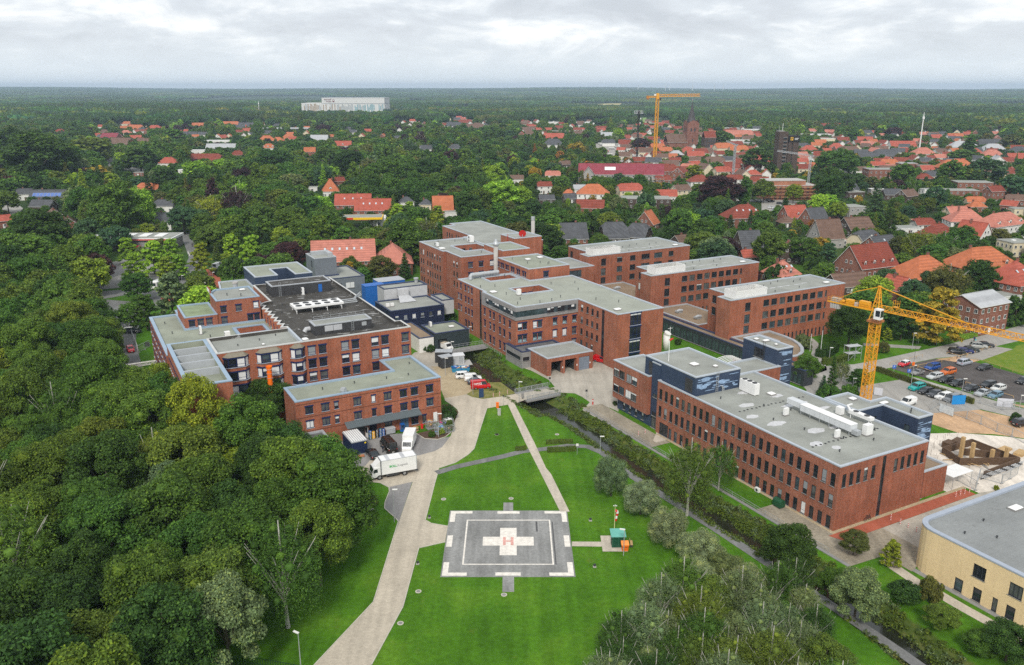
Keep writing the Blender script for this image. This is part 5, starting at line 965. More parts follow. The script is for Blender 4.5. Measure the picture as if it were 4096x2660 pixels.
mb=MB();lattice(mb,(0,0,0),(0,0,61),2.6,2.6,YELLOW,2.6,.26);mb.bd('mast',tc);mb=MB();lattice(mb,(1,0,62),(42,0,62.5),1.8,2.2,YELLOW,2.2,.24,True);mb.bd('jib',tc);mb=MB();lattice(mb,(-1,0,62),(-11,0,62),1.6,1.2,YELLOW,2,.25);mb.bb(-3.5,-1.5,-.8,.8,63,64.6,WHITE);mb.bd('counter_jib',tc);MB().bb(-10.8,-8.2,-.9,.9,59.6,63,pln('rust_brown_ring',(.36,.14,.05))).bd('counterweight',tc);MB().bb(-1.3,1.3,-1.3,1.3,60,65.3,YELLOW).bd('slewing_unit',tc);MB().bb(1.4,3.2,-2.6,-1.0,58.6,61,DARK).bd('cab',tc)
def small_crane(label,s,x,y,top,yaw,L):
 b=g(s,x,y);t=tg('self_erecting_crane',label,'crane',b+(0,),yaw);mb=MB();lattice(mb,(0,0,0),(0,0,top),1.2,1.2,STEEL,1.5,.16);mb.bd('mast',t);mb=MB();lattice(mb,(-2,0,top),(L,0,top+3),.9,.9,STEEL,1.3,.12,True);mb.bd('jib',t);MB().bb(-2.5,-1,-.8,.8,.2,2.2,CONCD).bd('counterweight',t)
small_crane('slim grey crane with jib beside the scaffolded red shell building','X4',362,1120,26,math.radians(165),22);small_crane('slim grey crane mast standing among town roofs left of the dark tower','X3',2052,985,27,math.radians(130),9)
# ------ lamp posts, bollards, signs
def lamp(label,s,x,y,h=5.0,arm=0,group='lamp posts'):
 p=g(s,x,y);t=tg('lamp_post',label,'lamp post',p+(0,),arm,group);MB().tube([(0,0,0),(0,0,h)],[.075,.05],STEEL,6).bd('post',t);m=MB();m.bb(-.1,.75,-.14,.14,h,h+.12,WHITE2);m.bd('lamp_head',t)
for l_ in(('lamp post on the lawn at the bottom edge beside the green fence','W3',326,545,5.2,2.6),('lamp post on the grey lay-by left of the beige road','Y7',1122,1452,6.0,.1),('lamp post at the planted bed corner by the wire cages','Y7',1648,440,5.2,0),('lamp post in the sandy parking by the black container','Z8',243,750,4.6,0),('lamp post beside the red van on the sandy parking','Z8',570,975,5.2,0),('lamp post at the near bridge end','Z8',1118,1078,5.2,0),('lamp post beside the tipper truck','Z8',315,525,4.2,0),('lamp post against the dark green building','Z8',528,345,4.4,0),('lamp post by the stream path between willows','X8',232,105,3.6,0),('lamp post in front of the teal shed','Y8',2168+340,960,4.5,2.8),('lamp post left of the turquoise car','Y3',1035,710,5,0),('lamp post in the middle of the car park hedge','Y3',1630,860,4.6,0),('lamp post on the triangular lawn by the lane','Y3',1045,295,4.8,0),('lamp post nearest the big yellowing tree','Y3',1335,240,3.6,0),('short lamp post left under the yellowing tree','Y3',1118,225,3.4,0),('short lamp post between two others under the yellowing tree','Y3',1190,220,3.4,0),('lamp post between garden shrubs left of the crane mast','Y3',330,835,4.2,0),('lamp post by the black off-roader at the right edge','Y3',2295,1145,6,0),('lamp post beside the hedge maze left of the crane','Y3',55,460,4.4,0),('lamp post at the traffic island of the bus road','Z1',685,580,4,0),('lamp post on the red pavement by the lime trees','Z1',1015,470,3.4,0),('lamp post on the red pavement nearer the entrance','Z1',1050,520,3.4,0)):lamp(*l_)
def pole_sign(label,s,x,y,h,col,w=.5,hh=.5,cat='sign',name='sign',txt=None):
 p=g(s,x,y);t=tg(name,label,cat,p+(0,),0);MB().tube([(0,0,0),(0,0,h)],.04,STEEL,6).bd('post',t);MB().bb(-w/2,w/2,-.05,-.02,h-hh,h,col).bd('panel',t)
 if txt:o=put('lettering',text_mesh(txt,hh*.8,WHITE),t,(0,-.056,h-hh/2));o.rotation_euler=(math.pi/2,0,0)
pole_sign('small dark square sign on a post at the forecourt lawn','Z8',1918,1040,2.6,DARK);pole_sign('small white sign on a post by the near hedge pair','X8',147,110,2.4,WHITE2);pole_sign('thin sign post beside the road before the bridge','Z8',930,1105,2.6,DARK,.3,.4);pole_sign('small dark sign at the far bridge railing','Z8',1483,860,2.0,DARK)
BSIGN=pln('traffic_blue',(.02,.12,.5),.5,.05)
pole_sign('blue parking sign with white P, farther left, at the gravel car park','Y3',823,590,2.6,BSIGN,.9,.9,txt='P');pole_sign('blue parking sign with white P beside the grey roadster','Y3',1000,640,2.6,BSIGN,.9,.9,txt='P')
RB=[]
def bollard(label,s,x,y,group,h=1.05):
 p=g(s,x,y)
 if RB:t=copy_tree(RB[0]);t.location=p+(.03,);tag(t,label,'bollard',group);return t
 t=tg('striped_bollard',label,'bollard',p+(.03,),0,group);MB().tube([(0,0,0),(0,0,h)],.07,WHITE,8).bd('post',t)
 for k in range(3):MB().tube([(0,0,.18+k*.32),(0,0,.33+k*.32)],.075,REDP,8).bd('red_band',t)
 RB.append(t);return t
for k,(x,y)in enumerate(((1565,1005),(1618,985),(1672,970),(1727,950))):bollard('striped bollard across the red footpath end, %s'%('nearest the brick annex','second from the brick annex','second from the site fence','nearest the site fence')[k],'Y5',x,y,'striped bollards across the red footpath')
for k,(x,y)in enumerate(((792,1280),(905,1335),(998,1380),(1095,1425))):bollard('striped bollard in the paved access, %s'%('on the red footpath','first beyond the red footpath','third from the brick wall','nearest the yellow building')[k],'Y5',x,y,'striped bollards on the access lane')
for k,(x,y)in enumerate(((457,1315),(536,1295))):bollard('striped post on the small lawn below the long block, %s the terrace'%('farther from','right beside')[k],'Y1',x,y,'striped posts by the terrace',1.2)
for k,(x,y)in enumerate(((812,1008),(888,990),(980,970))):bollard('short marker post at the dry grass corner, %s'%('nearest the blue pillar','middle one','nearest the bridge')[k],'Z8',x,y,'marker posts beside the dry grass',.9)
t=tg('red_post','red and white barrier post at the forecourt edge','post',g('Z8',1995,1095)+(.03,));MB().tube([(0,0,0),(0,0,1.3)],.14,REDP,8).bd('post',t);MB().tube([(0,0,.8),(0,0,1.05)],.15,WHITE,8).bd('white_band',t)
t=tg('information_pillar','dark blue information pillar on the dry grass by the red van','sign',g('Z8',670,1010)+(0,),.2);MB().bb(-.55,.55,-.12,.12,0,2.2,pln('dark_blue_panel',(.02,.05,.12),.4,.05)).bd('panel',t)
t=tg('orange_hydrant_box','orange box post on the lawn corner where road and walkway meet','box',g('Z8',862,1140)+(0,));MB().bb(-.32,.32,-.25,.25,.15,1.35,ORANGE).bd('body',t);MB().bb(-.36,.36,-.29,.29,1.35,1.42,ORANGE).bd('lid',t);MB().bb(-.15,.15,-.15,.15,0,.15,CONC).bd('base',t)
t=tg('electric_cabinet','pale grey cabinet on the lawn behind the orange box','cabinet',g('Z8',882,1220)+(0,));MB().bb(-.35,.35,-.22,.22,0,1.45,CONC).bd('body',t);MB().bb(-.4,.4,-.27,.27,1.45,1.52,CONC).bd('lid',t)
for k,(s,x,y)in enumerate((('Y8',200,510),('Y8',2115,545),('Y8',2165,1095),('Y8',62,1060))):
 t=tg('floodlight','small floodlight on the lawn at the helipad, %s corner'%('upper left','upper right','lower right','lower left')[k],'floodlight',g(s,x,y)+(0,),0,'floodlights around the helipad');MB().bb(-.25,.25,-.2,.2,0,.12,CONC).bd('base',t);MB().box((0,0,.38),(.36,.22,.3),DARK,.3).bd('lamp',t)
for k,(s,x,y)in enumerate((('Y8',370,288),('Y8',1172,280),('Y8',1088,1425),('Y8',70,1385),('Z8',855,1450),('Z8',1570,1450),('W3',647,398),('Y7',2340,410))):
 p=g(s,x,y);mb=MB();mb.tube([(p[0],p[1],-.1),(p[0],p[1],.05)],.45,KERB,14);mb.tube([(p[0],p[1],.05),(p[0],p[1],.06)],.3,CONCD,12);tag(mb.bd('manhole_cover'),'round concrete manhole cover in the lawn, %s'%('left above the helipad','straight above the helipad','straight below the helipad','below left of the helipad','between road and walkway','right of the walkway','low by the beige road kerb','by the electric cabinet')[k],'manhole cover','manhole covers in the lawn')
# ------ helipad shed, windsock, salt bin
p=g('Y8',2380,860);p=g('X8',297,447);t=tg('shed','dark green metal shed with pale green sloping roof beside the helipad','shed',p+(.05,),.03);t.scale=(.8,.8,.84)
SG=pln('dark_green_sheet',(.008,.065,.035),.5,.1);m=MB();m.bb(-1.25,1.25,-.9,.9,0,2.5,SG);m.bd('wall',t);m=MB()
for x in(-1.1,-.0,1.1):m.bb(x-.04,x+.04,-.95,-.9,.1,2.45,pln('green_trim',(.03,.13,.08),.5,.1))
m.bd('trim',t);m=MB();RGN=pln('pale_green_sheet',(.12,.36,.30),.5,.12);m.face([(-1.5,-1.25,2.45),(1.5,-1.25,2.45),(1.5,1.25,2.9),(-1.5,1.25,2.9)],RGN);m.face([(-1.5,1.25,2.78),(1.5,1.25,2.78),(1.5,-1.25,2.33),(-1.5,-1.25,2.33)],RGN);m.face([(-1.5,-1.25,2.33),(1.5,-1.25,2.33),(1.5,-1.25,2.45),(-1.5,-1.25,2.45)],RGN);m.face([(1.5,-1.25,2.33),(1.5,1.25,2.78),(1.5,1.25,2.9),(1.5,-1.25,2.45)],RGN);m.face([(-1.5,1.25,2.78),(-1.5,-1.25,2.33),(-1.5,-1.25,2.45),(-1.5,1.25,2.9)],RGN);m.bd('roof',t)
p=g('X8',324,465);t=tg('salt_bin','orange grit bin with dark lettering beside the green shed','bin',(p[0],p[1],.05),.05);m=MB();loft(m,[[(-.45,-.35,0),(.45,-.35,0),(.45,.35,0),(-.45,.35,0)],[(-.55,-.45,1.1),(.55,-.45,1.1),(.55,.45,1.1),(-.55,.45,1.1)]],ORANGE);m.bd('body',t);m=MB();m.face([(-.6,-.5,1.1),(.6,-.5,1.1),(.6,.5,1.4),(-.6,.5,1.4)],pln('orange_lid',(.85,.28,.06),.45,.05));m.face([(-.6,.5,1.1),(.6,.5,1.1),(.6,-.5,1.1),(-.6,-.5,1.1)],ORANGE);m.face([(.6,-.5,1.1),(.6,.5,1.1),(.6,.5,1.4)],ORANGE);m.bd('lid',t);o=put('lettering',text_mesh('Streugut',.24,BLACK),t,(0,-.43,.75));o.rotation_euler=(math.radians(84),0,0)
p=g('X8',350,455);t=tg('bench','reddish wooden bench behind the orange grit bin','bench',(p[0],p[1]+.6,.05),1.5);MB().bb(-.7,.7,-.2,.2,.42,.48,WOOD).bd('seat',t);MB().bb(-.7,.7,.2,.26,.5,.9,WOOD).bd('backrest',t)
for x in(-.55,.55):MB().bb(x-.04,x+.04,-.18,.22,0,.42,DARK).bd('leg',t)
p=g('X8',285,396);t=tg('windsock','red and white striped windsock hanging limp on its mast behind the shed','windsock',p+(0,));t.scale=(.74,.74,.74);MB().tube([(0,0,0),(0,0,6.3)],[.09,.05],pln('pale_yellow_pole',(.6,.6,.3),.5,.1),8).bd('mast',t);m=MB();m.bar((-.35,0,6.35),(.35,0,6.35),.05,WHITE);m.bb(-.4,-.25,-.06,.06,6.3,6.5,WHITE);m.bb(.25,.4,-.06,.06,6.3,6.5,WHITE);m.bb(-.07,.07,-.06,.06,6.4,6.65,WHITE);m.bd('wind_gauge',t)
ss=MB();pth=[(.1,0,5.1),(.42,0,5.1),(.55,0,4.6),(.42,0,4.0),(.34,0,3.3),(.28,0,2.7)];rr_=[.34,.36,.3,.24,.22,.2]
for i in range(5):ss.tube(pth[i:i+2],rr_[i:i+2],REDP if i%2==0 else WHITE,10,caps=False)
ss.bd('sock',t)
# ------ bridge
b0,b1=g('Z8',1140,1005),g('Z8',1535,925);br=tg('road_bridge','short road bridge with grey steel railings over the stream','bridge',((b0[0]+b1[0])/2,(b0[1]+b1[1])/2,0),math.atan2(b1[1]-b0[1],b1[0]-b0[0]));Lb=math.dist(b0,b1)
MB().bb(-Lb/2,Lb/2,-3.1,3.1,-.38,-.005,CONCD).bd('deck',br)
for sgn,e0,e1 in((-1,-.0,1.0),(1,-1.0,0)):
 m=MB();y=sgn*2.85
 for i in range(int(Lb*7)):x=-Lb/2+i/7;m.bar((x,y,0),(x,y,1.1),.03,STEEL)
 for z in(.1,1.1):m.bar((-Lb/2,y,z),(Lb/2,y,z),.07,STEEL)
 for i in range(7):x=-Lb/2+i*Lb/6;m.bar((x,y,-.3),(x,y,1.15),.09,STEEL)
 m.bd('railing',br)
t=tg('post_box','grey cylindrical bin on a post at the near bridge railing','bin',g('Z8',1160,1030)+(0,));MB().tube([(0,0,.5),(0,0,1.5)],.28,CONCD,10).bd('body',t);MB().tube([(0,0,0),(0,0,.5)],.05,DARK,6).bd('post',t)
cu=tg('foot_bridge','flat metal footbridge with wire railings over the dark culvert mouth','bridge',Wd(-11.5,118.2)+(0,),A);MB().bb(-5.5,7,-1.8,1.8,.05,.3,CONCD).bd('deck',cu);m=MB()
for y in(-1.75,1.75):
 for i in range(11):x=-5.5+i*1.25;m.bar((x,y,.3),(x,y,1.4),.05,STEEL)
 m.bar((-5.5,y,1.4),(7,y,1.4),.06,STEEL);m.bar((-5.5,y,.85),(7,y,.85),.04,STEEL)
m.bd('railing',cu)
MB().bb(-6,7.5,1.8,2.3,-2.4,.05,DARK).bd('culvert_wall',cu)
def fence(label,pts,h,m,post=2.5,rails=(.5,1.0),name='fence',z=0.0,t=.05,cat='fence',group=None):
 o=tg(name,label,cat,(pts[0][0],pts[0][1],z),0,group);rl=MB()
 for p,q in zip(pts,pts[1:]):
  L=math.dist(p,q);n=max(1,round(L/post))
  for i in range(n+1):x=p[0]+(q[0]-p[0])*i/n-pts[0][0];y=p[1]+(q[1]-p[1])*i/n-pts[0][1];rl.bar((x,y,0),(x,y,h),t*1.3,m)
  for f in rails:rl.bar((p[0]-pts[0][0],p[1]-pts[0][1],h*f),(q[0]-pts[0][0],q[1]-pts[0][1],h*f),t,m)
 rl.bd('rails',o);return o
fence('grey pipe railing along the west wall of the middle block',WL((-4.6,121),(-4.8,108)),1.1,STEEL,1.5);fence('low wooden rail behind the small red car',G('Y3',(785,480),(1170,385)),.9,WOOD,3,(.9,));fence('long wooden rail between two rows of the gravel car park',G('Y3',(1020,530),(1580,400),(1700,370)),.8,WOOD,3,(.9,),t=.09);fence('rope line with short posts along the meadow',G('Y3',(1690,395),(2390,605)),.8,WOOD,3,(.9,));fence('wooden beam line through the middle of the gravel rows',G('Y3',(1110,510),(1500,640),(2250,865)),.5,WOOD,4,(.9,),t=.1);fence('wooden rail by the black off-roader on the strip',G('Y3',(1460,345),(1620,385),(2040,255)),.6,WOOD,4,(.9,),t=.08)
fence('dark green mesh fence at the bottom edge beside the trees',G('W3',(40,560),(140,540),(330,575)),1.8,pln('dark_green_wire',(.01,.035,.018),.6,.1),.35,(.03,.5,1.0))
mesh_f=pln('fence_mesh',(.36,.37,.37),.6,.1)
def site_fence(label,pts,group='site fences',h=2.0,panel=None):
 o=tg('site_fence',label,'fence',(pts[0][0],pts[0][1],0),0,group);fr=MB();ft=MB()
 for p,q in zip(pts,pts[1:]):
  L=math.dist(p,q);n=max(1,round(L/3.5))
  for i in range(n):
   a_=[p[k]+(q[k]-p[k])*(i+.02)/n-pts[0][k]for k in(0,1)];b_=[p[k]+(q[k]-p[k])*(i+.98)/n-pts[0][k]for k in(0,1)]
   fr.bar((*a_,.1),(*a_,h),.07,STEEL);fr.bar((*b_,.1),(*b_,h),.07,STEEL);fr.bar((*a_,.15),(*b_,.15),.07,STEEL);fr.bar((*a_,h),(*b_,h),.07,STEEL)
   for k in range(1,22):x,y=a_[0]+(b_[0]-a_[0])*k/22,a_[1]+(b_[1]-a_[1])*k/22;fr.bar((x,y,.15),(x,y,h),.012,mesh_f)
   ft.box((a_[0],a_[1],.07),(.7,.25,.14),CONCD,.4)
 fr.bd('mesh_panels',o);ft.bd('feet',o);return o
site_fence('wire site fence between the building site and the lane',G('Y3',(1265,1010),(1365,950),(1530,1060),(1860,1180),(2050,1270),(2230,1330),(2420,1430)));site_fence('wire site fence along the sandy verge by the car park',G('Y3',(1610,860),(1850,930),(2120,1010),(2390,1000)));site_fence('wire site fence at the corner of the paved access lane',G('Y5',(1580,810),(1800,930),(1840,780),(2110,850),(2300,740)));site_fence('wire fence around the sandy patch at the west wing',G('Z1',(80,1170),(120,1270),(160,1370),(300,1300)))
def banner(label,s,p0,p1,z0,z1,m,name='banner'):
 a_,b_=g(s,*p0),g(s,*p1);t=tg(name,label,'banner',a_+(0,),math.atan2(b_[1]-a_[1],b_[0]-a_[0]));L=math.dist(a_,b_);MB().bb(0,L,-.03,.03,z0,z1,m).bd('sheet',t);q=MB()
 for x in(0,L):q.bar((x,.06,0),(x,.06,z1+.1),.07,STEEL)
 q.bd('posts',t)
banner('bright blue banner on the fence before the grey people carrier','Y3',(1515,950),(1672,945),.1,2.3,pln('bright_blue_tarpaulin',(.015,.25,.62),.6,.08));banner('plain white banner on the fence at the gravel car park corner','Y3',(2050,970),(2242,985),.1,2.1,pln('grey_white_tarpaulin',(.55,.56,.6),.7,.08));banner('white and pale blue banner on the site fence','Y3',(1368,1030),(1528,1095),.2,2.0,pln('pale_blue_white_sheet',(.55,.62,.66),.6,.2,2));banner('pale banner by the crane foot','Y3',(590,835),(690,850),.2,2.0,pln('grey_white_tarpaulin',(.55,.56,.6)))
# ------ containers and clutter in the middle
def container(label,s,x,y,yaw,d,m,mlid,name='container',doors=False):
 p=g(s,x,y);t=tg(name,label,'container',p+(.03,),yaw);L,w_,h_=d;mb=MB();n=int(L/.3)
 mb.bb(0,L,0,w_,0,h_,m)
 for i in range(n):mb.bb(i*.3+.06,i*.3+.2,-.05,0,.1,h_-.1,m);mb.bb(i*.3+.06,i*.3+.2,w_,w_+.05,.1,h_-.1,m)
 for i in range(int(w_/.3)):mb.bb(-.05,0,i*.3+.06,i*.3+.2,.1,h_-.1,m)
 mb.bd('body',t);mb=MB();mb.bb(-.06,L+.06,-.08,w_+.08,h_,h_+.12,mlid)
 for i in range(int(L/.9)):mb.bb(i*.9+.2,i*.9+.45,0,w_,h_+.12,h_+.17,mlid)
 mb.bd('lid',t);return t
container('black slatted container with pale lid, front of the pair','Z8',205,672,.55,(3.2,2.4,2.9),DARK,CGY);container('black slatted container with pale lid, rear of the pair','Z8',122,600,1.15-1.15+.0,(4.5,2.6,2.9),DARK,CGY)
p=g('Z8',335,620);t=tg('transformer_hut','pale grey transformer hut on a concrete slab behind the blue skip','hut',p+(.03,),.25);MB().bb(0,3.0,0,2.4,0,2.2,pln('pale_grey_render',(.42,.43,.44),.7,.08)).bd('wall',t);MB().bb(-.15,3.15,-.15,2.55,2.2,2.4,pln('white_roof_slab',(.62,.63,.64),.6,.06)).bd('roof',t);MB().bb(1.6,2.6,-.03,0,.1,1.9,STEEL).bd('door',t);MB().bb(-1,5,-1.2,3,-.1,.02,CONC).bd('slab',t)
p=g('Z8',328,715);sk=tg('skip','blue skip filled with white and cardboard rubbish','skip',p+(.03,),.12);m=MB()
def sk_ring(x,w_):return None
m.face([(0,0,0),(4.2,0,0),(4.5,-.1,1.1),(-.3,-.1,1.1)],pln('sky_blue_steel',(.03,.22,.38),.5,.15,2));m.face([(4.2,2,0),(0,2,0),(-.3,2.1,1.1),(4.5,2.1,1.1)],pln('sky_blue_steel',(.03,.22,.38)));m.face([(0,2,0),(0,0,0),(-.3,-.1,1.1),(-.3,2.1,1.1)],pln('sky_blue_steel',(.03,.22,.38)));m.face([(4.2,0,0),(4.2,2,0),(4.5,2.1,1.1),(4.5,-.1,1.1)],pln('sky_blue_steel',(.03,.22,.38)));m.bb(0,4.2,0,2,.6,.65,pln('rusty_brown',(.2,.07,.03),.9,.3))
m.bd('body',sk)
rub=MB();r8=random.Random(4)
for i in range(26):rub.box((.3+3.7*r8 .random(),.2+1.6*r8 .random(),.75+.45*r8 .random()),(.3+.7*r8 .random(),.25+.5*r8 .random(),.2+.3*r8 .random()),r8 .choice((WHITE,WHITE,pln('cardboard',(.42,.26,.13),.9,.15),PLT,BLUEP)),r8 .random()*3,Matrix.Rotation(r8 .random()*.6-.3,3,'X'))
tag(rub.bd('rubbish',None,sk.location,.12),'loose white and cardboard rubbish heaped in the blue skip',None,None,'stuff')
p=Wd(-34.5,103);t=tg('silo_tank','round white tank with blue band behind the kitchen building','tank',p+(.03,));MB().tube([(0,0,0),(0,0,4.2)],1.25,WHITE,18).bd('shell',t,smooth=True);MB().tube([(0,0,4.2),(0,0,4.6)],[1.25,.5],WHITE,18).bd('lid',t);MB().tube([(0,0,1.6),(0,0,2.1)],1.27,BLUEP,18).bd('band',t)
t=tg('lawn_vent_tower','white round ventilation tower on the corridor lawn','vent tower',g('Y1',785,290)+(0,));MB().tube([(0,0,0),(0,0,4.3)],.95,WHITE,18).bd('shell',t,smooth=True);MB().tube([(0,0,4.3),(.25,-.2,4.9)],[.95,1.0],WHITE2,18).bd('cap',t)
t=tg('lawn_vent_tower','low white domed vent behind the cantilevered brick wing','vent tower',g('Y1',660,330)+(0,));MB().tube([(0,0,0),(0,0,1.0),(0,0,1.3)],[.8,.8,.4],WHITE,14).bd('dome',t)
p=Wd(-70.6,88.2);t=tg('rubble_chute','bright orange rubble chute hanging at the brick bays','rubble chute',p+(0,));ORF=pln('fluorescent_orange',(.95,.19,.01),.5,.05);m=MB();zt=13.5
while zt>2:m.tube([(0,0,zt-1.15),(0,0,zt)],[.45,.58],ORF,14,caps=False);zt-=1.05
m.bd('tube_segments',t);m=MB();m.tube([(0,0,13.4),(0,0,13.8)],[.6,.68],ORF,14,caps=False);m.bd('funnel',t);m=MB()
for z in(12.2,13.1,11.2):m.tube([(0,0,z),(0,0,z+.06)],.62,STEEL,14)
for k in range(12):m.bar((.62,0,3+k*.8),(.62,0,3.3+k*.8),.06,STEEL)
m.bd('chain',t)
t=container('navy blue container with white ribbed roof beside the low brick store','Y7',622,660,A,(3.2,6.0,2.6),pln('navy_container',(.012,.022,.065),.5,.1),CGY);q=MB()
for i in range(7):q.bb(.15+i*.44,.40+i*.44,0,6,2.75,2.88,WHITE)
q.bd('roof_ribs',t);MB().bb(2.6,2.95,-.09,-.05,2.05,2.35,pln('yellow_label',(.75,.55,.02),.5,.05)).bd('label_plate',t)
t=tg('pallet','orange-brown pallet lying in front of the navy container','pallet',g('Y7',730,670)+(.05,),.3);q=MB()
for i in range(6):q.bb(-.6,.6,-.5+i*.18,-.38+i*.18,.08,.12,pln('reddish_timber',(.5,.2,.09),.8,.15))
q.bd('boards',t);MB().bb(-.6,.6,-.5,.5,0,.08,WOODD).bd('base',t)
def crate_stack(a,b,n,cols,labels,group):
 for k in range(n):
  c=cols[k%len(cols)];mm=pln('crate_'+c,hx(dict(blue='#1d4f93',yellow='#d8a020',black='#15171a',teal='#174f5c')[c]),.5,.1)
  t=tg('bottle_crate',labels+', layer %s from the ground'%('one','two','three','four','five','six')[k],'crate',Wd(a,b)+(.13+k*.31,),A,group);MB().bb(-.3,.3,-.2,.2,0,.3,mm).bd('crate',t);q=MB()
  for i in range(4):q.tube([(-.2+i*.13,0,.28),(-.2+i*.13,0,.33)],.045,DARK,6)
  q.bb(-.15,.15,-.215,-.2,.1,.2,WHITE2);q.bd('bottles',t)
crate_stack(-54.6,71.9,6,('teal','teal','blue'),'blue crate in the leftmost stack by the open doorway','drink crates by the doorway');crate_stack(-53.9,71.9,5,('yellow',),'yellow crate in the stack between blue and black ones','drink crates by the doorway');crate_stack(-53.1,72.0,6,('black','black'),'black crate in the stack beside the yellow ones','drink crates by the doorway');crate_stack(-52.3,72.1,6,('blue','teal'),'blue crate in the tall right stack','drink crates by the doorway');crate_stack(-51.6,72.3,5,('blue','blue'),'blue crate in the stack nearest the steel trolley','drink crates by the doorway')
t=tg('steel_bin','wide galvanised steel bin under the window by the crates','bin',Wd(-50.9,72.3)+(.03,),A);MB().bb(0,2.0,0,1.1,.2,1.25,STEEL).bd('body',t);MB().bb(-.05,2.05,-.05,1.15,1.25,1.38,PLT).bd('lid',t)
for x in(.2,1.8):MB().tube([(x,.1,.1),(x,.25,.1)],.1,BLACK,8).bd('wheel',t)
t=tg('blue_trolley','tall blue roll trolley by the steel-blue door','trolley',Wd(-47.6,72.3)+(.03,),A);q=MB()
for x in(0,.8):
 for y in(0,.7):q.bar((x,y,.1),(x,y,1.8),.06,BLUEP)
q.bar((0,0,1.8),(.8,0,1.8),.06,BLUEP);q.bar((0,.7,1.8),(.8,.7,1.8),.06,BLUEP);q.bd('frame',t);MB().bb(-.05,.85,-.05,.75,.12,.25,BLUEP).bd('tray',t);MB().bb(0,.8,0,.7,1.6,1.85,BLUEP).bd('upper_tray',t)
t=tg('cable_reel','wooden cable reel lying on its side by the blue door','cable reel',Wd(-44.6,71.9)+(.03,));MB().tube([(0,0,0),(0,0,.12)],.75,WOOD,18).bd('flange',t);MB().tube([(0,0,.5),(0,0,.62)],.75,WOOD,18).bd('flange',t);MB().tube([(0,0,.12),(0,0,.5)],.4,WOODD,12).bd('drum',t)
t=tg('red_bin','small red bin beside the wire cages','bin',Wd(-42.9,72.2)+(.03,));MB().bb(-.25,.25,-.25,.25,0,.85,REDP).bd('body',t);MB().bb(-.28,.28,-.28,.28,.85,.95,REDP).bd('lid',t)
def cage(a,b,label,fill):
 t=tg('roll_cage',label,'roll cage',Wd(a,b)+(.06,),A,'wire cages at the planted bed');q=MB();L,w_,h_=1.9,1.2,1.75
 for x in(0,L):
  for y in(0,w_):q.bar((x,y,0),(x,y,h_),.06,STEEL)
 for k in range(9):z=.15+k*.2;q.bar((0,0,z),(L,0,z),.022,STEEL);q.bar((0,w_,z),(L,w_,z),.022,STEEL);q.bar((0,0,z),(0,w_,z),.022,STEEL);q.bar((L,0,z),(L,w_,z),.022,STEEL)
 for k in range(10):x=L*k/9;q.bar((x,0,.1),(x,0,h_),.02,STEEL);q.bar((x,w_,.1),(x,w_,h_),.02,STEEL)
 q.bd('wire_frame',t);MB().bb(0,L,0,w_,.05,.12,STEEL).bd('floor',t);r8=random.Random(int(a*10));q=MB()
 for i in range(14):q.box((.3+1.3*r8 .random(),.25+.7*r8 .random(),.3+1.45*r8 .random()),(.3+.9*r8 .random(),.08+.3*r8 .random(),.06+.22*r8 .random()),r8 .choice(fill),r8 .random()*3,Matrix.Rotation(r8 .random()*.8-.4,3,'Y'))
 tag(q.bd('scrap',None,t.location,A),'jumbled scrap heaped in the wire cages',None,'scrap in cages','stuff')
cage(-42.2,70.6,'wire cage with grey poles nearest the house wall',(STEEL,WOOD,pln('orange_timber',(.5,.28,.08),.8,.2)));cage(-40.4,69.0,'wire cage filled with blue and pink scrap',(BLUEP,BLUEP,pln('magenta_plastic',(.4,.05,.18),.5,.1),STEEL));cage(-41.6,67.2,'wire cage with light blue trays nearest the yard',(pln('light_blue_plastic',(.1,.35,.65),.5,.1),STEEL,WHITE));cage(-39.4,67.3,'wire cage of stacked wooden pallets',(WOOD,WOODD,STEEL));cage(-38.4,70.0,'wire cage with blue barrel tops at the far right',(BLUEP,WHITE,REDP))
def ac(label,root,a,b,d=(.45,1.0,1.4),yaw=0):
 zr=root['_o'][3];p=Wd(a,b);t=tg('air_conditioner',label,'air conditioner',p+(zr+.12,),A+yaw);L,w_,h_=d;MB().bb(-L/2,L/2,-w_/2,w_/2,.1,h_,WHITE).bd('housing',t);q=MB();nn=2 if h_>1.2 else 1
 for i in range(nn):z=.1+(h_-.1)*(i+.5)/nn;q.tube([(-L/2-.02,0,z),(-L/2+.02,0,z)],min(w_*.38,(h_-.1)/nn*.42),DARK,14)
 q.bd('fan_grille',t);MB().bb(-L/2-.15,L/2+.15,-w_/2-.1,w_/2+.1,-.1,.1,CONCD).bd('base',t);return t
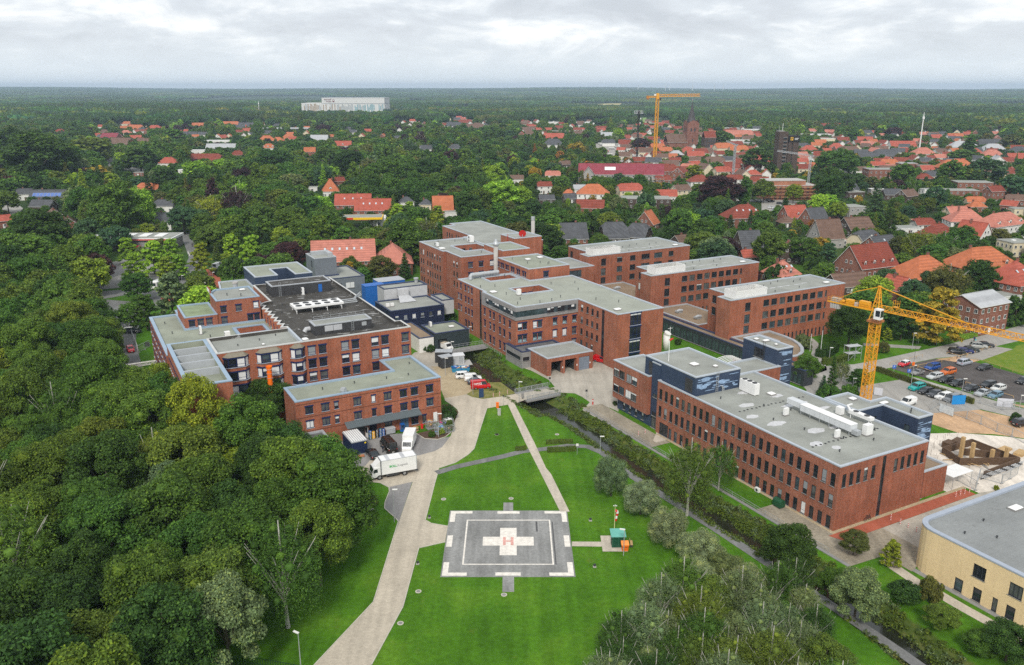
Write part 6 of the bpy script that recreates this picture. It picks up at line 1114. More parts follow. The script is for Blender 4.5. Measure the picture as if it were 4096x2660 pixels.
ac('slim white air conditioner standing alone mid-roof on the long block',LB,9.2,20.6,yaw=-math.pi/2);ac('slim white air conditioner near the front corner of the long block roof',LB,9.3,8.8,yaw=-math.pi/2);ac('large white air conditioner at the duct end on the long block roof',LB,15.0,7.2,(1.0,1.6,1.9),-math.pi/2);ac('white air conditioner by the cable tray on the middle block',MBK,4.3,115,(.9,1.1,1.6),-math.pi/2);ac('white air conditioner near the edge of the rear left block',H1,6.5,176.8,(.9,1.0,1.3));ac('large white air conditioner beside the roof plant room of the far block',H1,20.3,179,(1.5,2.2,2.2));ac('white twin-fan unit on an orange frame on the west wing',LL,-79.6,118.6,(.5,1.1,1.9));ac('white box unit on a stand at the west wing court',LL,-74.6,112.3,(1.2,1.2,1.5));ac('left of two white fan units on the navy facade building',NV,-22.6,147.5,(.5,1.1,1.0),-math.pi/2);ac('right of two white fan units on the navy facade building',NV,-21.2,147.5,(.5,1.1,1.0),-math.pi/2);ac('white unit at the edge of the dark green building roof',DGB,-16.6,129.2,(.6,1.0,1.3));ac('white unit leaning at the slate plant room',DB,-50.4,136.4,(.6,1.0,1.9));ac('cream boxed unit behind the white screen of the second ward',WB,62.4,122.5,(2.6,1.4,1.5));ac('low flat unit on the curved corner low roof',LK,-77,143,(1.2,2.2,.8))
t=tg('air_conditioner','small white air conditioner at the foot of the long brick wall','air conditioner',Wd(-.9,16.2)+(.03,),A);MB().bb(-.25,.25,-.5,.5,.1,.85,WHITE).bd('housing',t);MB().tube([(-.27,0,.48),(-.23,0,.48)],.28,DARK,14).bd('fan_grille',t)
x,y=Wd(10.6,37.2);t=tg('cooling_unit','tall white cooling unit with three top fans by the blue storey','cooling unit',Wd(11.3,30.9)+(11.5,),A);MB().bb(0,1.3,0,4.3,0,2.3,WHITE).bd('housing',t)
for i in range(3):MB().tube([(.65,.8+i*1.35,2.3),(.65,.8+i*1.35,2.42)],.5,DARK,14).bd('fan',t)
t=tg('duct_unit','long glazed white air duct on steel legs across the long block roof','air duct',Wd(12.6,8.2)+(11.4,),A);q=MB();dl=pln('pale_glossy_panels',(.55,.57,.58),.3,.08)
for i in range(10):q.bb(-.8,.9,i*1.15,i*1.15+1.11,.8,2.0,dl);
q.bb(-.85,.95,0,11.5,2.0,2.06,WHITE);q.bd('housing',t);q=MB()
for i in range(6):
 for xx in(-.7,.8):q.bar((xx,.3+i*2.2,0),(xx,.3+i*2.2,.8),.08,STEEL)
q.bb(-.5,.6,-1.2,.0,.4,1.2,STEEL);q.bd('leg_frame',t);MB().bb(-.4,1.1,11.5,15.2,1.0,2.0,dl).bd('end_duct',t)
t=tg('cooling_unit','low white two-fan table cooler beside the blue rooftop block','cooling unit',Wd(18.6,12.0)+(11.4,),A);MB().bb(0,1.1,-2.4,2.4,.9,1.5,WHITE).bd('housing',t);q=MB()
for yy in(-2,2):q.bar((.2,yy,0),(.2,yy,.9),.12,WHITE);q.bar((.9,yy,0),(.9,yy,.9),.12,WHITE)
q.bd('leg_frame',t);MB().bb(-.6,.4,3.6,4.8,.1,1.5,WHITE).bd('fan_box',t);MB().tube([(.5,2.4,1.3),(1.6,4.0,1.5),(3.5,4.6,1.2)],.2,WHITE,8).bd('pipe',t)
for i in range(2):MB().tube([(.55,-1.2+2.4*i,1.5),(.55,-1.2+2.4*i,1.58)],.5,DARK,14).bd('fan',t)
t=tg('silver_duct','ribbed silver duct with rounded end on the back of the middle block','air duct',Wd(3.0,139.2)+(14.7,),A);q=MB();q.tube([(-2.2,-.5,0),(-2.2,-.3,.8),(-1.7,0,1.3),(7.5,0,1.3)],.62,STEEL,12)
for i in range(9):q.tube([(-1.2+i,0,1.3),(-1.1+i,0,1.3)],.67,PLT,12)
for i in range(5):q.bar((-1+2*i,0,0),(-1+2*i,0,.8),.1,STEEL)
q.bd('tube_segments',t)
t=tg('red_dish','red round dish on the far brick plant room','dish',Wd(35.2,168.5)+(20.3,));MB().tube([(0,0,0),(0,0,.8)],.1,STEEL,6).bd('stand',t);MB().tube([(0,-.1,1.2),(0,.3,1.35)],[1.3,1.1],REDP,18).bd('plate',t)
t=tg('satellite_dish','white satellite dish at the parapet of the black roof','dish',Wd(-41.2,143)+(16.45,));MB().tube([(0,0,0),(0,0,1.2)],.06,STEEL,6).bd('stand',t);MB().tube([(-.2,0,1.5),(.1,0,1.5)],[.15,1.0],WHITE,16).bd('plate',t)
for k,(a,b)in enumerate(((40.5,66),(38,57.5))):
 t=tg('bike_shelter',('bike shelter with arched white lattice roof, farther one by the corridor lawn','bike shelter with arched white lattice roof, nearer one by the dark blue tower')[k],'shelter',Wd(a,b)+(0,),A);q=MB()
 for i in range(11):
  y=i*.75;pr=None
  for j in range(7):x=j*.9;z=2.3+.35*math.sin(j/6*math.pi);(q.bar(pr,(x,y,z),.16,WHITE)if pr else None);pr=(x,y,z)
 q.bd('roof',t);q=MB()
 for y in(0,7.5):
  for x in(0,5.4):q.bar((x,y,0),(x,y,2.3),.1,STEEL)
 q.bd('posts',t);MB().bb(5.5,5.8,0,7.5,0,1.9,BRICK).bd('back_wall',t)
 bikes=None
 for i in range(7):
  nm=tag(tg('bicycle','dark bicycle parked under a lattice shelter','bicycle',Wd(a+1.2+i*.55,b+2.5)+(0,),A+math.pi/2,'bicycles under the lattice shelters'))if bikes is None else copy_tree(bikes)
  if bikes is None:
   bikes=nm
   for x in(-.5,.5):
    q=MB();pr=None
    for j in range(13):a_=j/12*6.2832;c_=(x+.33*math.cos(a_),0,.34+.33*math.sin(a_));(q.bar(pr,c_,.05,BLACK)if pr else None);pr=c_
    q.bd('wheel',nm)
   q=MB();q.bar((-.5,0,.34),(-.15,0,.85),.04,DARK);q.bar((-.15,0,.85),(.4,0,.85),.04,DARK);q.bar((0,0,.3),(.4,0,.85),.04,DARK);q.bar((0,0,.3),(-.15,0,.85),.04,DARK);q.bar((.5,0,.34),(.4,0,1.0),.04,DARK);q.bd('frame',nm);MB().bar((.4,-.28,1.02),(.4,.28,1.02),.04,DARK).bd('handlebar',nm);MB().bb(-.28,-.02,-.08,.08,.9,.97,BLACK).bd('saddle',nm)
  else:nm.location=Wd(a+1.2+i*.55,b+2.5)+(0,)
t=copy_tree(bikes);t.location=g('Y5',515,1285)+(.05,);tag(t,'dark bicycle leaning at the brick end wall of the long block','bicycle');t.rotation_euler=(0,0,A)
if 'group' in t:del t['group']
# ------ building site
bs=tg('formwork','dark timber formwork pit with pale upright boards on the building site','formwork',Wd(0,0)+(0,),A)
def wallbar(n,a0,b0,a1,b1,h,m,th=.25,z=0,parent=None):
 q=MB();d=Vector((a1-a0,b1-b0));q.box(((a0+a1)/2,(b0+b1)/2,z+h/2),(d.length,th,h),m,math.atan2(d.y,d.x));return q.bd(n,parent or bs)
for a0,b0,a1,b1 in((41.5,6,51.8,.8),(40.2,.2,51.9,.6),(41.7,6.2,43.5,11),(43.7,10.9,52.2,10.6),(52,.7,52.2,10.6),(46,9,51,4)):wallbar('formwork_panel',a0,b0,a1,b1,1.5,WOODD)
r8=random.Random(5);q=MB()
for i in range(60):q.box((39.5+12.5*i/60,-.05,.25+.25*(i%4)),(.9,.12,.12),PLT if i%3 else DARK)
for i in range(40):q.box((52.35,.5+10*i/40,.25+.25*(i%4)),(.12,.8,.12),PLT if i%3 else DARK)
q.bd('formwork_ties',bs)
for a,b,h in((44.6,7.8,4.6),(44.2,5.4,4.4),(48.5,4.0,2.6),(51.5,3,2.8)):MB().bb(a-.3,a+.3,b-.3,b+.3,0,h,WOOD).bd('column_form',bs)
for i,(a,b,w_,h_,c)in enumerate(((37.5,17.2,2.4,1.4,DARK),(39.6,15.8,2.6,1.9,DARK),(41.6,14.4,2.6,1.8,WOODD),(42.2,17.8,1.8,1.1,DARK),(47.5,10.9+1.5,2.4,1.2,WOODD),(49.8,12,2.6,1.3,WOODD),(38.2,14.3,2.2,1.6,PANEL_GB),(35.3,12.5,2.0,.9,WOODD),(34.8,9.3,2.2,1.1,WOODD),(36.9,10.8,1.8,.8,PANEL_GB),(56,6,3,.4,WOOD),(57,3.4,3,.5,WOOD),(36,6.4,2.4,.7,WOOD))):
 t=tg('material_stack',('stack of dark boards on the pale site ground beside the blue cloud wall','tall black stack on the site, left of two big ones','tall brown-topped stack on the site, right of two big ones','small black stack farthest from the blue cloud wall','brown board stack near the formwork pit','brown board bundle right of the formwork stack','grey panel stack by the tall black stack','low stack with orange helmets at the blue wall','scattered board stack at the blue wall foot','grey frame stack before the formwork','pale beam bundle right of the pit','pale beam bundle at the right picture edge of the pit','pale planks at the pit entrance')[i],'stack',Wd(a,b)+(.03,),A+.1*(i%3));q=MB();nl=max(2,int(h_/.3))
 for k in range(nl):q.bb(-w_/2+.05*(k%2),w_/2-.04*(k%3),-.8,.8,k*h_/nl+.02,(k+1)*h_/nl,c)
 q.bd('layers',t);MB().bb(-w_/2,w_/2,-.85,.85,-.02,.03,WOOD).bd('base',t)
q=MB()
for i in range(55):a,b=34+20*r8 .random(),2+15*r8 .random();x,y=a,b;q.bar((x,y,0),(x+.1*r8 .random(),y,.7+r8 .random()*.8),.03,RUST)
q.bd('rebar',bs)
q=MB()
for i in range(22):a,b=41.5+9.5*r8 .random(),1.5+8.5*r8 .random();q.box((a,b,.15+.3*r8 .random()),(1.4+1.6*r8 .random(),.16,.1),r8 .choice((WOOD,WOOD,CONCD)),r8 .random()*3)
q.bd('loose_planks',bs)
t=tg('covered_walkway','white-roofed covered walkway between brick annex and site fence','walkway roof',Wd(30.6,1.6)+(0,),A);MB().bb(0,5.8,-1.6,1.9,2.5,2.58,WHITE).bd('roof',t);q=MB()
for x in(.2,5.6):
 for y in(-1.5,1.8):q.bar((x,y,0),(x,y,2.5),.08,STEEL)
q.bd('posts',t)
t=tg('dumper_bag','black bag of rubble on the sandy patch by the west wing','bag',g('Z1',268,1290)+(.03,));MB().box((0,0,.5),(1.2,1.1,1.0),BLACK,.3).bd('bag',t)
t=tg('skip_lid_container','dark green rolling bin by the long brick wall','bin',Wd(-1.6,10.4)+(.03,),A);MB().bb(-.6,.6,-.9,.9,.2,1.1,GREENP).bd('body',t);q=MB();q.tube([(0,-.92,1.0),(0,.92,1.0)],.62,GREENP,16);q.bd('lid',t)
a_,b_=g('Z6',-330,690,3.5),g('Z6',375,585,3.5);t=tg('pipe_bridge','white steel truss carrying pipes across the access road','pipe bridge',(a_[0],a_[1],0),math.atan2(b_[1]-a_[1],b_[0]-a_[0]));q=MB();lattice(q,(0,0,3.5),(math.dist(a_,b_),0,3.5),.7,.7,WHITE2,.8,.07);q.bd('truss',t);q=MB();L_=math.dist(a_,b_);lattice(q,(L_-.3,0,0),(L_-.3,0,3.4),.7,.7,STEEL,.8,.07);lattice(q,(6,0,0),(6,0,3.4),.7,.7,STEEL,.8,.07);q.bd('support_post',t)
t=tg('scaffold_tower','small grey scaffold tower between hedges left of the crane mast','scaffold',g('Y3',330,410)+(0,),.3);q=MB()
for x in(-2,0,2):
 for y in(-1,1):q.bar((x,y,0),(x,y,4.2),.08,STEEL)
for z in(1.9,3.9):q.bb(-2,2,-1,1,z,z+.08,PLT)
q.bar((-2,-1,0),(2,-1,3.9),.06,STEEL);q.bd('frame',t)
for k,(x,y,h)in enumerate(((415,905,5.0),(535,975,7.5))):
 t=tg('flag_pole','bare white flag pole by the hedge, %s'%('shorter one at the lawn','taller one nearer the dark blue tower')[k],'flag pole',g('Y2',x,y)+(0,));MB().tube([(0,0,0),(0,0,h)],.06,WHITE,6).bd('pole',t);MB().bb(-.15,.15,-.15,.15,0,.1,CONC).bd('base',t)
t=tg('garden_hut','grey-roofed open garden pavilion among clipped round shrubs','hut',g('Z1',890,620)+(0,),-.25);q=MB();q.bb(-3,3,-2,2,0,2.3,pln('dark_timber',(.07,.06,.05),.8,.2));q.bd('wall',t);q=MB();rf=pln('grey_roof_boards',(.30,.29,.27),.8,.12);q.face([(-3.4,-2.5,2.3),(3.4,-2.5,2.3),(3.4,0,3.5),(-3.4,0,3.5)],rf);q.face([(3.4,2.5,2.3),(-3.4,2.5,2.3),(-3.4,0,3.5),(3.4,0,3.5)],rf);q.face([(-3.4,-2.5,2.3),(-3.4,0,3.5),(-3.4,2.5,2.3)],rf);q.face([(3.4,2.5,2.3),(3.4,0,3.5),(3.4,-2.5,2.3)],rf);q.bd('roof',t)
t=tg('blue_phone_box','dark blue ticket pillar at the bus stop','pillar',g('Z1',742,605)+(0,),.2);MB().bb(-.6,.6,-.3,.3,0,2.4,pln('dark_blue_panel',(.02,.05,.12))).bd('panel',t)
def person(label,s,x,y,yaw,jacket,trousers,hair,stride=.25,name='person'):
 p=g(s,x,y);t=tg(name,label,'person',p+(.035,),yaw);V=[];E_=[];R=[]
 def v(c,r):V.append(c);R.append(r);return len(V)-1
 pel=v((0,0,.95),.15);ch=v((0,0,1.22),.16);sh=v((.02,0,1.42),.13);nk=v((.03,0,1.52),.06);hd=v((.05,0,1.64),.095);tp=v((.05,0,1.74),.07);E_+=[(pel,ch),(ch,sh),(sh,nk),(nk,hd),(hd,tp)]
 nose=v((.16,0,1.63),.02);E_.append((hd,nose))
 for sg in(-1,1):
  st=stride*sg;hip=v((0,sg*.1,.88),.1);kn=v((st*.5+.05,sg*.1,.5),.07);an=v((st-.02,sg*.1,.1),.05);to=v((st+.16,sg*.1,.05),.045);E_+=[(pel,hip),(hip,kn),(kn,an),(an,to)]
  so=v((.0,sg*.2,1.40),.07);el=v((-st*.5,sg*.26,1.14),.05);wr=v((-st*.9+.12,sg*.25,.92),.035);pm=v((-st+.15,sg*.25,.85),.035);E_+=[(sh,so),(so,el),(el,wr),(wr,pm)]
  for f in range(4):a1=v((-st+.13+f*.02,sg*.25,.79),.010);a2=v((-st+.15+f*.02,sg*.24,.735+abs(f-1.5)*.008),.008);E_+=[(pm,a1),(a1,a2)]
  th=v((-st+.20,sg*.22,.83),.010);E_.append((pm,th))
 me=bpy.data.meshes.new('body');me.from_pydata(V,E_,[]);o=bpy.data.objects.new('body',me);COL.objects.link(o);md=o.modifiers.new('s','SKIN');
 for i,sv in enumerate(me.skin_vertices[0].data):sv.radius=(R[i],R[i])
 me.skin_vertices[0].data[0].use_root=True;o.modifiers.new('d','SUBSURF').levels=1
 dg=bpy.context.evaluated_depsgraph_get();m2=bpy.data.meshes.new_from_object(o.evaluated_get(dg));bpy.data.objects.remove(o);m2 .materials.clear()
 for m in(pln('cloth_'+jacket,hx(jacket),.9,.1,3),pln('cloth_'+trousers,hx(trousers),.9,.1,3),pln('skin',(.48,.27,.19),.6,.05),BLACK):m2 .materials.append(m)
 for pl in m2 .polygons:z=pl.center.z;pl.material_index=2 if z>1.5 or(z<.9 and abs(pl.center.y)>.19 and pl.center.z>.68)else(0 if z>.93 else(1 if z>.12 else 3));pl.use_smooth=True
 put('body',m2,t);q=MB();q.tube([(.03,0,1.62),(.02,0,1.72),(.03,0,1.78)],[.11,.115,.05],pln('hair_'+hair,hx(hair),.8,.1),10);q.bd('hair',t,smooth=True);return t
pp=person('person in dark jacket walking along the lane with a turquoise bag','Y3',1782,200,math.radians(-130),'#2a3550','#20242c','#3a2a1c');tq=tg('carrier_bag','turquoise carrier bag held by the walking person','bag',(pp.location.x+.3,pp.location.y-.25,.5),.3);MB().bb(-.18,.18,-.06,.06,0,.42,pln('turquoise_plastic',(.02,.45,.5),.5,.05)).bd('bag',tq);MB().bar((-.1,0,.42),(.1,0,.55),.02,BLACK).bd('handle',tq)
person('man in dark blue work clothes bending at the open door of the black van','Y7',985,625,math.radians(40),'#1d2738','#1b2030','#2a211a',.15);person('person in dark clothes riding along the bus road on a bicycle','Z1',802,108,-1.4,'#2a2230','#2a2a30','#20180f',.2)
# ------ houses of the town
def tile_mat(name,c,var=.2):
 n=NG(name);w=n.N.new('ShaderNodeTexWave');w.wave_type='BANDS';w.bands_direction='Y';w.inputs['Scale'].default_value=.9;w.inputs['Distortion'].default_value=.4;n.K.new(n.uv(),w.inputs['Vector'])
 col=n.mix(1.0,tuple(c),n.ramp(w.outputs['Fac'],((.2,.86),(.8,1.08))),'MULTIPLY');col=n.mix(1.0,col,n.ramp(n.noise(.4,6,.65),((.3,1-var),(.7,1+var))),'MULTIPLY');col=n.mix(1.0,col,n.ramp(n.noise(4,3,.7),((.3,.85),(.7,1.15))),'MULTIPLY')
 return n.done(col,.8,w.outputs['Fac'],.3,.03,spec=.2)
ROOF={'O':('orange',tile_mat('orange_roof_tiles',(.42,.135,.062))),'R':('red',tile_mat('red_roof_tiles',(.36,.09,.06))),'N':('pinkish red',tile_mat('pinkish_roof_tiles',(.44,.17,.125))),'D':('dark red',tile_mat('dark_red_roof_tiles',(.21,.052,.034))),'B':('brown',tile_mat('brown_roof_tiles',(.15,.093,.07))),'G':('dark grey',tile_mat('dark_grey_roof_tiles',(.082,.085,.092))),'L':('light grey',tile_mat('light_grey_sheet_roof',(.38,.39,.40),.1)),'P':('plum red',tile_mat('plum_roof_tiles',(.24,.05,.065))),'W':('white',pln('white_flat_roof',(.62,.62,.60),.7,.12)),'F':('grey flat',DGY)}
WALL={'w':('white',WHITE2),'b':('red-brick',brick_mat('house_red_brick',(.26,.075,.045),(.2,.055,.035))),'k':('dark brick',BRICKK),'c':('cream',CREAM),'g':('grey',GREYR)}
TRIM=WHITE2
HOUSES=[]
_hw={}
def house_window(w=1.1,h=1.3):
 k=(w,h)
 if k not in _hw:
  q=MB();q.bb(-w/2,w/2,-.02,.05,0,h,WHITE);q.bb(-w/2+.09,-.04,.05,.06,.09,h-.09,GLASS);q.bb(.04,w/2-.09,.05,.06,.09,h-.09,GLASS);q.bb(-w/2-.06,w/2+.06,0,.12,-.08,0,CONC);_hw[k]=q.mesh('window')
 return _hw[k]
def gable_faces(mb,w,d,z0,z1,m,ov=.45,hip=0.0,th=.14):
 """roof over a w x d box, ridge along x; hip: how far the ridge ends step in (1 = fully hipped), half hips in between"""
 W_,D_=w/2+ov,d/2+ov;k=(z1-z0)/(d/2);ze=z0-ov*k;rx=W_-hip*min(d/2+ov,W_*.92)
 zk=ze+(z1-ze)*(0 if hip>=1 else(1-hip)if hip>0 else 1);yk=D_*(z1-zk)/(z1-ze)
 def slope(s):
  P=[(-W_,-D_,ze),(W_,-D_,ze)]+([(W_,-yk,zk)]if 0<hip<1 else[])+[(rx,0,z1),(-rx,0,z1)]+([(-W_,-yk,zk)]if 0<hip<1 else[])
  P=[(x,y,z)for x,y,z in P];uv=[(x,math.hypot(y,z))for x,y,z in P]
  if s>0:P=[(-x,-y,z)for x,y,z in P]
  mb.face(P,m,uv);mb.face([(x,y,z-th)for x,y,z in P][::-1],m,uv[::-1])
  mb.face([(P[1][0],P[1][1],P[1][2]),(P[0][0],P[0][1],P[0][2]),(P[0][0],P[0][1],P[0][2]-th),(P[1][0],P[1][1],P[1][2]-th)][::-1],TRIM)
 slope(-1);slope(1)
 for s in(-1,1):
  if hip>0:
   t=[(s*W_,-yk if hip<1 else-D_,zk if hip<1 else ze),(s*W_,yk if hip<1 else D_,zk if hip<1 else ze),(s*rx,0,z1)]
   if s<0:t=t[::-1]
   mb.face(t,m,[(p[1],p[2]*1.3)for p in t]);mb.face([(x,y,z-th)for x,y,z in t][::-1],m)
  if hip<1:
   e=[(s*W_,-D_,ze),(s*W_,-yk,zk),(s*W_,yk,zk),(s*W_,D_,ze)]if hip>0 else[(s*W_,-D_,ze),(s*W_,0,z1),(s*W_,D_,ze)]
   for p,q in zip(e,e[1:]):
    if hip>0 and p[2]==q[2]:continue
    f=[p,q,(q[0],q[1],q[2]-.22),(p[0],p[1],p[2]-.22)];f=[(x+s*.01,y,z)for x,y,z in f];mb.face(f if s>0 else f[::-1],TRIM)
def house(label,X,Y,w,d,eave,rise,yaw,rk,wk,typ='gable',group=None,det=2,name='house',cat='house',dormers=0,sky=0,chim=1,balcony=0,solar=0):
 rm,wm=ROOF[rk][1],WALL[wk][1];t=tg(name,label,cat,(X,Y,0),yaw,group);dist=math.hypot(X,Y);mb=MB();hip={'gable':0,'hip':1,'half':.35,'flat':0}[typ]
 cpt=[(-w/2,-d/2),(w/2,-d/2),(w/2,d/2),(-w/2,d/2)]
 for i in range(4):
  p,q=cpt[i],cpt[(i+1)%4];L=math.dist(p,q);mb.face([p+(0,),q+(0,),q+(eave,),p+(eave,)],wm,[(0,0),(L,0),(L,eave),(0,eave)])
 z1=eave+rise
 if typ in('gable','half'):
  for s in(-1,1):
   zk=z1 if hip==0 else eave+rise*(1-hip);yk=0 if hip==0 else d/2*hip
   f=[(s*w/2,-d/2,eave),(s*w/2,d/2,eave)]+([(s*w/2,0,z1)]if hip==0 else[(s*w/2,yk,zk),(s*w/2,-yk,zk)]);f=[(x,y,z-.02 if z>eave else z)for x,y,z in f]
   mb.face(f if s>0 else f[::-1],wm,[(p[1],p[2])for p in(f if s>0 else f[::-1])])
 mb.bd('wall',t);rb=MB()
 if typ=='flat':
  rb.bb(-w/2-.15,w/2+.15,-d/2-.15,d/2+.15,eave-.02,eave+.28,CONC if wk!='w' else WHITE);rb.sheet([(-w/2,-d/2),(w/2,-d/2),(w/2,d/2),(-w/2,d/2)],eave+.292,rm);ro=rb.bd('roof',t)
  if det>1:MB().bb(-w*.2,-w*.2+1.6,-d*.1,-d*.1+1.6,eave+.28,eave+.75,WHITE).bd('skylight',ro)
 else:
  gable_faces(rb,w,d,eave,z1,rm,hip=hip);rb.bar((-w/2*(1-hip*.8)-.3,0,z1+.02),(w/2*(1-hip*.8)+.3,0,z1+.02),.22,rm);ro=rb.bd('roof',t)
  k=rise/(d/2)
  if chim:x=w*(.12 if rnd.random()<.5 else-.2);MB().bb(x-.4,x+.4,.3,1.0,z1-1.2,z1+.9,WALL['b'][1]).bb(x-.46,x+.46,.24,1.06,z1+.9,z1+1.0,DARK).bd('chimney',ro)
  for i in range(solar):
   a=math.atan(k);x=-w*.42+w*.84*(i+.5)/solar;yy=-d*.27;q=MB();q.box((0,0,0),(w*.84/solar-.12,d*.24,.1),STEEL);q.box((0,0,.055),(w*.84/solar-.3,d*.24-.15,.02),pln('blue_solar_cells',(.10,.17,.42),.2,.15));so=q.bd('solar_panel',ro,(x,yy,eave+(d/2+yy)*k+.14));so.rotation_euler=(a,0,0)
  for i in range(dormers):
   x=-w/2+w*(i+.5)/dormers;y0=-d/2+.9;zb=eave+.5;q=MB();q.bb(x-.9,x+.9,y0,y0+2.2,zb-.6,zb+1.3,WHITE2 if wk in 'wc' else rm);gq=MB();q.face([(x-1.15,y0-.25,zb+1.25),(x,y0-.25,zb+2.1),(x,y0+2.9,zb+2.1),(x-1.15,y0+2.2,zb+1.25)],rm);q.face([(x,y0-.25,zb+2.1),(x+1.15,y0-.25,zb+1.25),(x+1.15,y0+2.2,zb+1.25),(x,y0+2.9,zb+2.1)],rm);q.face([(x-.9,y0,zb+1.3),(x+.9,y0,zb+1.3),(x,y0,zb+2.0)],WHITE2);do=q.bd('dormer',ro);put('window',house_window(1.2,1.1),do,(x,y0-.02,zb),math.pi)
  for i in range(sky):
   x=-w*.35+w*.7*(i+.5)/sky;yy=-d*.22;zz=eave+(d/2+yy)*k+.05;q=MB();a=math.atan(k);q.box((0,0,0),(.8,1.2,.1),STEEL);q.box((0,0,.055),(.62,1.0,.02),pln('bright_skylight_glass',(.5,.56,.6),.15,.1));so=q.bd('skylight',ro,(x,yy,zz));so.rotation_euler=(a,0,0)
 if det:
  st=max(1,int((eave+.4)/2.8));fx=(eave-.2)/st
  vis=[]
  for i,(dx,dy,L,ang)in enumerate(((0,-d/2,w,0.0),(w/2,0,d,math.pi/2),(-w/2,0,d,-math.pi/2))):
   n_=(math.sin(ang),-math.cos(ang));wx,wy=n_[0]*math.cos(yaw)-n_[1]*math.sin(yaw),n_[0]*math.sin(yaw)+n_[1]*math.cos(yaw)
   if wx*X+wy*Y<0:vis.append((dx,dy,L,ang,i))
  for dx,dy,L,ang,i in vis:
   nw=max(1,min(int(L/(2.4 if det>1 else 3.4)),12))
   for s_ in range(st):
    for j in range(nw):
     u=-L/2+L*(j+.5)/nw;put('window',house_window(),t,(dx+math.cos(ang)*u+math.sin(ang)*.02,dy+math.sin(ang)*u-math.cos(ang)*.02,.9+s_*fx),ang+math.pi)
   if i and typ=='gable' and rise>2.6:
    for u in((-1.1,1.1)if d>8 else(0,)):put('window',house_window(1.0,1.2),t,(dx+math.sin(ang)*.02,dy+u,eave+.6),ang+math.pi)
  if balcony:
   for s_ in range(1,st):
    for j in range(balcony):x=-w/2+w*(j+.5)/balcony;MB().bb(x-1.7,x+1.7,-d/2-1.4,-d/2,s_*fx-.1,s_*fx+.05,CONC).bb(x-1.7,x+1.7,-d/2-1.45,-d/2-1.38,s_*fx+.05,s_*fx+1.0,WHITE).bd('balcony',t)
  MB().bb(-w*.08-.5,-w*.08+.5,-d/2-.06,-d/2,0,2.1,WOODD if wk in 'wc' else WHITE).bd('door',t)
 r_=math.hypot(w,d)/2+.8;px=[proj(X+math.cos(yaw)*a_-math.sin(yaw)*b_,Y+math.sin(yaw)*a_+math.cos(yaw)*b_,z)for a_ in(-w/2,w/2)for b_ in(-d/2,d/2)for z in(eave*.5,z1)]
 HOUSES.append((X,Y,r_,min(p[0]for p in px),max(p[0]for p in px),min(p[1]for p in px),max(p[1]for p in px),dist))
 FOOT.append([(X+math.cos(yaw)*a_*(w/2+.5)-math.sin(yaw)*b_*(d/2+.5),Y+math.sin(yaw)*a_*(w/2+.5)+math.cos(yaw)*b_*(d/2+.5))for a_,b_ in((-1,-1),(1,-1),(1,1),(-1,1))])
 return t
TY={'g':'gable','h':'hip','f':'flat','x':'half'};TW={'g':'gabled','h':'hipped','f':'flat','x':'half-hipped'}
def H(s,x,y,wpx,rk,wk,ty,st,yaw,place,**kw):
 """one house of the photo: roof centre, visible roof length, roof and wall colour, storeys, ridge direction (degrees)"""
 eave=2.9*st+.3;X,Y=g(s,x,y,eave+1.5);dist=math.hypot(X,Y);vis=abs(math.cos(math.radians(yaw)+math.atan2(X,Y)*1.0));ln=wpx*SHEET[s][2]*dist/FPX
 asp=kw.pop('asp',.62);w=ln/max(.35,vis+asp*.9*math.sqrt(max(0,1-vis*vis)));w=min(max(w,6.5),75);d=kw.pop('d',None)or min(max(w*asp,6.0),15)
 rise=0.0 if ty=='f' else d*kw.pop('pitch',.42);X,Y=g(s,x,y,eave+rise*.5)
 if any(math.hypot(X-h[0],Y-h[1])<(max(w,d)/2+h[2])*.42 for h in HOUSES):return None
 lab=place if place.startswith('!')else '%s %s %s house %s'%(ROOF[rk][0]+'-roofed',TW[ty],WALL[wk][0],place)
 det=2 if dist<420 else(1 if dist<800 else 0)
 nm=kw.pop('name','house');return house(lab.lstrip('!'),X,Y,w,d,eave,rise,math.radians(yaw),rk,wk,TY[ty],det=kw.pop('det',det),name=nm,cat=kw.pop('cat','house'),**kw)
H('X6',250,450,270,'D','b','g',2.6,25,'!three-storey dark red-roofed brick apartment house with white balconies and dormers',d=13,dormers=4,balcony=2,pitch=.55);H('X6',130,590,230,'B','k','g',1,20,'below the three-storey balcony house',d=9);H('X6',570,512,300,'O','b','h',2,22,'!long orange hipped apartment house with stepped blue-grey gable, left of its twin',d=15,dormers=2);H('X6',900,460,340,'O','b','h',2,18,'!long orange hipped apartment house with white balconies, right of its twin',d=15,dormers=2,balcony=3);H('X6',1095,545,220,'R','b','h',2,28,'!red-roofed brick hall with arched white window at the right edge',d=15,sky=3)
H('X6',425,610,130,'R','b','g',1.5,120,'behind the crane tie bar',d=9);H('X6',880,695,240,'L','b','g',3,28,'!three-storey brick flats with pale sheet roof and blue balconies behind the crane jib',d=12,pitch=.2,name='apartment_block',chim=0);H('X6',1000,690,220,'F','w','f',.8,15,'!row of garages with white doors and grey flat roof',d=7,name='garage_row',cat='garage');H('X6',1100,660,110,'F','w','f',.9,15,'!white low garage at the right edge below the red-roofed hall',d=7,name='garage',cat='garage')
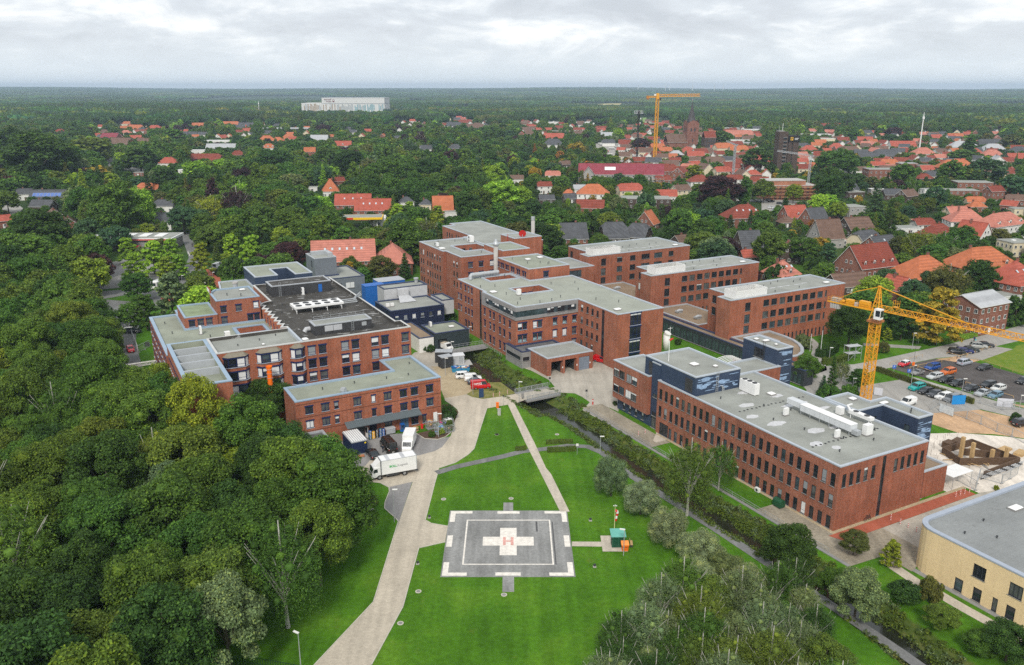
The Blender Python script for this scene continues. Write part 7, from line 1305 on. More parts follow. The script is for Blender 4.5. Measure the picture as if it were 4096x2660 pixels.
H('X6',650,305,190,'D','k','h',1.2,30,'in the middle of big garden trees',d=10);H('X6',325,372,170,'G','b','g',1.5,28,'with a bright roof window, right of the cream house',d=9,sky=1);H('X6',235,340,150,'G','c','x',1.5,28,'behind the big dark red apartment house',d=9,dormers=1);H('X6',1100,380,130,'F','c','f',2,10,'!flat-roofed cream building with small window at the right edge',d=10);H('X6',1085,425,150,'F','g','f',.9,10,'!low grey flat annex before the cream building',d=8);H('X6',570,262,120,'D','w','x',.8,10,'with low red roof among trees below the pink-roofed row');H('X6',470,300,140,'F','w','f',.9,12,'!white flat-roofed bungalow among the garden trees',d=9)
H('X6',1015,245,260,'N','w','h',2.5,30,'!long white block with pinkish red roof, dormers and balconies',d=12,dormers=3,balcony=4);H('X6',815,225,190,'N','w','h',1.8,-8,'!white house with broad pinkish red roof left of the long block',d=13);H('X6',865,300,150,'R','w','g',1.8,120,'!steep red-roofed white gabled house in front of the pinkish roofs',d=9,pitch=.6);H('X6',760,195,120,'N','c','g',1.8,10,'behind the pinkish red row')
H('X5',500,430,160,'G','k','g',1,12,'!slate-grey steep roof house with white dormer above the far ward roof',d=11,dormers=1,pitch=.6);H('X5',505,530,130,'R','b','g',.8,12,'just behind the second ward');H('X5',735,625,190,'N','b','h',1.1,25,'!pinkish hipped roof with a triple roof window behind the nearest ward',d=11,sky=3,dormers=1);H('X5',785,490,110,'B','k','g',1.4,75,'between two round dark trees',d=9,sky=2);H('X5',1040,360,185,'B','g','g',1.6,15,'!grey plastered house with steep brown roof and two gable windows',d=11,pitch=.7);H('X5',955,262,150,'G','b','g',1.5,25,'!dark grey roof house with white-edged brick gable',d=10,pitch=.6);H('X5',815,242,170,'R','b','g',1.5,18,'!bright red-roofed brick house with triangular white dormer',d=10,dormers=1,pitch=.55);H('X5',765,300,120,'B','k','h',.9,10,'with low brown roof below the bright red roof');H('X5',40,428,80,'B','k','g',.8,30,'peeping over the first ward roof');H('X5',470,240,290,'D','b','h',1.8,12,'!wide dark red roof with bright roof windows by the car park',d=14,sky=4);H('X5',895,490,130,'B','k','f',.9,20,'!flat white-edged annex half hidden by a round tree',d=7);H('X5',1240,322,190,'B','k','g',1.2,15,'!wide brown roof with brick chimney right of the grey box house',d=12);H('X5',1215,212,140,'F','g','f',2,14,'!grey box house with flat roof and two windows',d=11,name='house');H('X5',1250,420,130,'G','c','x',1.4,25,'with a white-framed dormer at the hedge',dormers=1);H('X5',930,440,140,'F','g','f',.8,12,'!low flat shed roof among shrubs left of the grey plastered house',d=7)
H('X5',1120,440,110,'O','w','f',.8,12,'!small shed with orange edge and white roof by the grey plastered house',d=6);H('X5',1215,112,130,'F','k','f',1.3,10,'!brown flat box building with pale roof behind the yellow shrub',d=11);H('X5',1195,60,110,'G','k','g',1.3,60,'!black gabled house with white trim above the brown box building',pitch=.65)
H('Z2',1110,130,700,'N','b','g',1.7,11,'!long red-roofed brick building with six bright roof windows behind the plant building',d=14,sky=6,pitch=.5);H('Z2',1700,160,330,'N','b','h',1.7,100,'!red hipped brick wing joined to the long red roof',d=14)
H('Z4',270,200,330,'G','b','g',1.9,8,'!brick house with dark slate roof and rows of white windows behind the chimney',d=11,pitch=.55);H('Z4',760,190,300,'G','k','x',1,5,'!wide blue-grey roof with a chimney over green shrubs',d=15);H('Z4',1060,195,250,'G','k','x',1,-25,'!blue-grey roof end right of the chimney roof',d=13);H('Z4',1160,45,180,'O','b','g',1,60,'!steep orange roof slope in front of the light trees',d=10,pitch=.6);H('Z4',1590,290,130,'B','k','g',1,40,'!small brown ridge behind the first ward')
H('X2',905,1148,330,'R','b','g',1.8,4,'!long red-roofed row house with white porches behind the petrol station, rear half',d=11,sky=3,pitch=.5);H('X2',1090,1195,330,'R','b','g',1.9,4,'!long red-roofed row house behind the petrol station, front half with brick end',d=11,sky=4,pitch=.5);H('X2',1395,1150,140,'G','w','h',1.4,20,'!dark grey hipped house with chimney by the row house');H('X2',1580,1172,120,'G','c','h',1.2,-5,'!small dark grey hipped roof next to the orange gable');H('X2',1735,1182,180,'O','b','g',1.4,8,'!plain bright orange gable roof right of the grey hipped roofs',d=12,pitch=.6);H('X2',1150,1325,100,'W','w','f',1.3,5,'!white flat box building beside the petrol station',d=8);H('X2',1805,1270,110,'F','w','f',1.2,10,'!grey flat-roofed white building among light green trees',d=10)
H('X2',690,1015,140,'O','w','h',1.4,12,'!bright orange hipped villa with a white dormer among dark trees',d=12,dormers=1,pitch=.6);H('X2',765,965,110,'D','b','g',1.6,30,'!dark red gable behind the bright orange villa');H('X2',530,1040,90,'F','w','f',1,5,'!low white flat house left of the orange villa');H('X2',810,632,150,'R','w','g',1.7,5,'!red-roofed white half-timbered gable house above the tree line',dormers=1);H('X2',500,690,100,'O','b','g',1.5,8,'!orange cross-gabled brick house at the tree edge',pitch=.6);H('X2',120,655,130,'O','w','h',1.5,0,'!bright orange mansard villa with white dormers',dormers=3)
for a_ in(('X2',100,582,140,'O','k','h',1.2,15,'!big orange hipped roof, leftmost of the school trio'),('X2',205,592,120,'O','k','h',1.2,-10,'!orange roof with white solar panels, middle of the school trio'),('X2',305,570,140,'O','k','h',1.2,20,'!orange hipped roof, rightmost of the school trio'),('X2',590,578,165,'L','w','g',1.8,-2,'!white flats with pale grey roof and roof lights'),('X2',1840,455,130,'G','w','g',1.8,0,'!grey-roofed white row below the viaduct'),('X2',1945,428,120,'D','k','x',1.2,5,'!wide dark red roof below the viaduct'),('X2',2035,472,150,'B','w','g',1.8,2,'!white row house with brown roof in the upper middle'),('X2',1585,668,130,'G','w','g',1.7,20,'!white villa with grey gables left of the steep brown gable'),('X2',1850,660,130,'G','b','h',1.9,5,'!brick house with two-stage grey roof right of the steep gable'),):H(*a_)
for a_ in(('X1',1130,607,200,'B','b','g',2,-14,'!long brown-roofed brick school with rows of white windows'),('X1',1340,605,130,'B','k','g',1.2,-12,'!brown roof beside the long brick school'),('X1',1030,560,160,'P','b','g',1.4,-10,'!plum-roofed brick row with triple gables'),('X1',972,518,90,'B','w','h',1,5,'!pale brown roof at the left of the orange cluster'),('X1',1172,527,110,'N','w','h',1,0,'!pale hipped bungalow with glazed front'),('X1',1262,572,100,'R','b','g',1.2,10,'!red roof with solar panels by the pale bungalow'),('X1',1262,480,130,'O','w','x',1.6,0,'!orange-roofed white row, left of two'),('X1',1440,484,150,'R','w','h',1.4,-5,'!red hipped roof with dormers, right of two'),('X1',1850,460,120,'O','w','g',1.5,2,'!orange roof with bright dormer in the far row'),('X1',2145,447,150,'O','w','x',1.7,5,'!broad orange roof over white walls in the far row'),('X1',2290,458,140,'G','k','g',1.3,0,'!long grey roof in the far row'),('X1',1638,547,100,'G','k','g',1.2,10,'!grey roof left of the dark slate pair'),('X1',1770,542,110,'G','k','g',1.4,25,'!slate gable in the middle of the far left gardens'),('X1',1885,540,90,'G','w','g',1.4,-20,'!white-gabled grey roof before the stacked white offices'),('X1',2035,608,250,'W','w','f',2.2,2,'!stacked white office block with ribbon windows'),('X1',2060,664,270,'L','w','g',1.4,2,'!long pale school roof with a row of dormers'),('X1',1848,698,150,'W','w','f',1.9,-2,'!white cubic house left of the pale school roof'),('X1',2210,720,130,'D','b','h',1.2,10,'!dark red roof right of the pale school'),('X1',1905,762,310,'D','k','x',1.5,1,'!long dark red roof with three white-edged gables'),('X1',1568,788,180,'R','w','h',2,5,'!red double-hipped villa with cream bay windows'),('X1',1720,880,110,'W','w','f',2.2,-20,'!white cubic flats with red flank among trees'),('X1',1300,905,95,'F','b','f',.9,5,'!small brick garage with flat roof by the park lawn'),('X1',1390,1028,200,'O','b','x',1.3,-4,'!orange-roofed brick house with white dormers below the park lawn'),('X1',1540,1180,190,'G','w','x',1.3,-5,'!dark grey half-hipped house with three white windows'),('X1',1470,1310,240,'G','w','g',1.7,10,'!modern white villa with black gables and terrace'),('X1',460,1105,300,'G','k','g',1.2,4,'!dark roof carrying a long row of blue solar panels',8),('X1',400,1185,200,'G','k','g',1.3,-8,'!black roof with brick chimneys in front of the solar roof'),('X1',250,1075,150,'G','w','g',1.4,20,'!white gabled house left of the solar roof'),('X1',560,515,100,'D','b','h',1.2,5,'!dark red roof by the tall dark trees'),('X1',25,1322,90,'R','b','g',1.3,40,'!brick house with white window pair at the left edge'),('X1',640,1345,110,'B','b','g',1.3,120,'!brick gable end with two white windows by the black oak'),('X1',505,1270,120,'B','b','g',1.3,125,'!stepped brown roofs descending from the black roof')):H(*a_[:10],**({'solar':a_[10]}if len(a_)>10 else{}))
for a_ in(('X3',390,437,130,'W','w','f',2.6,0,'!stepped white office building above the town'),('X3',650,437,140,'W','w','f',1.2,0,'!low white flat hall in the far town, left'),('X3',800,447,120,'W','w','f',1.2,0,'!low white flat hall in the far town, right'),('X3',835,490,120,'D','b','x',1.3,0,'!wide dark red roof in the far row'),('X3',390,562,180,'R','b','g',1.9,-6,'!brick mall with zigzag glass gables'),('X3',455,520,200,'F','b','f',1.9,-4,'!pale flat roof behind the zigzag gables'),('X3',385,618,190,'G','w','h',1.9,-3,'!white villa block with grey hipped roof and skylight'),('X3',890,548,120,'L','k','g',1.3,-5,'!grey roof covered with solar panels'),('X3',895,612,120,'G','w','x',1.5,2,'!dark slate roof with white dormers at the market square'),('X3',1425,685,130,'O','b','x',1.5,5,'!orange roof right of the town crane'),('X3',1525,718,140,'L','b','h',1.3,0,'!brick hall with white glass pyramid roof'),('X3',1640,690,160,'R','b','h',1.4,10,'!red hipped roof at the church foot'),('X3',1705,727,160,'R','b','g',1.4,0,'!long red roof below the church'),('X3',1345,655,140,'O','b','x',1.4,-8,'!broad orange roof left of the glass pyramid'),('X3',1510,780,120,'D','b','g',1.6,5,'!dark red roof above the white-edged dark roofs'),('X3',1640,840,130,'N','b','x',1.5,-10,'!pinkish roof with tall brick chimneys'),('X3',2105,532,260,'N','w','x',1.9,-2,'!long pinkish red roof with white dormers, far right of the church'),('X3',2030,492,170,'W','g','f',2,0,'!pale flat hospital-like block behind the long pinkish roof'),('X3',2230,505,170,'W','w','f',2.2,-2,'!white flat office group at the upper right of the church'),('X3',1965,652,180,'O','c','x',2,12,'!orange roof over cream walls right of the old brick gatehouse'),('X3',2105,675,170,'O','c','x',1.8,0,'!long orange roof with cream dormers beside the gatehouse group'),('X3',2080,600,120,'F','w','f',1.6,0,'!pale flat roof above the orange cream houses'),('X3',2165,628,180,'L','g','f',1.6,5,'!grey sheet hall behind the orange roofs'),('X3',1880,782,190,'B','k','x',1.6,10,'!broad brown roof with bright dots left of the grey crane mast'),('X3',1955,870,170,'R','c','x',1.8,15,'!red roof cream house with small white dormers'),('X3',2100,890,120,'R','b','h',1.5,0,'!red roof behind the poplar'),('X3',2065,945,150,'D','w','x',2,0,'!white house with dark red mansard left of the poplar'),('X3',1740,955,220,'D','w','h',1.7,10,'!dark red hipped roof over white ground floor by the copper beech'),('X3',2010,770,130,'G','w','g',1.8,0,'!white hall with black roof behind the grey crane mast'),('X3',1290,850,190,'D','b','g',2.4,8,'!dark red stepped roof block with white edges, centre one'),('X3',1110,840,200,'D','b','g',1.9,8,'!dark red stepped roof block with white edges, left one'),('X3',1455,862,190,'D','b','x',2.4,20,'!dark red stepped roof block with white edges, right one'),('X3',1560,880,130,'D','b','g',2.2,65,'!brick house with white-edged dark gables by the yellow tree'),('X3',1400,950,160,'D','b','x',1.9,10,'!dark red roof with six bright roof windows'),('X3',295,1008,150,'D','w','g',1.8,15,'!cream house with dark red mansard dormers'),('X3',495,810,120,'B','k','g',1.3,35,'!brown roof before the yellow trees'),('X3',380,908,135,'N','w','x',1.2,-3,'!salmon roof with arched white dormers'),('X3',45,945,120,'B','w','g',1.3,2,'!grey-brown roof with white windows at the big chestnut'),('X3',755,1052,290,'O','w','h',2,-5,'!large white villa with bright orange hipped roof and dormers'),('X3',1090,1035,240,'R','c','x',1.9,12,'!cream villa with red half-hipped roof beside the orange villa'),('X3',528,1080,120,'O','b','h',.9,0,'!low orange roof left of the large white villa'),('X3',625,1035,120,'L','w','g',1.1,10,'!pale grey roof behind the large white villa'),('X3',555,1120,170,'G','k','g',.9,15,'!black roof in front of the large white villa'),('X3',1430,1090,200,'R','w','g',1.2,-4,'!red roof strip left of the pale yellow house'),('X3',1570,1040,180,'B','c','g',1.8,30,'!pale yellow house with grey-brown roof left of the copper beech'),('X3',1240,1140,470,'F','k','f',1.9,-3,'!long brown flat-roofed building with solar racks'),('X3',730,1190,250,'D','b','g',1,-8,'!dark red long roof at the light green trees'),('X3',320,1130,150,'G','k','g',1,10,'!black roof left of the orange low roof'),('X3',2240,900,150,'R','b','h',1.4,5,'!red roof right of the poplar'),('X3',2300,965,150,'D','b','g',1.3,-15,'!dark red roof at the right of the poplar top')):H(*a_)
for a_ in(('X4',430,550,300,'W','w','f',2.2,-4,'!modern white and grey block right of the dark tower'),('X4',550,590,140,'W','c','f',2.6,-6,'!cream end block of the modern white group'),('X4',630,465,330,'D','b','g',1.2,0,'!long far dark red school roof'),('X4',380,672,150,'R','b','h',1.6,-3,'!red mansard roof beside the dark tower'),('X4',635,650,130,'R','b','h',1.5,-8,'!red roof right of the brown double gables'),('X4',560,725,330,'L','w','f',1.6,-2,'!long pale hall with rounded glass dome'),('X4',745,685,180,'B','w','x',1.3,0,'!brown roof right of the glass dome'),('X4',900,590,130,'R','w','g',1.6,-8,'!red roof with white gable in the upper right town'),('X4',1245,637,230,'R','w','g',1.1,0,'!long low red roof in the upper right town'),('X4',1440,700,200,'N','w','h',1.9,5,'!large pinkish mansard roof with white dormer'),('X4',925,738,160,'G','b','g',1.6,-10,'!long dark grey roof with brick side'),('X4',1090,718,200,'G','k','x',1.5,-5,'!dark grey roof cluster in the right town centre'),('X4',1120,800,150,'O','w','x',1.4,0,'!salmon orange roof right of the fluorescent one'),('X4',1045,872,280,'F','b','f',3.6,-2,'!four-storey brick flats with white balconies'),('X4',1290,820,170,'L','b','f',2,5,'!grey flat roof at the right of the brick flats'),('X4',1455,840,140,'F','b','f',1.6,0,'!brick house with green flat roof'),('X4',1745,820,320,'O','b','h',1.9,-3,'!very broad orange hipped roof with dormers at the right'),('X4',1815,640,250,'L','w','h',1.7,-2,'!white clinic block with pale hipped roof'),('X4',2065,620,200,'G','k','x',1.5,-8,'!grey slate roof group at the upper right'),('X4',2090,665,200,'L','w','h',1.4,-5,'!pale roof below the slate group'),('X4',1915,700,140,'R','w','h',1.4,-5,'!red roof below the white clinic'),('X4',2080,718,180,'N','w','h',1.6,-2,'!salmon roof with white walls at the right'),('X4',2135,775,130,'L','w','g',2.2,70,'!white church hall with tall slit windows'),('X4',2330,690,180,'G','w','h',1.6,-5,'!dark hipped roof over white walls at the right edge'),('X4',2310,748,160,'R','b','g',1.2,-4,'!red roof strip at the right edge'),('X4',1740,560,130,'O','b','g',1.3,-5,'!orange cross roof far right'),('X4',1450,935,150,'D','k','h',1.2,10,'!steep brown pyramid roof with white window'),('X4',1545,912,160,'G','c','x',1.4,-5,'!grey roof and cream gable by the pyramid roof'),('X4',1160,1080,180,'G','k','x',1.2,0,'!dark brown roofs left of the solar gable'),('X4',1295,1088,170,'B','k','g',1.4,35,'!brown gable with pale solar stripes'),('X4',1500,1060,160,'F','w','f',1.7,8,'!pale green and white flat house'),('X4',1895,992,310,'F','b','f',2.2,-8,'!long brick flat-roofed block, upper of two'),('X4',1790,1068,280,'F','b','f',1.8,-6,'!long brick flat-roofed block, lower of two'),('X4',2105,1050,150,'D','b','g',2.6,20,'!tall brick house with dark red roof and shop front'),('X4',1925,1150,160,'O','c','x',1.4,-5,'!orange roof with cream gable at the right'),('X4',1940,1195,150,'O','b','h',1.1,0,'!orange hipped roof in front of the orange cream one'),('X4',2255,1185,130,'R','b','g',1.3,-50,'!red steep slope at the right edge'),('X4',2300,1130,150,'B','b','x',1.3,-20,'!brown roof at the right edge above the red slope'),('X4',2330,1240,130,'F','c','f',2,0,'!cream flat building at the right edge'),('X4',1420,1350,170,'N','w','f',1,-3,'!low pink-edged flat house'),('X4',1010,1060,140,'W','g','f',1.2,0,'!white flat roof left of dark brown roofs'),):
 H(*a_)
FAR=MB()
def fcl(s,x0,x1,y0,y1,n,keys):
 for i in range(n*3):
  if n<=0:break
  x,y=rnd.uniform(x0,x1),rnd.uniform(y0,y1);X,Y=g(s,x,y,5);k=rnd.choice(keys);w=rnd.uniform(9,16)
  if any(math.hypot(X-h[0],Y-h[1])<h[2]+w*.7 for h in HOUSES):continue
  wk=rnd.choice('wbwcw');e=rnd.uniform(3.2,5.5);r_=w*.28;yw=rnd.uniform(-.5,.5)+rnd.choice((0,0,1.57));FAR.M=Matrix.Translation((X,Y,0))@Matrix.Rotation(yw,4,'Z');d=w*.62;m=WALL[wk][1]
  FAR.bb(-w/2,w/2,-d/2,d/2,0,e,m,skip='tb');FAR.face([(w/2,-d/2,e),(w/2,d/2,e),(w/2,0,e+r_)],m);FAR.face([(-w/2,d/2,e),(-w/2,-d/2,e),(-w/2,0,e+r_)],m);gable_faces(FAR,w,d,e,e+r_,ROOF[k][1])
  for u in(-.3,0,.3):FAR.bb(w*u-.6,w*u+.6,-d/2-.05,-d/2+.05,.9,2.3,GLASS)
  px=[proj(X+a,Y,z)for a in(-w/2,w/2)for z in(e*.5,e+r_)];HOUSES.append((X,Y,w*.6,min(p[0]for p in px),max(p[0]for p in px),min(p[1]for p in px),max(p[1]for p in px),math.hypot(X,Y)));n-=1
fcl('X4',1230,1900,292,390,34,'NDBGB');fcl('X4',2050,2380,295,375,14,'NDBGB');fcl('X4',800,1200,290,380,9,'NGB');fcl('X2',1430,2380,395,480,22,'GBDR');fcl('X3',20,200,430,520,7,'BGD');fcl('X3',60,1600,420,600,45,'RDB');fcl('X1',900,2350,440,590,34,'OGDR');fcl('X2',60,1400,420,600,24,'OGR');fcl('X1',1000,1600,200,280,4,'RO');fcl('X4',250,500,310,360,3,'RB');fcl('X3',1000,2300,480,900,95,'RDBOGDB');fcl('X4',300,2330,520,900,125,'RDGNOBDG');fcl('X3',2000,2380,690,1000,8,'RDB')
fcl('X1',1600,2100,300,350,4,'WL');fcl('X2',20,490,290,390,6,'WLN')
FAR.M=None;tag(FAR.bd('distant_houses'),'many small far roofs scattered between the trees of the town',None,None,'stuff')
# ------ landmarks
def pt(s,x,y):return g(s,x,y)+(0,)
X,Y=g('X2',860,372);t=tg('furniture_warehouse','huge white warehouse with pastel vertical stripes on the horizon','warehouse',(X-30,Y,0),math.radians(-2));q=MB();wc=pln('warehouse_white',(.60,.60,.58),.7,.05,.02);q.bb(-41,130,0,80,0,45,wc);q.bb(-100,-41,10,90,0,31,wc);q.bd('wall',t);r8=random.Random(2);q=MB()
for i in range(66):
 u=-100+i*3.45;z1=30 if u<-41 else 29;k=r8 .random();c=(.30,.215,.13)if u<20 and k<.55 else((.13,.30,.34)if u>40 and k<.6 else(.32,.35,.36));
 if k<.8:y_=10 if u<-41 else 0;zl=0 if r8 .random()<.6 else 14;q.bb(u,u+2.2,y_-.25,y_-.02,zl,z1-8*r8 .random()**2,pln('stripe_%d'%int(c[0]*100),c,.7,.05))
q.bd('facade_stripes',t);MB().bb(-41.2,130.2,-.4,80,29.6,30.6,pln('warehouse_grey',(.25,.27,.29),.7,.05)).bd('ledge',t);MB().bb(-41.3,130.3,-.3,80.3,44.5,45.4,PLT).bd('roof',t)
SGN=pln('maroon_lettering',(.16,.03,.035),.6,.05)
for tx,xx,zz in(('steinhoff',-25,40.5),('möbel',-22,35.5)):o=put('lettering',text_mesh(tx,5.6,SGN,.05,.03),t,(xx,-.6,zz));o.rotation_euler=(math.pi/2,0,0)
MB().bb(-11,-6.5,-.8,-.5,34,41,SGN).bb(-10,-7.5,-.95,-.8,37,39.5,WHITE).bd('logo',t)
X,Y=g('X4',170,922);t=tg('dark_tower','dark brown brick tower with stepped windows and a lit black sign on top','tower',(X,Y,0),math.radians(6));q=MB();q.bb(-9,-1.2,0,9,0,35,BRICKK);q.bd('wall',t);q=MB();q.bb(0,9,1,10,0,31.5,BRICKK);q.bd('wall',t);MB().bb(-1.2,0,2,8,0,30,DARK).bd('wall',t)
for k in range(9):MB().bb(-5.0,-2.2,-.12,.0,4+k*3.1,5.4+k*3.1,GLASS).bd('window',t);MB().bb(-5.3,-1.9,-.2,0,5.45+k*3.1,5.9+k*3.1,CONCD).bd('sill',t)
for k in range(9):MB().bb(3.2,4.0,.9,1.0,3+k*3.0,5.0+k*3.0,GLASS).bd('window',t)
MB().bb(-.3,9.3,.4,10.2,26.8,31.9,BLACK).bd('sign_box',t);q=MB();q.bb(1.2,3.4,.3,.4,28,30.6,pln('amber_logo',(.75,.42,.03),.5,.05));q.bb(1.8,2.3,.25,.3,28.3,30.2,BLACK);q.bb(2.3,2.8,.25,.3,29.2,30.2,BLACK);q.bd('logo',t)
q=MB();q.bb(4.8,8.3,.33,.4,29.4,29.8,WHITE);q.bb(4.8,7.6,.33,.4,28.5,28.9,WHITE);q.bd('sign_lines',t);q=MB();q.bar((-5,4,35),(-5,4,42),.25,WHITE);q.bar((-7,6,35),(-7,6,39),.2,STEEL);q.bb(-8.8,-4,2,8,35,35.8,CONCD);q.bd('antenna',t)
X,Y=g('X3',1652,690);t=tg('church','red-brick church with square tower and dark pointed spire','church',(X,Y,0),math.radians(10));CB=brick_mat('church_brick',(.25,.075,.05),(.2,.06,.04));q=MB();q.bb(-7,7,-7,7,0,31,CB);q.bd('tower_wall',t);q=MB()
for s in range(4):
 R=Matrix.Rotation(s*math.pi/2,3,'Z');f=[Vector(p)for p in((-7,-7,31),(7,-7,31),(0,-7,34))];q.face([tuple(R@p)for p in f],CB)
 for x in(-2.2,2.2):w_=[Vector(p)for p in((x-1,-7.08,21),(x+1,-7.08,21),(x+1,-7.08,24),(x,-7.08,25.2),(x-1,-7.08,24))];q.face([tuple(R@p)for p in w_],DARK)
 w_=[Vector(p)for p in((-.6,-7.08,9),(.6,-7.08,9),(.6,-7.08,12),(0,-7.08,12.8),(-.6,-7.08,12))];q.face([tuple(R@p)for p in w_],DARK)
 for x in(-6.6,6.6):c_=R@Vector((x,-6.6,31));q.tube([tuple(c_),(c_.x,c_.y,34),(c_.x,c_.y,36.5)],[.7,.7,.05],ROOF['G'][1],6)
q.bd('belfry_window',t);SPM=pln('spire_slate',(.06,.055,.055),.7,.15);MB().tube([(0,0,31),(0,0,38),(0,0,50),(0,0,55)],[6.6,4.0,1.1,.1],SPM,8).bd('spire',t);MB().tube([(0,0,54.5),(0,0,58)],.18,CONC,6).bar((-.8,0,56.7),(.8,0,56.7),.2,CONC).bd('cross',t)
q=MB();q.bb(-30,-7,-7,7,0,9,CB);q.bd('nave_wall',t);q=MB();gable_faces(q,24,15,9,18,ROOF['B'][1]);q.bd('nave_roof',t,(-18.5,0,0))
X,Y=g('X3',1822,700);t=tg('gatehouse','old brown brick gatehouse with arched openings and reddish gable roof','gatehouse',(X,Y,0),math.radians(12));q=MB();q.bb(-7,7,-5,5,0,15,BRICKK);q.bd('wall',t);q=MB();gable_faces(q,14,10,15,22,ROOF['D'][1],ov=.2);q.bd('roof',t)
for r_ in(4.5,9.5):
 for k in range(4):x=-4.6+k*3;MB().face([(x-.8,-5.06,r_),(x+.8,-5.06,r_),(x+.8,-5.06,r_+2.6),(x,-5.06,r_+3.4),(x-.8,-5.06,r_+2.6)],DARK)if False else None;q=MB();q.face([(x-.8,-5.06,r_),(x+.8,-5.06,r_),(x+.8,-5.06,r_+2.6),(x,-5.06,r_+3.4),(x-.8,-5.06,r_+2.6)],DARK);q.bd('arch_opening',t)
X,Y=g('X3',1160,808);t=tg('radio_mast','slender black lattice mast with white antenna panels in the town centre','mast',(X,Y,0));q=MB();lattice(q,(0,0,0),(0,0,49),1.3,1.3,BLACK,1.8,.28);q.bd('lattice',t);q=MB()
for k in range(7):q.bb(-4.2+k*1.3,-3.8+k*1.3,-.3,.3,46,49.5,PLT)
q.bar((-4,0,46.5),(4.5,0,46.5),.3,STEEL);q.bar((0,0,49),(0,0,56),.2,DARK);q.bb(1.6,2.6,-.5,.5,41,42.2,WHITE);q.bb(1.2,2.2,-.4,.4,37,37.9,WHITE);q.bd('antenna',t)
for k,(s,x,y,h_)in enumerate((('X2',36,418,42),('X4',1400,740,45))):
 X,Y=g(s,x,y);t=tg('radio_mast',('thin white mast far left of the striped warehouse','thin white antenna mast behind the pinkish mansard')[k],'mast',(X,Y,0));MB().tube([(0,0,0),(0,0,h_*.8),(0,0,h_)],[.8,.5,.25],WHITE,8).bd('pole',t);MB().bb(-.9,.9,-.9,.9,h_*.84,h_*.9,WHITE).bd('platform',t)
X,Y=g('X3',1010,930,8);t=tg('scaffolded_building','long plum-roofed grey building wrapped in scaffolding','building',(X,Y,0),math.radians(-5));q=MB();L_=62;q.bb(-L_/2,L_/2,-7,7,0,9.5,GREYR)
for s in(-1,1):f=[(s*L_/2,-7,9.5),(s*L_/2,7,9.5),(s*L_/2,0,16.3)];q.face(f if s>0 else f[::-1],GREYR)
q.bd('wall',t);q=MB();gable_faces(q,L_,14,9.5,16.5,ROOF['P'][1]);q.bd('roof',t);q=MB();gable_faces(q,9,9,9.5,15.0,ROOF['P'][1]);o=q.bd('gable_roof',t,(-24,-5.5,0),math.pi/2);q=MB();q.bb(-28,-20,-9.8,-6.8,0,9.5,GREYR);q.face([(-28,-9.8,9.5),(-20,-9.8,9.5),(-24,-9.8,14.6)],GREYR);q.bd('gable_wall',t);MB().box((-8,-3.6,13.1),(8,3,.1),WHITE,0,Matrix.Rotation(math.radians(45),3,'X')).bd('solar_panel',t)
for z in(1,4,7):
 for k in range(16):put('window',house_window(1.3,1.5),t,(-29+k*3.8,-7.02 if k>2 else-9.82,z),math.pi)
def scaffold(label,w_,h_,X,Y,yaw,m,dep=1.2):
 t=tg('scaffold',label,'scaffold',(X,Y,0),yaw);q=MB();n=int(w_/2.6)
 for i in range(n+1):
  for y in(0,dep):q.bar((i*w_/n,y,0),(i*w_/n,y,h_),.12,m)
 z=2
 while z<=h_:q.bb(0,w_,0,dep,z-.06,z+.04,WOOD);q.bar((0,0,z+1),(w_,0,z+1),.09,m);z+=2
 for i in range(0,n,3):q.bar((i*w_/n,0,0),((i+1)*w_/n,0,h_),.08,m)
 q.bd('frame',t);return t
c,s_=math.cos(math.radians(-5)),math.sin(math.radians(-5));scaffold('grey scaffold along the front of the plum-roofed building',62,7.4,X+c*-31-s_*-11.4,Y+s_*-31+c*-11.4,math.radians(-5),STEEL)
X,Y=g('X4',170,1060,6);t=tg('shell_building','red-brick shell building under construction inside scaffolding','building',(X,Y,0),math.radians(4));q=MB();OB=brick_mat('raw_orange_brick',(.45,.17,.09),(.38,.13,.07));q.bb(-17,17,-8,8,0,9,OB);q.bb(-15.5,10,-6.5,8,9,12,OB);q.bd('wall',t);q=MB();q.bb(-17.2,17.2,-8.2,8.2,8.9,9.25,CONC);q.bb(-15.7,10.2,-6.7,8.2,12,12.3,CONC);q.bd('roof',t)
for z in(1,4,7):
 for k in range(9):MB().bb(-15+k*3.6,-13.2+k*3.6,-8.06,-8.0,z-.2,z+1.4,DARK).bd('window',t)
c,s_=math.cos(math.radians(4)),math.sin(math.radians(4));scaffold('reddish brown scaffold in front of the shell building',35,9.5,X+c*-17.5-s_*-10,Y+s_*-17.5+c*-10,math.radians(4),pln('rust_red_tube',(.32,.12,.07),.6,.2));scaffold('reddish brown scaffold at the right end of the shell building',17,9.5,X+c*18.6-s_*-8,Y+s_*18.6+c*-8,math.radians(94),pln('rust_red_tube',(.32,.12,.07)))
X,Y=g('X2',265,522,4);t=tg('school_building','long white school with flat pale roof and dark ribbon windows','school',(X,Y,0),math.radians(2));q=MB();q.bb(-38,38,-9,9,0,8,WHITE2);q.bd('wall',t);MB().bb(-40,40,-10.5,10.5,8,9.2,PLT).bd('roof',t)
for z in(1.4,5.0):MB().bb(-37,37,-9.06,-9.0,z,z+1.9,GLASS_B).bd('ribbon_window',t)
X,Y=g('X2',985,1330,4.5);t=tg('petrol_station','petrol station canopy with yellow edge and red sign among trees','petrol station',(X,Y,0),math.radians(5));q=MB();YL=pln('station_yellow',(.80,.50,.012),.5,.05);q.bb(-11,11,-6,6,4.5,5.6,YL);q.sheet([(-10.6,-5.6),(10.6,-5.6),(10.6,5.6),(-10.6,5.6)],5.61,DGY);q.bd('canopy',t);MB().bb(-7.5,-4,-6.06,-6.0,4.6,5.5,REDP).bd('sign',t);q=MB()
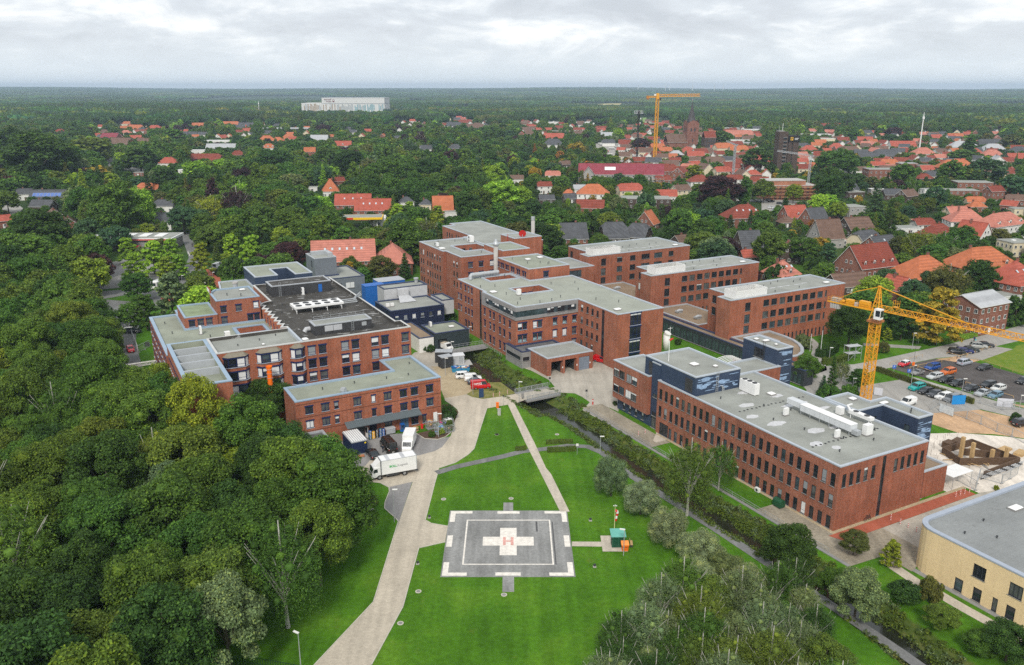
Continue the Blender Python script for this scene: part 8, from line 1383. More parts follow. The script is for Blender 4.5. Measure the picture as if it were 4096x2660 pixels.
for x in(-8,0,8):q.bb(x-.2,x+.2,-3,-2.6,0,4.5,WHITE)
q.bd('post',t);MB().bb(4,12,2,10,0,4.6,WHITE2).bd('shop',t);FOOT.append([(X-12,Y-7),(X+12,Y-7),(X+12,Y+8),(X-12,Y+8)])
X,Y=g('X7',840,385,4.5);t=tg('rescue_station','long flat building with white roof bands and a red stripe behind the lime trees','building',(X,Y,0),math.radians(2));q=MB();q.bb(-24,17,-5,9,0,4.4,CONCD);q.bd('wall',t);q=MB();q.bb(-24.5,17.5,-6,9.5,4.4,5.4,WHITE);q.sheet([(-24,-5.5),(17,-5.5),(17,9),(-24,9)],5.41,DGY);q.bd('roof',t);MB().bb(-24.6,17.6,-6.06,-6.0,4.5,5.0,REDP).bd('red_stripe',t);q=MB()
for k in range(5):q.bb(-20+k*7,-16+k*7,-2,6,5.5,5.75,WHITE)
q.bd('roof_light',t);MB().bb(-2,4,-7.4,-7.3,.8,2.4,pln('pink_red_sign',(.6,.03,.08),.5,.05)).bd('sign',t)
FOOT.append([(X-25,Y-8),(X+18,Y-8),(X+18,Y+10),(X-25,Y+10)])
for k in range(26):
 x,y=rnd.uniform(890,1260),rnd.uniform(752,800)
 if k>16:x,y=rnd.uniform(790,1040),rnd.uniform(650,740)
 X,Y=g('X3',x,y);t=tg('market_stall','white and coloured market stall roof on the town square','market stall',(X,Y,0),rnd.uniform(-.3,.3),'market stalls on the town square');q=MB();w_=rnd.uniform(4,8);q.bb(-w_/2,w_/2,-1.5,1.5,2.4,2.9,rnd.choice((WHITE,WHITE,WHITE2,PLT,REDP)));q.bd('awning',t);MB().bb(-w_/2+.2,w_/2-.2,-1.2,1.2,0,2.4,CONCD).bd('counter',t)
sheet('market_square',G('X3',(760,640),(1050,640),(1060,760),(1280,760),(1290,810),(880,810),(780,740)),ROADGREY,.3)
sheet('town_car_park',G('X4',(-60,1150),(40,1150),(350,1180),(470,1120),(480,1160),(300,1230),(60,1260),(-60,1300)),ROADGREY,.02)
for k,(s,x,y,c)in enumerate((('X5',655,228,'#d5d6d6'),('X5',688,232,'#c7c9ca'),('X5',660,185,'#24262b'),('X5',640,178,'#30343a'),('X5',720,200,'#1f2125'),('X5',575,180,'#c9cacb'),('X5',440,180,'#d0d0d0'),('X5',530,185,'#4a4f55'),('X5',685,250,'#9aa0a4'))):car(('hatchback','estate','saloon')[k%3],'%s car in the town car park below the shell building'%('white','silver-white','black','dark grey','jet black','pale','bright white','slate grey','light grey')[k],g(s,x,y)+(.05,),rnd.uniform(-.4,.4),c,group='cars in the town car park')
for k,(x,y0,y1)in enumerate(((1172,128,95),(1427,128,92),(1464,128,92),(1678,128,88),(1881,128,92),(1961,128,90))):
 d=9000;r=ray('X3',x,y0);X,Y=r[0]*d/r[1],d;ztop=CAM_H+ray('X3',x,y1)[2]*d/ray('X3',x,y1)[1];t=tg('wind_turbine','thin white wind turbine on the horizon, number %s from the left'%('one','two','three','four','five','six')[k],'wind turbine',(X,Y,0));MB().tube([(0,0,0),(0,0,ztop)],[3.2,2.0],WHITE,8).bd('tower',t);MB().bb(-2,2,-5,5,ztop-2,ztop+3,WHITE).bd('nacelle',t);ph=rnd.random()*2
 for j in range(3):a=ph+j*2.094;MB().bar((0,-6,ztop),(42*math.sin(a),-6,ztop+42*math.cos(a)),2.0,WHITE,.8).bd('blade',t)
X,Y=g('X2',2100,408,4);t=tg('noise_barrier','pale ribbed barrier on a far embankment','barrier',(X,Y,0));q=MB();q.bb(-55,55,0,3,0,4,CONC);q.bd('wall',t);q=MB()
for k in range(23):q.bb(-54+k*4.8,-53.2+k*4.8,-.4,0,1,8,WHITE)
q.bd('ribs',t)
# ------ trees
nr=np.random.default_rng(11)
def foliage():
 n=NG('foliage');at=n.N.new('ShaderNodeAttribute');at.attribute_type='INSTANCER';at.attribute_name='tint'
 gi=n.N.new('ShaderNodeNewGeometry').outputs['Random Per Island'];k=n.ramp(gi,((0,.55),(.5,1.0),(1,1.62)));col=n.mix(1.0,at.outputs['Color'],k,'MULTIPLY')
 col=n.mix(n.math('MULTIPLY',n.math('GREATER_THAN',gi,.85),.6),col,n.mix(1.0,col,(1.35,1.12,.6),'MULTIPLY'))
 big=n.noise(.45,3,.6);col=n.mix(1.0,col,n.ramp(big,((.3,.78),(.7,1.25))),'MULTIPLY')
 n.done(col,.65,spec=.18);tr=n.N.new('ShaderNodeBsdfTranslucent');n.K.new(n.mix(1.0,col,(1.25,1.2,.7),'MULTIPLY'),tr.inputs['Color']);mx=n.N.new('ShaderNodeMixShader');mx.inputs[0].default_value=.36
 n.K.new(n.b.outputs[0],mx.inputs[1]);n.K.new(tr.outputs[0],mx.inputs[2]);n.K.new(mx.outputs[0],n.out.inputs[0]);return n.m
FOL=foliage();BARK=pln('tree_bark',(.085,.068,.052),.9,.25,2);BIB=pln('birch_bark',(.42,.40,.36),.8,.3,1.5)
def np_mesh(name,V,Fq,mats,mi=None,Ft=None):
 me=bpy.data.meshes.new(name);nq=len(Fq);nt=0 if Ft is None else len(Ft);me.vertices.add(len(V));me.vertices.foreach_set('co',np.ascontiguousarray(V,np.float32).ravel())
 loops=np.concatenate([Fq.ravel()]+([Ft.ravel()]if nt else[])).astype(np.int32);me.loops.add(len(loops));me.loops.foreach_set('vertex_index',loops);me.polygons.add(nq+nt)
 st=np.concatenate([np.arange(nq)*4]+([nq*4+np.arange(nt)*3]if nt else[])).astype(np.int32);me.polygons.foreach_set('loop_start',st)
 if mi is not None:me.polygons.foreach_set('material_index',np.asarray(mi,np.int32))
 for m in mats:me.materials.append(m)
 me.update(calc_edges=True);me.validate();return me
def unit(v):return v/np.maximum(np.linalg.norm(v,axis=-1,keepdims=True),1e-9)
def leaves(P,Nn,size,asp=.62,jit=.75,rng=nr):
 """rhombic leaf faces at P facing roughly Nn"""
 n=len(P);N_=unit(Nn+rng.normal(size=(n,3))*jit);T=unit(np.cross(N_,rng.normal(size=(n,3))));B=np.cross(N_,T);s=(size*rng.uniform(.65,1.4,n))[:,None]
 V=np.stack([P-T*s*.5,P-B*s*asp*.5+T*s*.05,P+T*s*.5,P+B*s*asp*.5+T*s*.05],1).reshape(-1,3);return V,np.arange(n*4).reshape(-1,4)
t_=(1+5**.5)/2;ICO=unit(np.array([(-1,t_,0),(1,t_,0),(-1,-t_,0),(1,-t_,0),(0,-1,t_),(0,1,t_),(0,-1,-t_),(0,1,-t_),(t_,0,-1),(t_,0,1),(-t_,0,-1),(-t_,0,1)],float))
ICF=np.array([(0,11,5),(0,5,1),(0,1,7),(0,7,10),(0,10,11),(1,5,9),(5,11,4),(11,10,2),(10,7,6),(7,1,8),(3,9,4),(3,4,2),(3,2,6),(3,6,8),(3,8,9),(4,9,5),(2,4,11),(6,2,10),(8,6,7),(9,8,1)])
def lobes_for(shape,R,z0,z1,n,rng):
 C=[];Rl=[]
 for i in range(n):
  u=(i+.5)/n;ph=i*2.39996+rng.uniform(-.3,.3)
  if shape=='round':
   z=1-u*1.62;r=math.sqrt(max(0,1-z*z));k=rng.uniform(.68,.98);zc=(z0+z1)/2;hz=(z1-z0)/2
   C.append((R*r*k*math.cos(ph),R*r*k*math.sin(ph),zc+hz*z*k));Rl.append(R*rng.uniform(.22,.38))
  elif shape=='cone':
   r=R*(u**.85)*rng.uniform(.55,.85);C.append((r*math.cos(ph),r*math.sin(ph),z1-(z1-z0)*u*.97));Rl.append(R*(.13+.20*u)*rng.uniform(.85,1.25))
  elif shape=='column':
   z=z0+(z1-z0)*u;r=R*math.sin(math.pi*min(.97,.12+u*.84))**.6*rng.uniform(.35,.7);C.append((r*math.cos(ph),r*math.sin(ph),z));Rl.append(R*rng.uniform(.45,.65)*(1-.5*u**3))
  elif shape=='layer':
   r=R*(.25+.75*u**.7)*rng.uniform(.35,.95);C.append((r*math.cos(ph),r*math.sin(ph),z1-(z1-z0)*u+rng.uniform(-.3,.3)));Rl.append(R*rng.uniform(.16,.28))
 return np.array(C),np.array(Rl)
def trunk_geo(h,r,top,rng,limbs=5,spread=2.0):
 q=MB();q.tube([(0,0,-.3),(.05,0,h*.5),(.1,.05,top)],[r*1.25,r*.9,r*.3],BARK,7,caps=False)
 for i in range(limbs):
  a=i*2.4+rng.uniform(-.4,.4);z=h*rng.uniform(.55,1.0);q.tube([(.05,0,z),(math.cos(a)*spread*.5,math.sin(a)*spread*.5,z+(top-z)*.4),(math.cos(a)*spread,math.sin(a)*spread,z+(top-z)*.75)],[r*.5,r*.32,r*.1],BARK,5,caps=False)
 return q
def tree_model(kind,seed,R,H,nl,per,leaf,shape='round',z0f=.22,core=.64,squash=.82,asp=.62,joined=False,droop=0.0,limbs=5,bark=None,up=.75):
 rng=np.random.default_rng(seed);C,Rl=lobes_for(shape,R,H*z0f,H*.97,nl,rng);P=[];N_=[]
 for c,r in zip(C,Rl):
  m=int(per*(r/Rl.mean())**1.8);d=unit(rng.normal(size=(m*2,3)));d=d[(d[:,2]>-.45)|(rng.random(m*2)<.3)][:m];rad=rng.uniform(.74,1.1,len(d))[:,None]
  p=c+d*rad*r*np.array([1,1,squash]);
  if droop:p[:,2]-=droop*rng.random(len(p))**2*2.2
  P.append(p);N_.append(d+np.array([0,0,up]))
 V,Fq=leaves(np.concatenate(P),np.concatenate(N_),leaf,asp,rng=rng);nv=len(V);VC=[];FT=[]
 if core:  # solid cores added inside the lobes to block light and darken leaf gaps
  for c,r in zip(C,Rl):FT.append(ICF+nv);VC.append(c+ICO*(r*core)*rng.uniform(.85,1.1,(12,1))*np.array([1,1,squash]));nv+=12
  V=np.concatenate([V]+VC);Ft=np.concatenate(FT)
 else:Ft=None
 tq=trunk_geo(H*.4,max(.16,R*.055),H*(.82 if limbs<9 else 1.03),rng,limbs,R*(.6 if limbs<9 else .95))
 if joined:
  tv=np.array(tq.v);tf=np.array([f for f in tq.f if len(f)==4])+len(V);Va=np.concatenate([V,tv]);Fa=np.concatenate([Fq,tf]);mi=[0]*len(Fq)+[1]*len(tf)+([0]*len(Ft)if Ft is not None else[])
  return np_mesh(kind,Va,Fa,[FOL,bark or BARK],mi,Ft),None,R,H
 cm=np_mesh('crown',V,Fq,[FOL],None,Ft);tm=tq.mesh('trunk')
 if bark:tm.materials[0]=bark
 return cm,tm,R,H
def models(joined,f,leaf):
 """f: share of leaves, leaf: face size"""
 k=lambda n:max(10,int(n*f));J=dict(joined=joined);o={}
 o['oak']=[tree_model('tree',s,5.4,16,nl,k(pp),leaf,joined=joined,z0f=.04+.06*(s%2))for s,nl,pp in((1,30,400),(2,36,330),(3,26,440),(4,40,300))]
 o['lime']=[tree_model('tree',s,4.6,13,40,k(230),leaf*.95,'layer',.12,joined=joined,squash=.5,up=.6)for s in(5,6)]
 o['conifer']=[tree_model('tree',7,3.4,16,46,k(150),leaf*.85,'cone',.05,joined=joined,squash=.6,asp=.4)]
 o['poplar']=[tree_model('tree',8,2.6,20,26,k(300),leaf,'column',.05,joined=joined,squash=1.25)]
 o['willow']=[tree_model('tree',9,4.6,9,40,k(330),leaf*1.05,joined=joined,z0f=.02,asp=.26,up=.15,squash=.9),tree_model('tree',10,4.4,8.5,34,k(360),leaf*1.05,joined=joined,z0f=.02,asp=.26,up=.15)]
 o['weep']=[tree_model('tree',12,4.5,15,44,k(260),leaf*.8,joined=joined,z0f=.1,asp=.35,droop=1.4,squash=1.1,core=.4,bark=BIB,limbs=11)]
 o['bush']=[tree_model('tree',14,2.2,3.2,18,k(240),leaf*.7,joined=joined,z0f=-.05),tree_model('tree',15,2.4,2.6,16,k(240),leaf*.7,joined=joined,z0f=-.1)]
 return o
LOD={'near':models(False,1.45,.37),'mid':models(False,.40,.72),'far':models(True,.085,1.65)}
TINT={'fg':(.078,.138,.021),'dk':(.036,.078,.016),'md':(.058,.125,.020),'ol':(.095,.140,.022),'yg':(.175,.235,.024),'lm':(.19,.32,.032),'au':(.26,.20,.025),'or':(.26,.125,.03),'cp':(.042,.020,.025),'bl':(.046,.098,.044),'wi':(.165,.215,.120),'br':(.090,.105,.028),'gy':(.120,.170,.075)}
TREES=[]
def near_tint(t):
 c=TINT[t];f=rnd.uniform(1.0,1.42);h=rnd.uniform(-.1,.12);return(c[0]*f*(1+h),c[1]*f,c[2]*f*(1-h))
def add_tree(X,Y,w,h,kind,tint,label,group=None,must=False):d=math.hypot(X,Y);TREES.append((X,Y,w,h,kind,tint,label,group,d,(1e9 if must else 0)+w*h/d**2))
RATIO={'oak':1.25,'lime':1.35,'conifer':2.4,'poplar':3.6,'willow':.98,'weep':1.55,'bush':1.1}
def T(s,x,y,wpx,kind,tint,label,hr=None,group=None):
 """a tree of the photo, by the middle of its crown and the crown's width"""
 h=10.0
 for _ in range(4):X,Y=g(s,x,y,h*.58);w=wpx*SHEET[s][2]*math.hypot(X,Y)/FPX;h=w*(hr or RATIO[kind])
 add_tree(X,Y,w,h,kind,tint,label,group,True)
TN={'fg':'fresh green','dk':'dark green','md':'mid green','ol':'olive green','yg':'yellow-green','lm':'light green','au':'yellow autumn','or':'orange autumn','cp':'dark purple','bl':'blue-green','wi':'silvery','br':'brownish','gy':'grey-green'}
for a in(('Z6',450,870,600,'oak','yg','large yellow-green tree left of the beamed roof wing',1.15),('Z6',850,1180,640,'oak','yg','tall yellow-green tree in front of the beamed roof wing',2.0),('Z6',1680,1010,560,'oak','dk','dark tree below the orange rubble chute',1.15),('X8',275,185,130,'willow','gy','round silver-green willow alone on the lawn, nearest the walkway',1.25),('X8',385,265,140,'willow','wi','silvery willow beside the stream path, second from the walkway',1.0),('X8',485,375,160,'willow','wi','silvery willow in the row, level with the green shed',.95),('X8',605,455,170,'willow','wi','silvery willow in the row, right below the birch',.95),('X8',700,540,170,'willow','gy','silvery willow in the row, over the stream path bend',.95),('X8',770,600,190,'willow','wi','broad silvery willow at the lower end of the row',.95),('X8',590,580,200,'willow','wi','pale willow top rising out of the thicket edge',.95),('X8',565,175,190,'weep','ol','tall birch with bare white twigs in front of the long brick block',1.75),('X8',680,140,120,'weep','md','slimmer birch directly right of the tall bare-twigged one',1.7),('X8',935,435,190,'oak','dk','dark round tree standing by the stream before the brick corner',1.2),('Y6',290,380,250,'oak','br','brown-green round tree below the red footpath corner',1.1),('Y6',640,480,210,'lime','yg','yellow-tinged tree left of the yellow-brick building',1.3),('Y6',330,780,480,'oak','gy','large pale-twigged tree over the path left of the yellow-brick building',1.35),('Y6',110,640,330,'oak','md','green tree left of the large pale-twigged one',1.2),('Y6',760,850,260,'oak','dk','dark shrub tree in front of the yellow building corner',.9),('Y6',1000,830,220,'bush','br','reddish small tree at the path under the yellow building',1.1),('Y6',1110,1080,300,'oak','ol','olive tree with orange tips by the lower path',.9),('Y6',1740,1300,420,'oak','dk','dark green tree at the lower right picture edge',.95),('Y6',1480,1330,300,'oak','md','green shrub tree left of the right edge tree',.8),('Y2',900,560,470,'oak','dk','big dark tree between nearest ward and crane mast',1.2),('Y2',1170,210,400,'oak','yg','light green tree top behind the crane head',1.15),('Y2',1960,430,560,'lime','au','large yellowing tree behind the crane jib',1.15),('Y2',1520,560,330,'oak','dk','dark tree behind the jib root',1.1),('Y2',1345,690,130,'lime','yg','small young light tree on the lawn right of the crane mast',1.2),('Y2',385,1080,300,'oak','md','round green tree beside the dark blue tower',1.15),('Y2',690,1150,160,'conifer','dk','slender dark cypress left of the crane mast',3.2),('Y2',575,1310,170,'conifer','bl','shorter dark conifer in front of the slender cypress',1.8),('Y2',800,1130,170,'weep','gy','thin grey-green birch left of the crane mast',1.6),('Y2',1000,1220,210,'oak','md','green tree touching the left side of the crane mast',1.3),('Y2',880,1400,220,'bush','md','low green tree at the roof edge left of the crane foot',1.0),('Y2',640,1420,260,'bush','md','bushy green tree below the slender cypress',1.0),('Y2',1290,850,130,'bush','br','dark red-brown shrub right of the crane mast',1.0),('Y2',330,780,190,'bush','gy','pale flowering shrub by the curved wing',.9),('Y2',1650,200,300,'oak','bl','dark tree right of the crane top tie',1.2),('Y2',2000,120,330,'oak','br','dull green tree above the jib tie'),('X6',545,400,160,'weep','ol','drooping olive tree in the middle of the right gardens',1.2),('X6',690,400,130,'weep','md','drooping green tree right of the olive one',1.3),('X6',790,360,140,'oak','md','green tree before the steep red white gable',1.1),('X6',600,605,110,'oak','bl','dark tree before the left orange apartment house'),('X6',720,600,190,'weep','br','brown-green bare-topped tree before the apartment twins',1.0),('X6',890,570,150,'oak','dk','dark green tree between the apartment twins'),('X6',980,620,110,'bush','dk','round dark bush in front of the red brick hall'),('X6',440,400,110,'oak','br','dark brown shrub tree left of the drooping olive tree',1.1),('X6',300,150,150,'conifer','bl','tall dark pine above the grey flat house',1.6),('X6',640,120,110,'oak','bl','dark tree before the white gable house'),('X6',380,240,120,'conifer','dk','dark fir left of the white bungalow',1.9),('X6',1110,770,130,'bush','dk','dark shrub at the right edge by the parking court'),('X5',310,95,265,'oak','cp','huge dark purple copper beech in the town',.82),('X5',480,95,85,'poplar','md','slim green poplar right of the copper beech',2.5),('X5',612,95,130,'oak','ol','olive tree before the shell building scaffold',1.2),('X5',815,115,100,'oak','yg','bright yellow-green tree before the shell building',1.3),('X5',758,182,45,'poplar','dk','clipped dark cylinder tree at the town car park',1.4),('X5',650,480,210,'oak','ol','tall round olive tree behind the second ward',1.25),('X5',890,500,190,'oak','md','round dark green garden tree right of the tall olive one',1.0),('X5',985,480,130,'oak','au','yellow autumn tree behind the round garden tree',1.0),('X5',990,620,120,'oak','dk','dark tree left of the three-storey balcony house'),('X5',180,480,230,'oak','ol','broad olive tree with yellow top behind the farthest ward',.95),('X5',350,490,170,'oak','cp','purple-brown tree behind the second ward roof',.95),('X5',690,670,130,'bush','dk','dark yew bush before the pinkish hipped roof',.9),('X5',520,295,70,'conifer','bl','dark blue-green fir in the gardens behind the wards',1.9),('X5',380,330,100,'conifer','dk','broad dark fir left of the blue-green one',1.4),('X5',590,300,110,'oak','md','green tree right of the blue-green fir'),('X5',815,330,50,'conifer','yg','small bright conifer by the grey roof house',2.0),('X5',985,300,80,'oak','or','rust-brown tree before the white-edged brick gable',1.2),('X5',800,405,60,'oak','au','small yellow tree by the white-edged annex'),('X5',1120,235,100,'oak','yg','yellow-green shrub tree left of the grey box house'),('X5',1260,175,60,'bush','au','bright yellow shrub by the brown box building'),('X5',1060,90,170,'oak','dk','very dark round tree in the right middle town'),('X5',985,195,120,'oak','lm','light green tree above the dark grey roof house'),('X5',1150,50,130,'oak','dk','dark chestnut beside the black gabled house'),('X5',110,330,150,'oak','lm','fresh green tree left behind the wards'),('X5',30,300,70,'oak','cp','purple shrub left behind the wards'),('X5',250,360,150,'oak','md','round green tree behind the farthest ward'),('Z3',1800,260,260,'oak','yg','bright yellow-green tree right of the tall pale chimney',1.25),('Z3',1730,400,200,'conifer','dk','dark conifer at the foot of the bright yellow-green tree',1.5),('Z3',2290,180,200,'oak','dk','dark tree right of the slate-roofed brick house',1.2),('Z3',1560,170,130,'oak','bl','dark tree left of the tall pale chimney',1.3),('Z3',1380,130,190,'oak','md','green tree behind the far brick block',1.1),('Z3',1180,90,220,'lime','lm','light green tree behind the far brick block, left of the chimney',1.1),('Z3',900,60,200,'lime','lm','lime tree behind the left end of the far block',1.2),('Z3',420,130,260,'lime','yg','bright lime tree left of the far brick block',1.15),('Z3',230,190,250,'lime','lm','lime tree between red roof and far brick block',1.2),('Z3',60,250,210,'lime','lm','lime tree behind the red brick wing',1.2),('Z3',380,270,200,'lime','lm','low lime tree at the left face of the far block',1.0),('Z3',1960,80,170,'lime','yg','yellowish tree above the slate-roofed brick house',1.2),('Z3',2130,60,190,'oak','ol','olive tree above the slate-roofed brick house',1.1),('Z2',1190,330,230,'oak','ol','olive tree before the red roof, above the blue containers',1.15),('Z2',1180,380,160,'lime','au','yellow slim tree left of the round olive one',1.5),('Z2',1560,350,320,'oak','br','wide brownish tree above the metal-clad building',1.05),('Z2',1350,440,240,'oak','md','green shrub tree right of the blue containers',.9),('Z2',1840,310,190,'conifer','dk','dark fir left of the rear brick block',1.7),('Z2',580,130,220,'oak','ol','green tree above the grey plant building',1.3),('Z2',500,240,170,'oak','yg','small olive round tree by the paved lane',1.05),('Z2',380,60,200,'conifer','dk','dark tree mass at the paved lane',1.3),('Z2',200,60,230,'conifer','dk','very dark tree left at the lane bend',1.3),('Z1',100,330,300,'lime','lm','lime tree nearest the parked cars left of the bus',1.15),('Z1',30,130,240,'lime','lm','lime tree behind the nearest one at the visitor car park',1.2),('Z1',330,200,330,'lime','lm','big lime tree in the visitor car park, back left',1.15),('Z1',560,180,300,'lime','lm','big lime tree above the bus',1.3),('Z1',480,350,260,'lime','yg','yellowish lime tree directly above the bus',1.1),('Z1',650,330,240,'lime','lm','lime tree at the bus road edge',1.2),('Z1',900,230,290,'lime','yg','yellow-green lime tree right of the bus road',1.35),('Z1',1220,300,220,'lime','yg','small lime tree over the black estate',1.2),('Z1',1260,80,260,'lime','lm','lime tree behind the small one',1.1),('Z1',1500,150,330,'lime','lm','large lime tree left of the blue flat block',1.3),('Z1',1570,240,150,'bush','ol','round shrub at the blue flat block corner',1.1),('Z1',1080,150,110,'conifer','ol','thin brown-green tree between lime trees',1.9),('Z1',540,560,190,'oak','dk','dark tree in front of the bus',1.4),('Z1',240,850,330,'lime','md','loose green tree at the grass island by the west wing',1.25),('Z1',60,900,260,'oak','md','tree left of the loose green one',1.1),('Z1',1045,540,70,'conifer','yg','bright clipped cypress by the garden pavilion',1.7),('Z1',1025,600,80,'bush','md','dark round shrub below the clipped cypress',1.0),('X7',255,330,270,'oak','dk','big dark oak at the left with visible trunk',1.05),('X7',700,170,250,'oak','md','tall green tree group centre above the rescue station',1.25),('X7',830,190,180,'oak','lm','light green tree left of the modern white villa',1.4),('X7',510,170,180,'oak','md','green tree left of the tall group',1.2),('X7',620,240,150,'oak','br','brown-tinged tree in front of the tall group',1.2),('X7',530,330,150,'oak','bl','grey-green tree behind the rescue station left end',1.1),('X7',710,375,160,'oak','bl','round tree before the rescue station',.95),('X7',1115,255,170,'oak','bl','round grey-green tree right of the modern white villa',1.0),('X7',1290,210,190,'weep','yg','pale weeping willow in the upper left middle',1.05),('X7',1160,115,120,'oak','cp','round purple beech in the left middle',.95),('X7',60,55,90,'oak','cp','dark purple tree left of the white gabled house',1.2),('X7',1300,370,190,'oak','ol','broad olive tree at the bus road end',.9),('X7',900,50,60,'conifer','dk','dark fir near the orange-roofed house',2),('X7',1230,40,120,'oak','au','autumn yellow-brown tree above the purple beech',.8),('X7',1340,60,100,'conifer','dk','dark fir above the weeping willow',2.2),('X7',1220,270,110,'oak','bl','slim blue-green tree left of the weeping willow',1.3),('X7',40,150,110,'oak','ol','olive round tree at the left edge turning circle',1.1),('X1',900,925,180,'oak','au','golden yellow tree in the left middle',1.0),('X1',790,930,150,'oak','cp','purple-brown tree left of the golden one',1.1),('X1',330,600,520,'oak','dk','massive dark tree rising at the far left',.85),('X1',90,620,330,'oak','dk','massive dark tree at the left edge',1.0),('X1',150,800,140,'oak','yg','yellow-green round tree among dark trees at the left',.8),('X1',830,680,300,'oak','ol','wide pale olive tree by the park road',.7),('X1',1300,770,260,'oak','dk','dark round tree at the park road bend',.85),('X1',1620,570,170,'oak','md','round tree right of the brick school',.9),('X1',1830,890,220,'oak','lm','fresh light green tree right of the white cubic flats',1.0),('X1',1530,950,200,'oak','dk','dark tree right of the orange-roofed brick house',1.2),('X2',150,800,330,'oak','dk','dark broad tree left of the chestnut belt',.8),('X2',660,780,250,'oak','dk','dark green broad tree in the centre belt, left one',.95),('X2',870,810,280,'oak','dk','dark green broad tree in the centre belt, with brown edge',.95),('X2',1250,880,360,'oak','md','wide green tree in the centre belt',.75),('X2',1600,880,300,'oak','dk','dark wide tree in the centre belt, right one',.9),('X2',2200,920,220,'oak','lm','round light green chestnut in the centre belt',1.0),('X2',2290,1100,330,'oak','lm','big light green chestnut above the hospital chimney',1.0),('X2',640,510,150,'oak','cp','purple tree right of the white school',.8),('X2',1010,1220,120,'oak','md','green tree before the front row house',1.0),('X2',320,1010,220,'oak','gy','grey-green broad tree in the left centre',1.0),('X2',520,950,120,'oak','lm','light green round tree left of the orange villa',.9),('X2',1310,1280,170,'lime','lm','bright green lime right of the petrol station',1.2),('X2',1430,1250,150,'lime','lm','lime tree right of the bright green one',1.2),('X2',790,1340,130,'lime','bl','blue-green lime left of the petrol station',1.2),('X2',1690,1280,160,'lime','yg','yellowish lime among the row',1.0),('X2',2130,700,150,'oak','dk','dark tree left of the white orange gable',1.2),('X2',1440,700,130,'oak','md','green tree before the white villa group',.9),('X3',75,1130,230,'oak','lm','huge light chestnut at the left of the red-roofed centre',1.1),('X3',600,680,150,'oak','au','yellow trees by the market square',.8),('X3',1700,910,230,'lime','yg','yellow-green tree right of the dark brick gables',.7),('X3',1935,580,150,'oak','md','green tree right of the gatehouse',1.0),('X3',2270,760,230,'oak','dk','dark tree mass left of the dark tower',1.0),('X3',1200,640,160,'oak','cp','purple tree behind the radio mast',.9),('X3',1245,1165,170,'bush','bl','round blue-green tree before the long brown flat building',.9),('X3',700,870,140,'oak','cp','purple tree left of the plum-roofed building',1.0),('X4',640,800,330,'oak','md','big green tree right of the dark tower',.8),('X4',580,960,240,'oak','dk','big dark tree right of the shell building',1.1),('X4',760,810,200,'oak','dk','dark tree behind the big green one',.9),('X4',245,1060,120,'oak','au','yellow tree before the shell building',1.25),('X4',1250,920,190,'oak','md','green tree before the brick flats',1.15),('X4',1710,890,190,'oak','md','green tree left of the broad orange roof front',1.1),('X4',1920,930,170,'oak','ol','olive tree right of the broad orange roof front',.9),('X4',1130,595,130,'oak','dk','dark tree above the long low red roof',.8),('X4',1165,530,130,'oak','cp','purple tree in the far right town',.7),('X4',1880,640,110,'poplar','md','tall green tree below the red turret',1.6),('X4',2270,610,150,'oak','br','brown-purple tree at the right edge',.9),('X4',1800,740,190,'oak','md','green tree left of the salmon roof',.6),('X4',2040,870,260,'oak','bl','dark blue-green tree group before the white church hall',.9),('X4',2290,1030,200,'oak','bl','dark blue-green tree at the right edge',1.1),('X4',650,1250,130,'oak','yg','yellow-green tree left of the grey box house, upper',1.0)):
 T(*a)
for k,(x,y)in enumerate(((595,640),(718,645),(855,630),(630,720),(770,690),(910,685),(1010,610),(660,760))):T('Z1',x,y,100,'bush','md','clipped round shrub in the garden by the pavilion',.95,'clipped shrubs by the pavilion')
for k,(s,x,y,w,tn,lab)in enumerate((('Y7',1775,140,180,'dk','dark round shrub in the planted bed, nearest the brick corner'),('Y7',1760,205,120,'bl','grey-green low shrub in the planted bed'),('Y7',1760,300,140,'ol','olive-brown shrub in the planted bed'),('Y7',1565,400,90,'md','small conifer-like shrub at the wire cages'),('Y7',1685,365,90,'yg','yellow-green shrub right of the wire cages'),('Z8',20,1010,60,'ol','olive shrub squeezed against the kitchen wall corner'),('Z2',2020,1310,70,'yg','bright yellow shrub by the white low building'),('Z2',2080,1310,90,'dk','dark shrub in the middle by the white low building'),('Z2',2150,1310,100,'dk','dark shrub at the right by the white low building'),('Z3',600,1230,140,'md','green tree in the corner of navy facade and middle block'),('Y1',930,195,80,'dk','dark shrub on the corridor lawn'),('Y1',180,925,60,'dk','dark clipped shrub at the base of the jutting brick wing'),('Z8',1330,870,120,'gy','pale flowering shrub beside the bridge railing'),('Z8',1130,800,90,'yg','reed-like yellow-green shrub on the stream bank'),('Y3',2280,1090,110,'dk','dark round bush by the off-roader at the right edge'),('Y5',2050,890,60,'yg','small weedy shrub at the site fence'),('Y7',860,1190,150,'br','reddish ornamental grass clump by the pale stone'))):T(s,x,y,w,'bush',tn,lab,.95)
def keepoff(X,Y,r=1.5):
 for f in FOOT:
  if inside((X,Y),f):return True
 return False
FB=[(min(p[0]for p in f)-2,max(p[0]for p in f)+2,min(p[1]for p in f)-2,max(p[1]for p in f)+2,f)for f in FOOT+ROADS]
def blocked(X,Y):
 for x0,x1,y0,y1,f in FB:
  if x0<X<x1 and y0<Y<y1 and inside((X,Y),f):return True
 return False
def near_foot(X,Y,r):
 for dx,dy in((0,0),(r,0),(-r,0),(0,r),(0,-r)):
  if blocked(X+dx,Y+dy):return True
 return False
_grid={}
def spaced(X,Y,r):
 i,j=int(X//12),int(Y//12)
 for a in range(i-2,i+3):
  for b in range(j-2,j+3):
   for(x,y,q)in _grid.get((a,b),()):
    if(x-X)**2+(y-Y)**2<(r+q)**2:return False
 return True
def occupy(X,Y,r):_grid.setdefault((int(X//12),int(Y//12)),[]).append((X,Y,r))
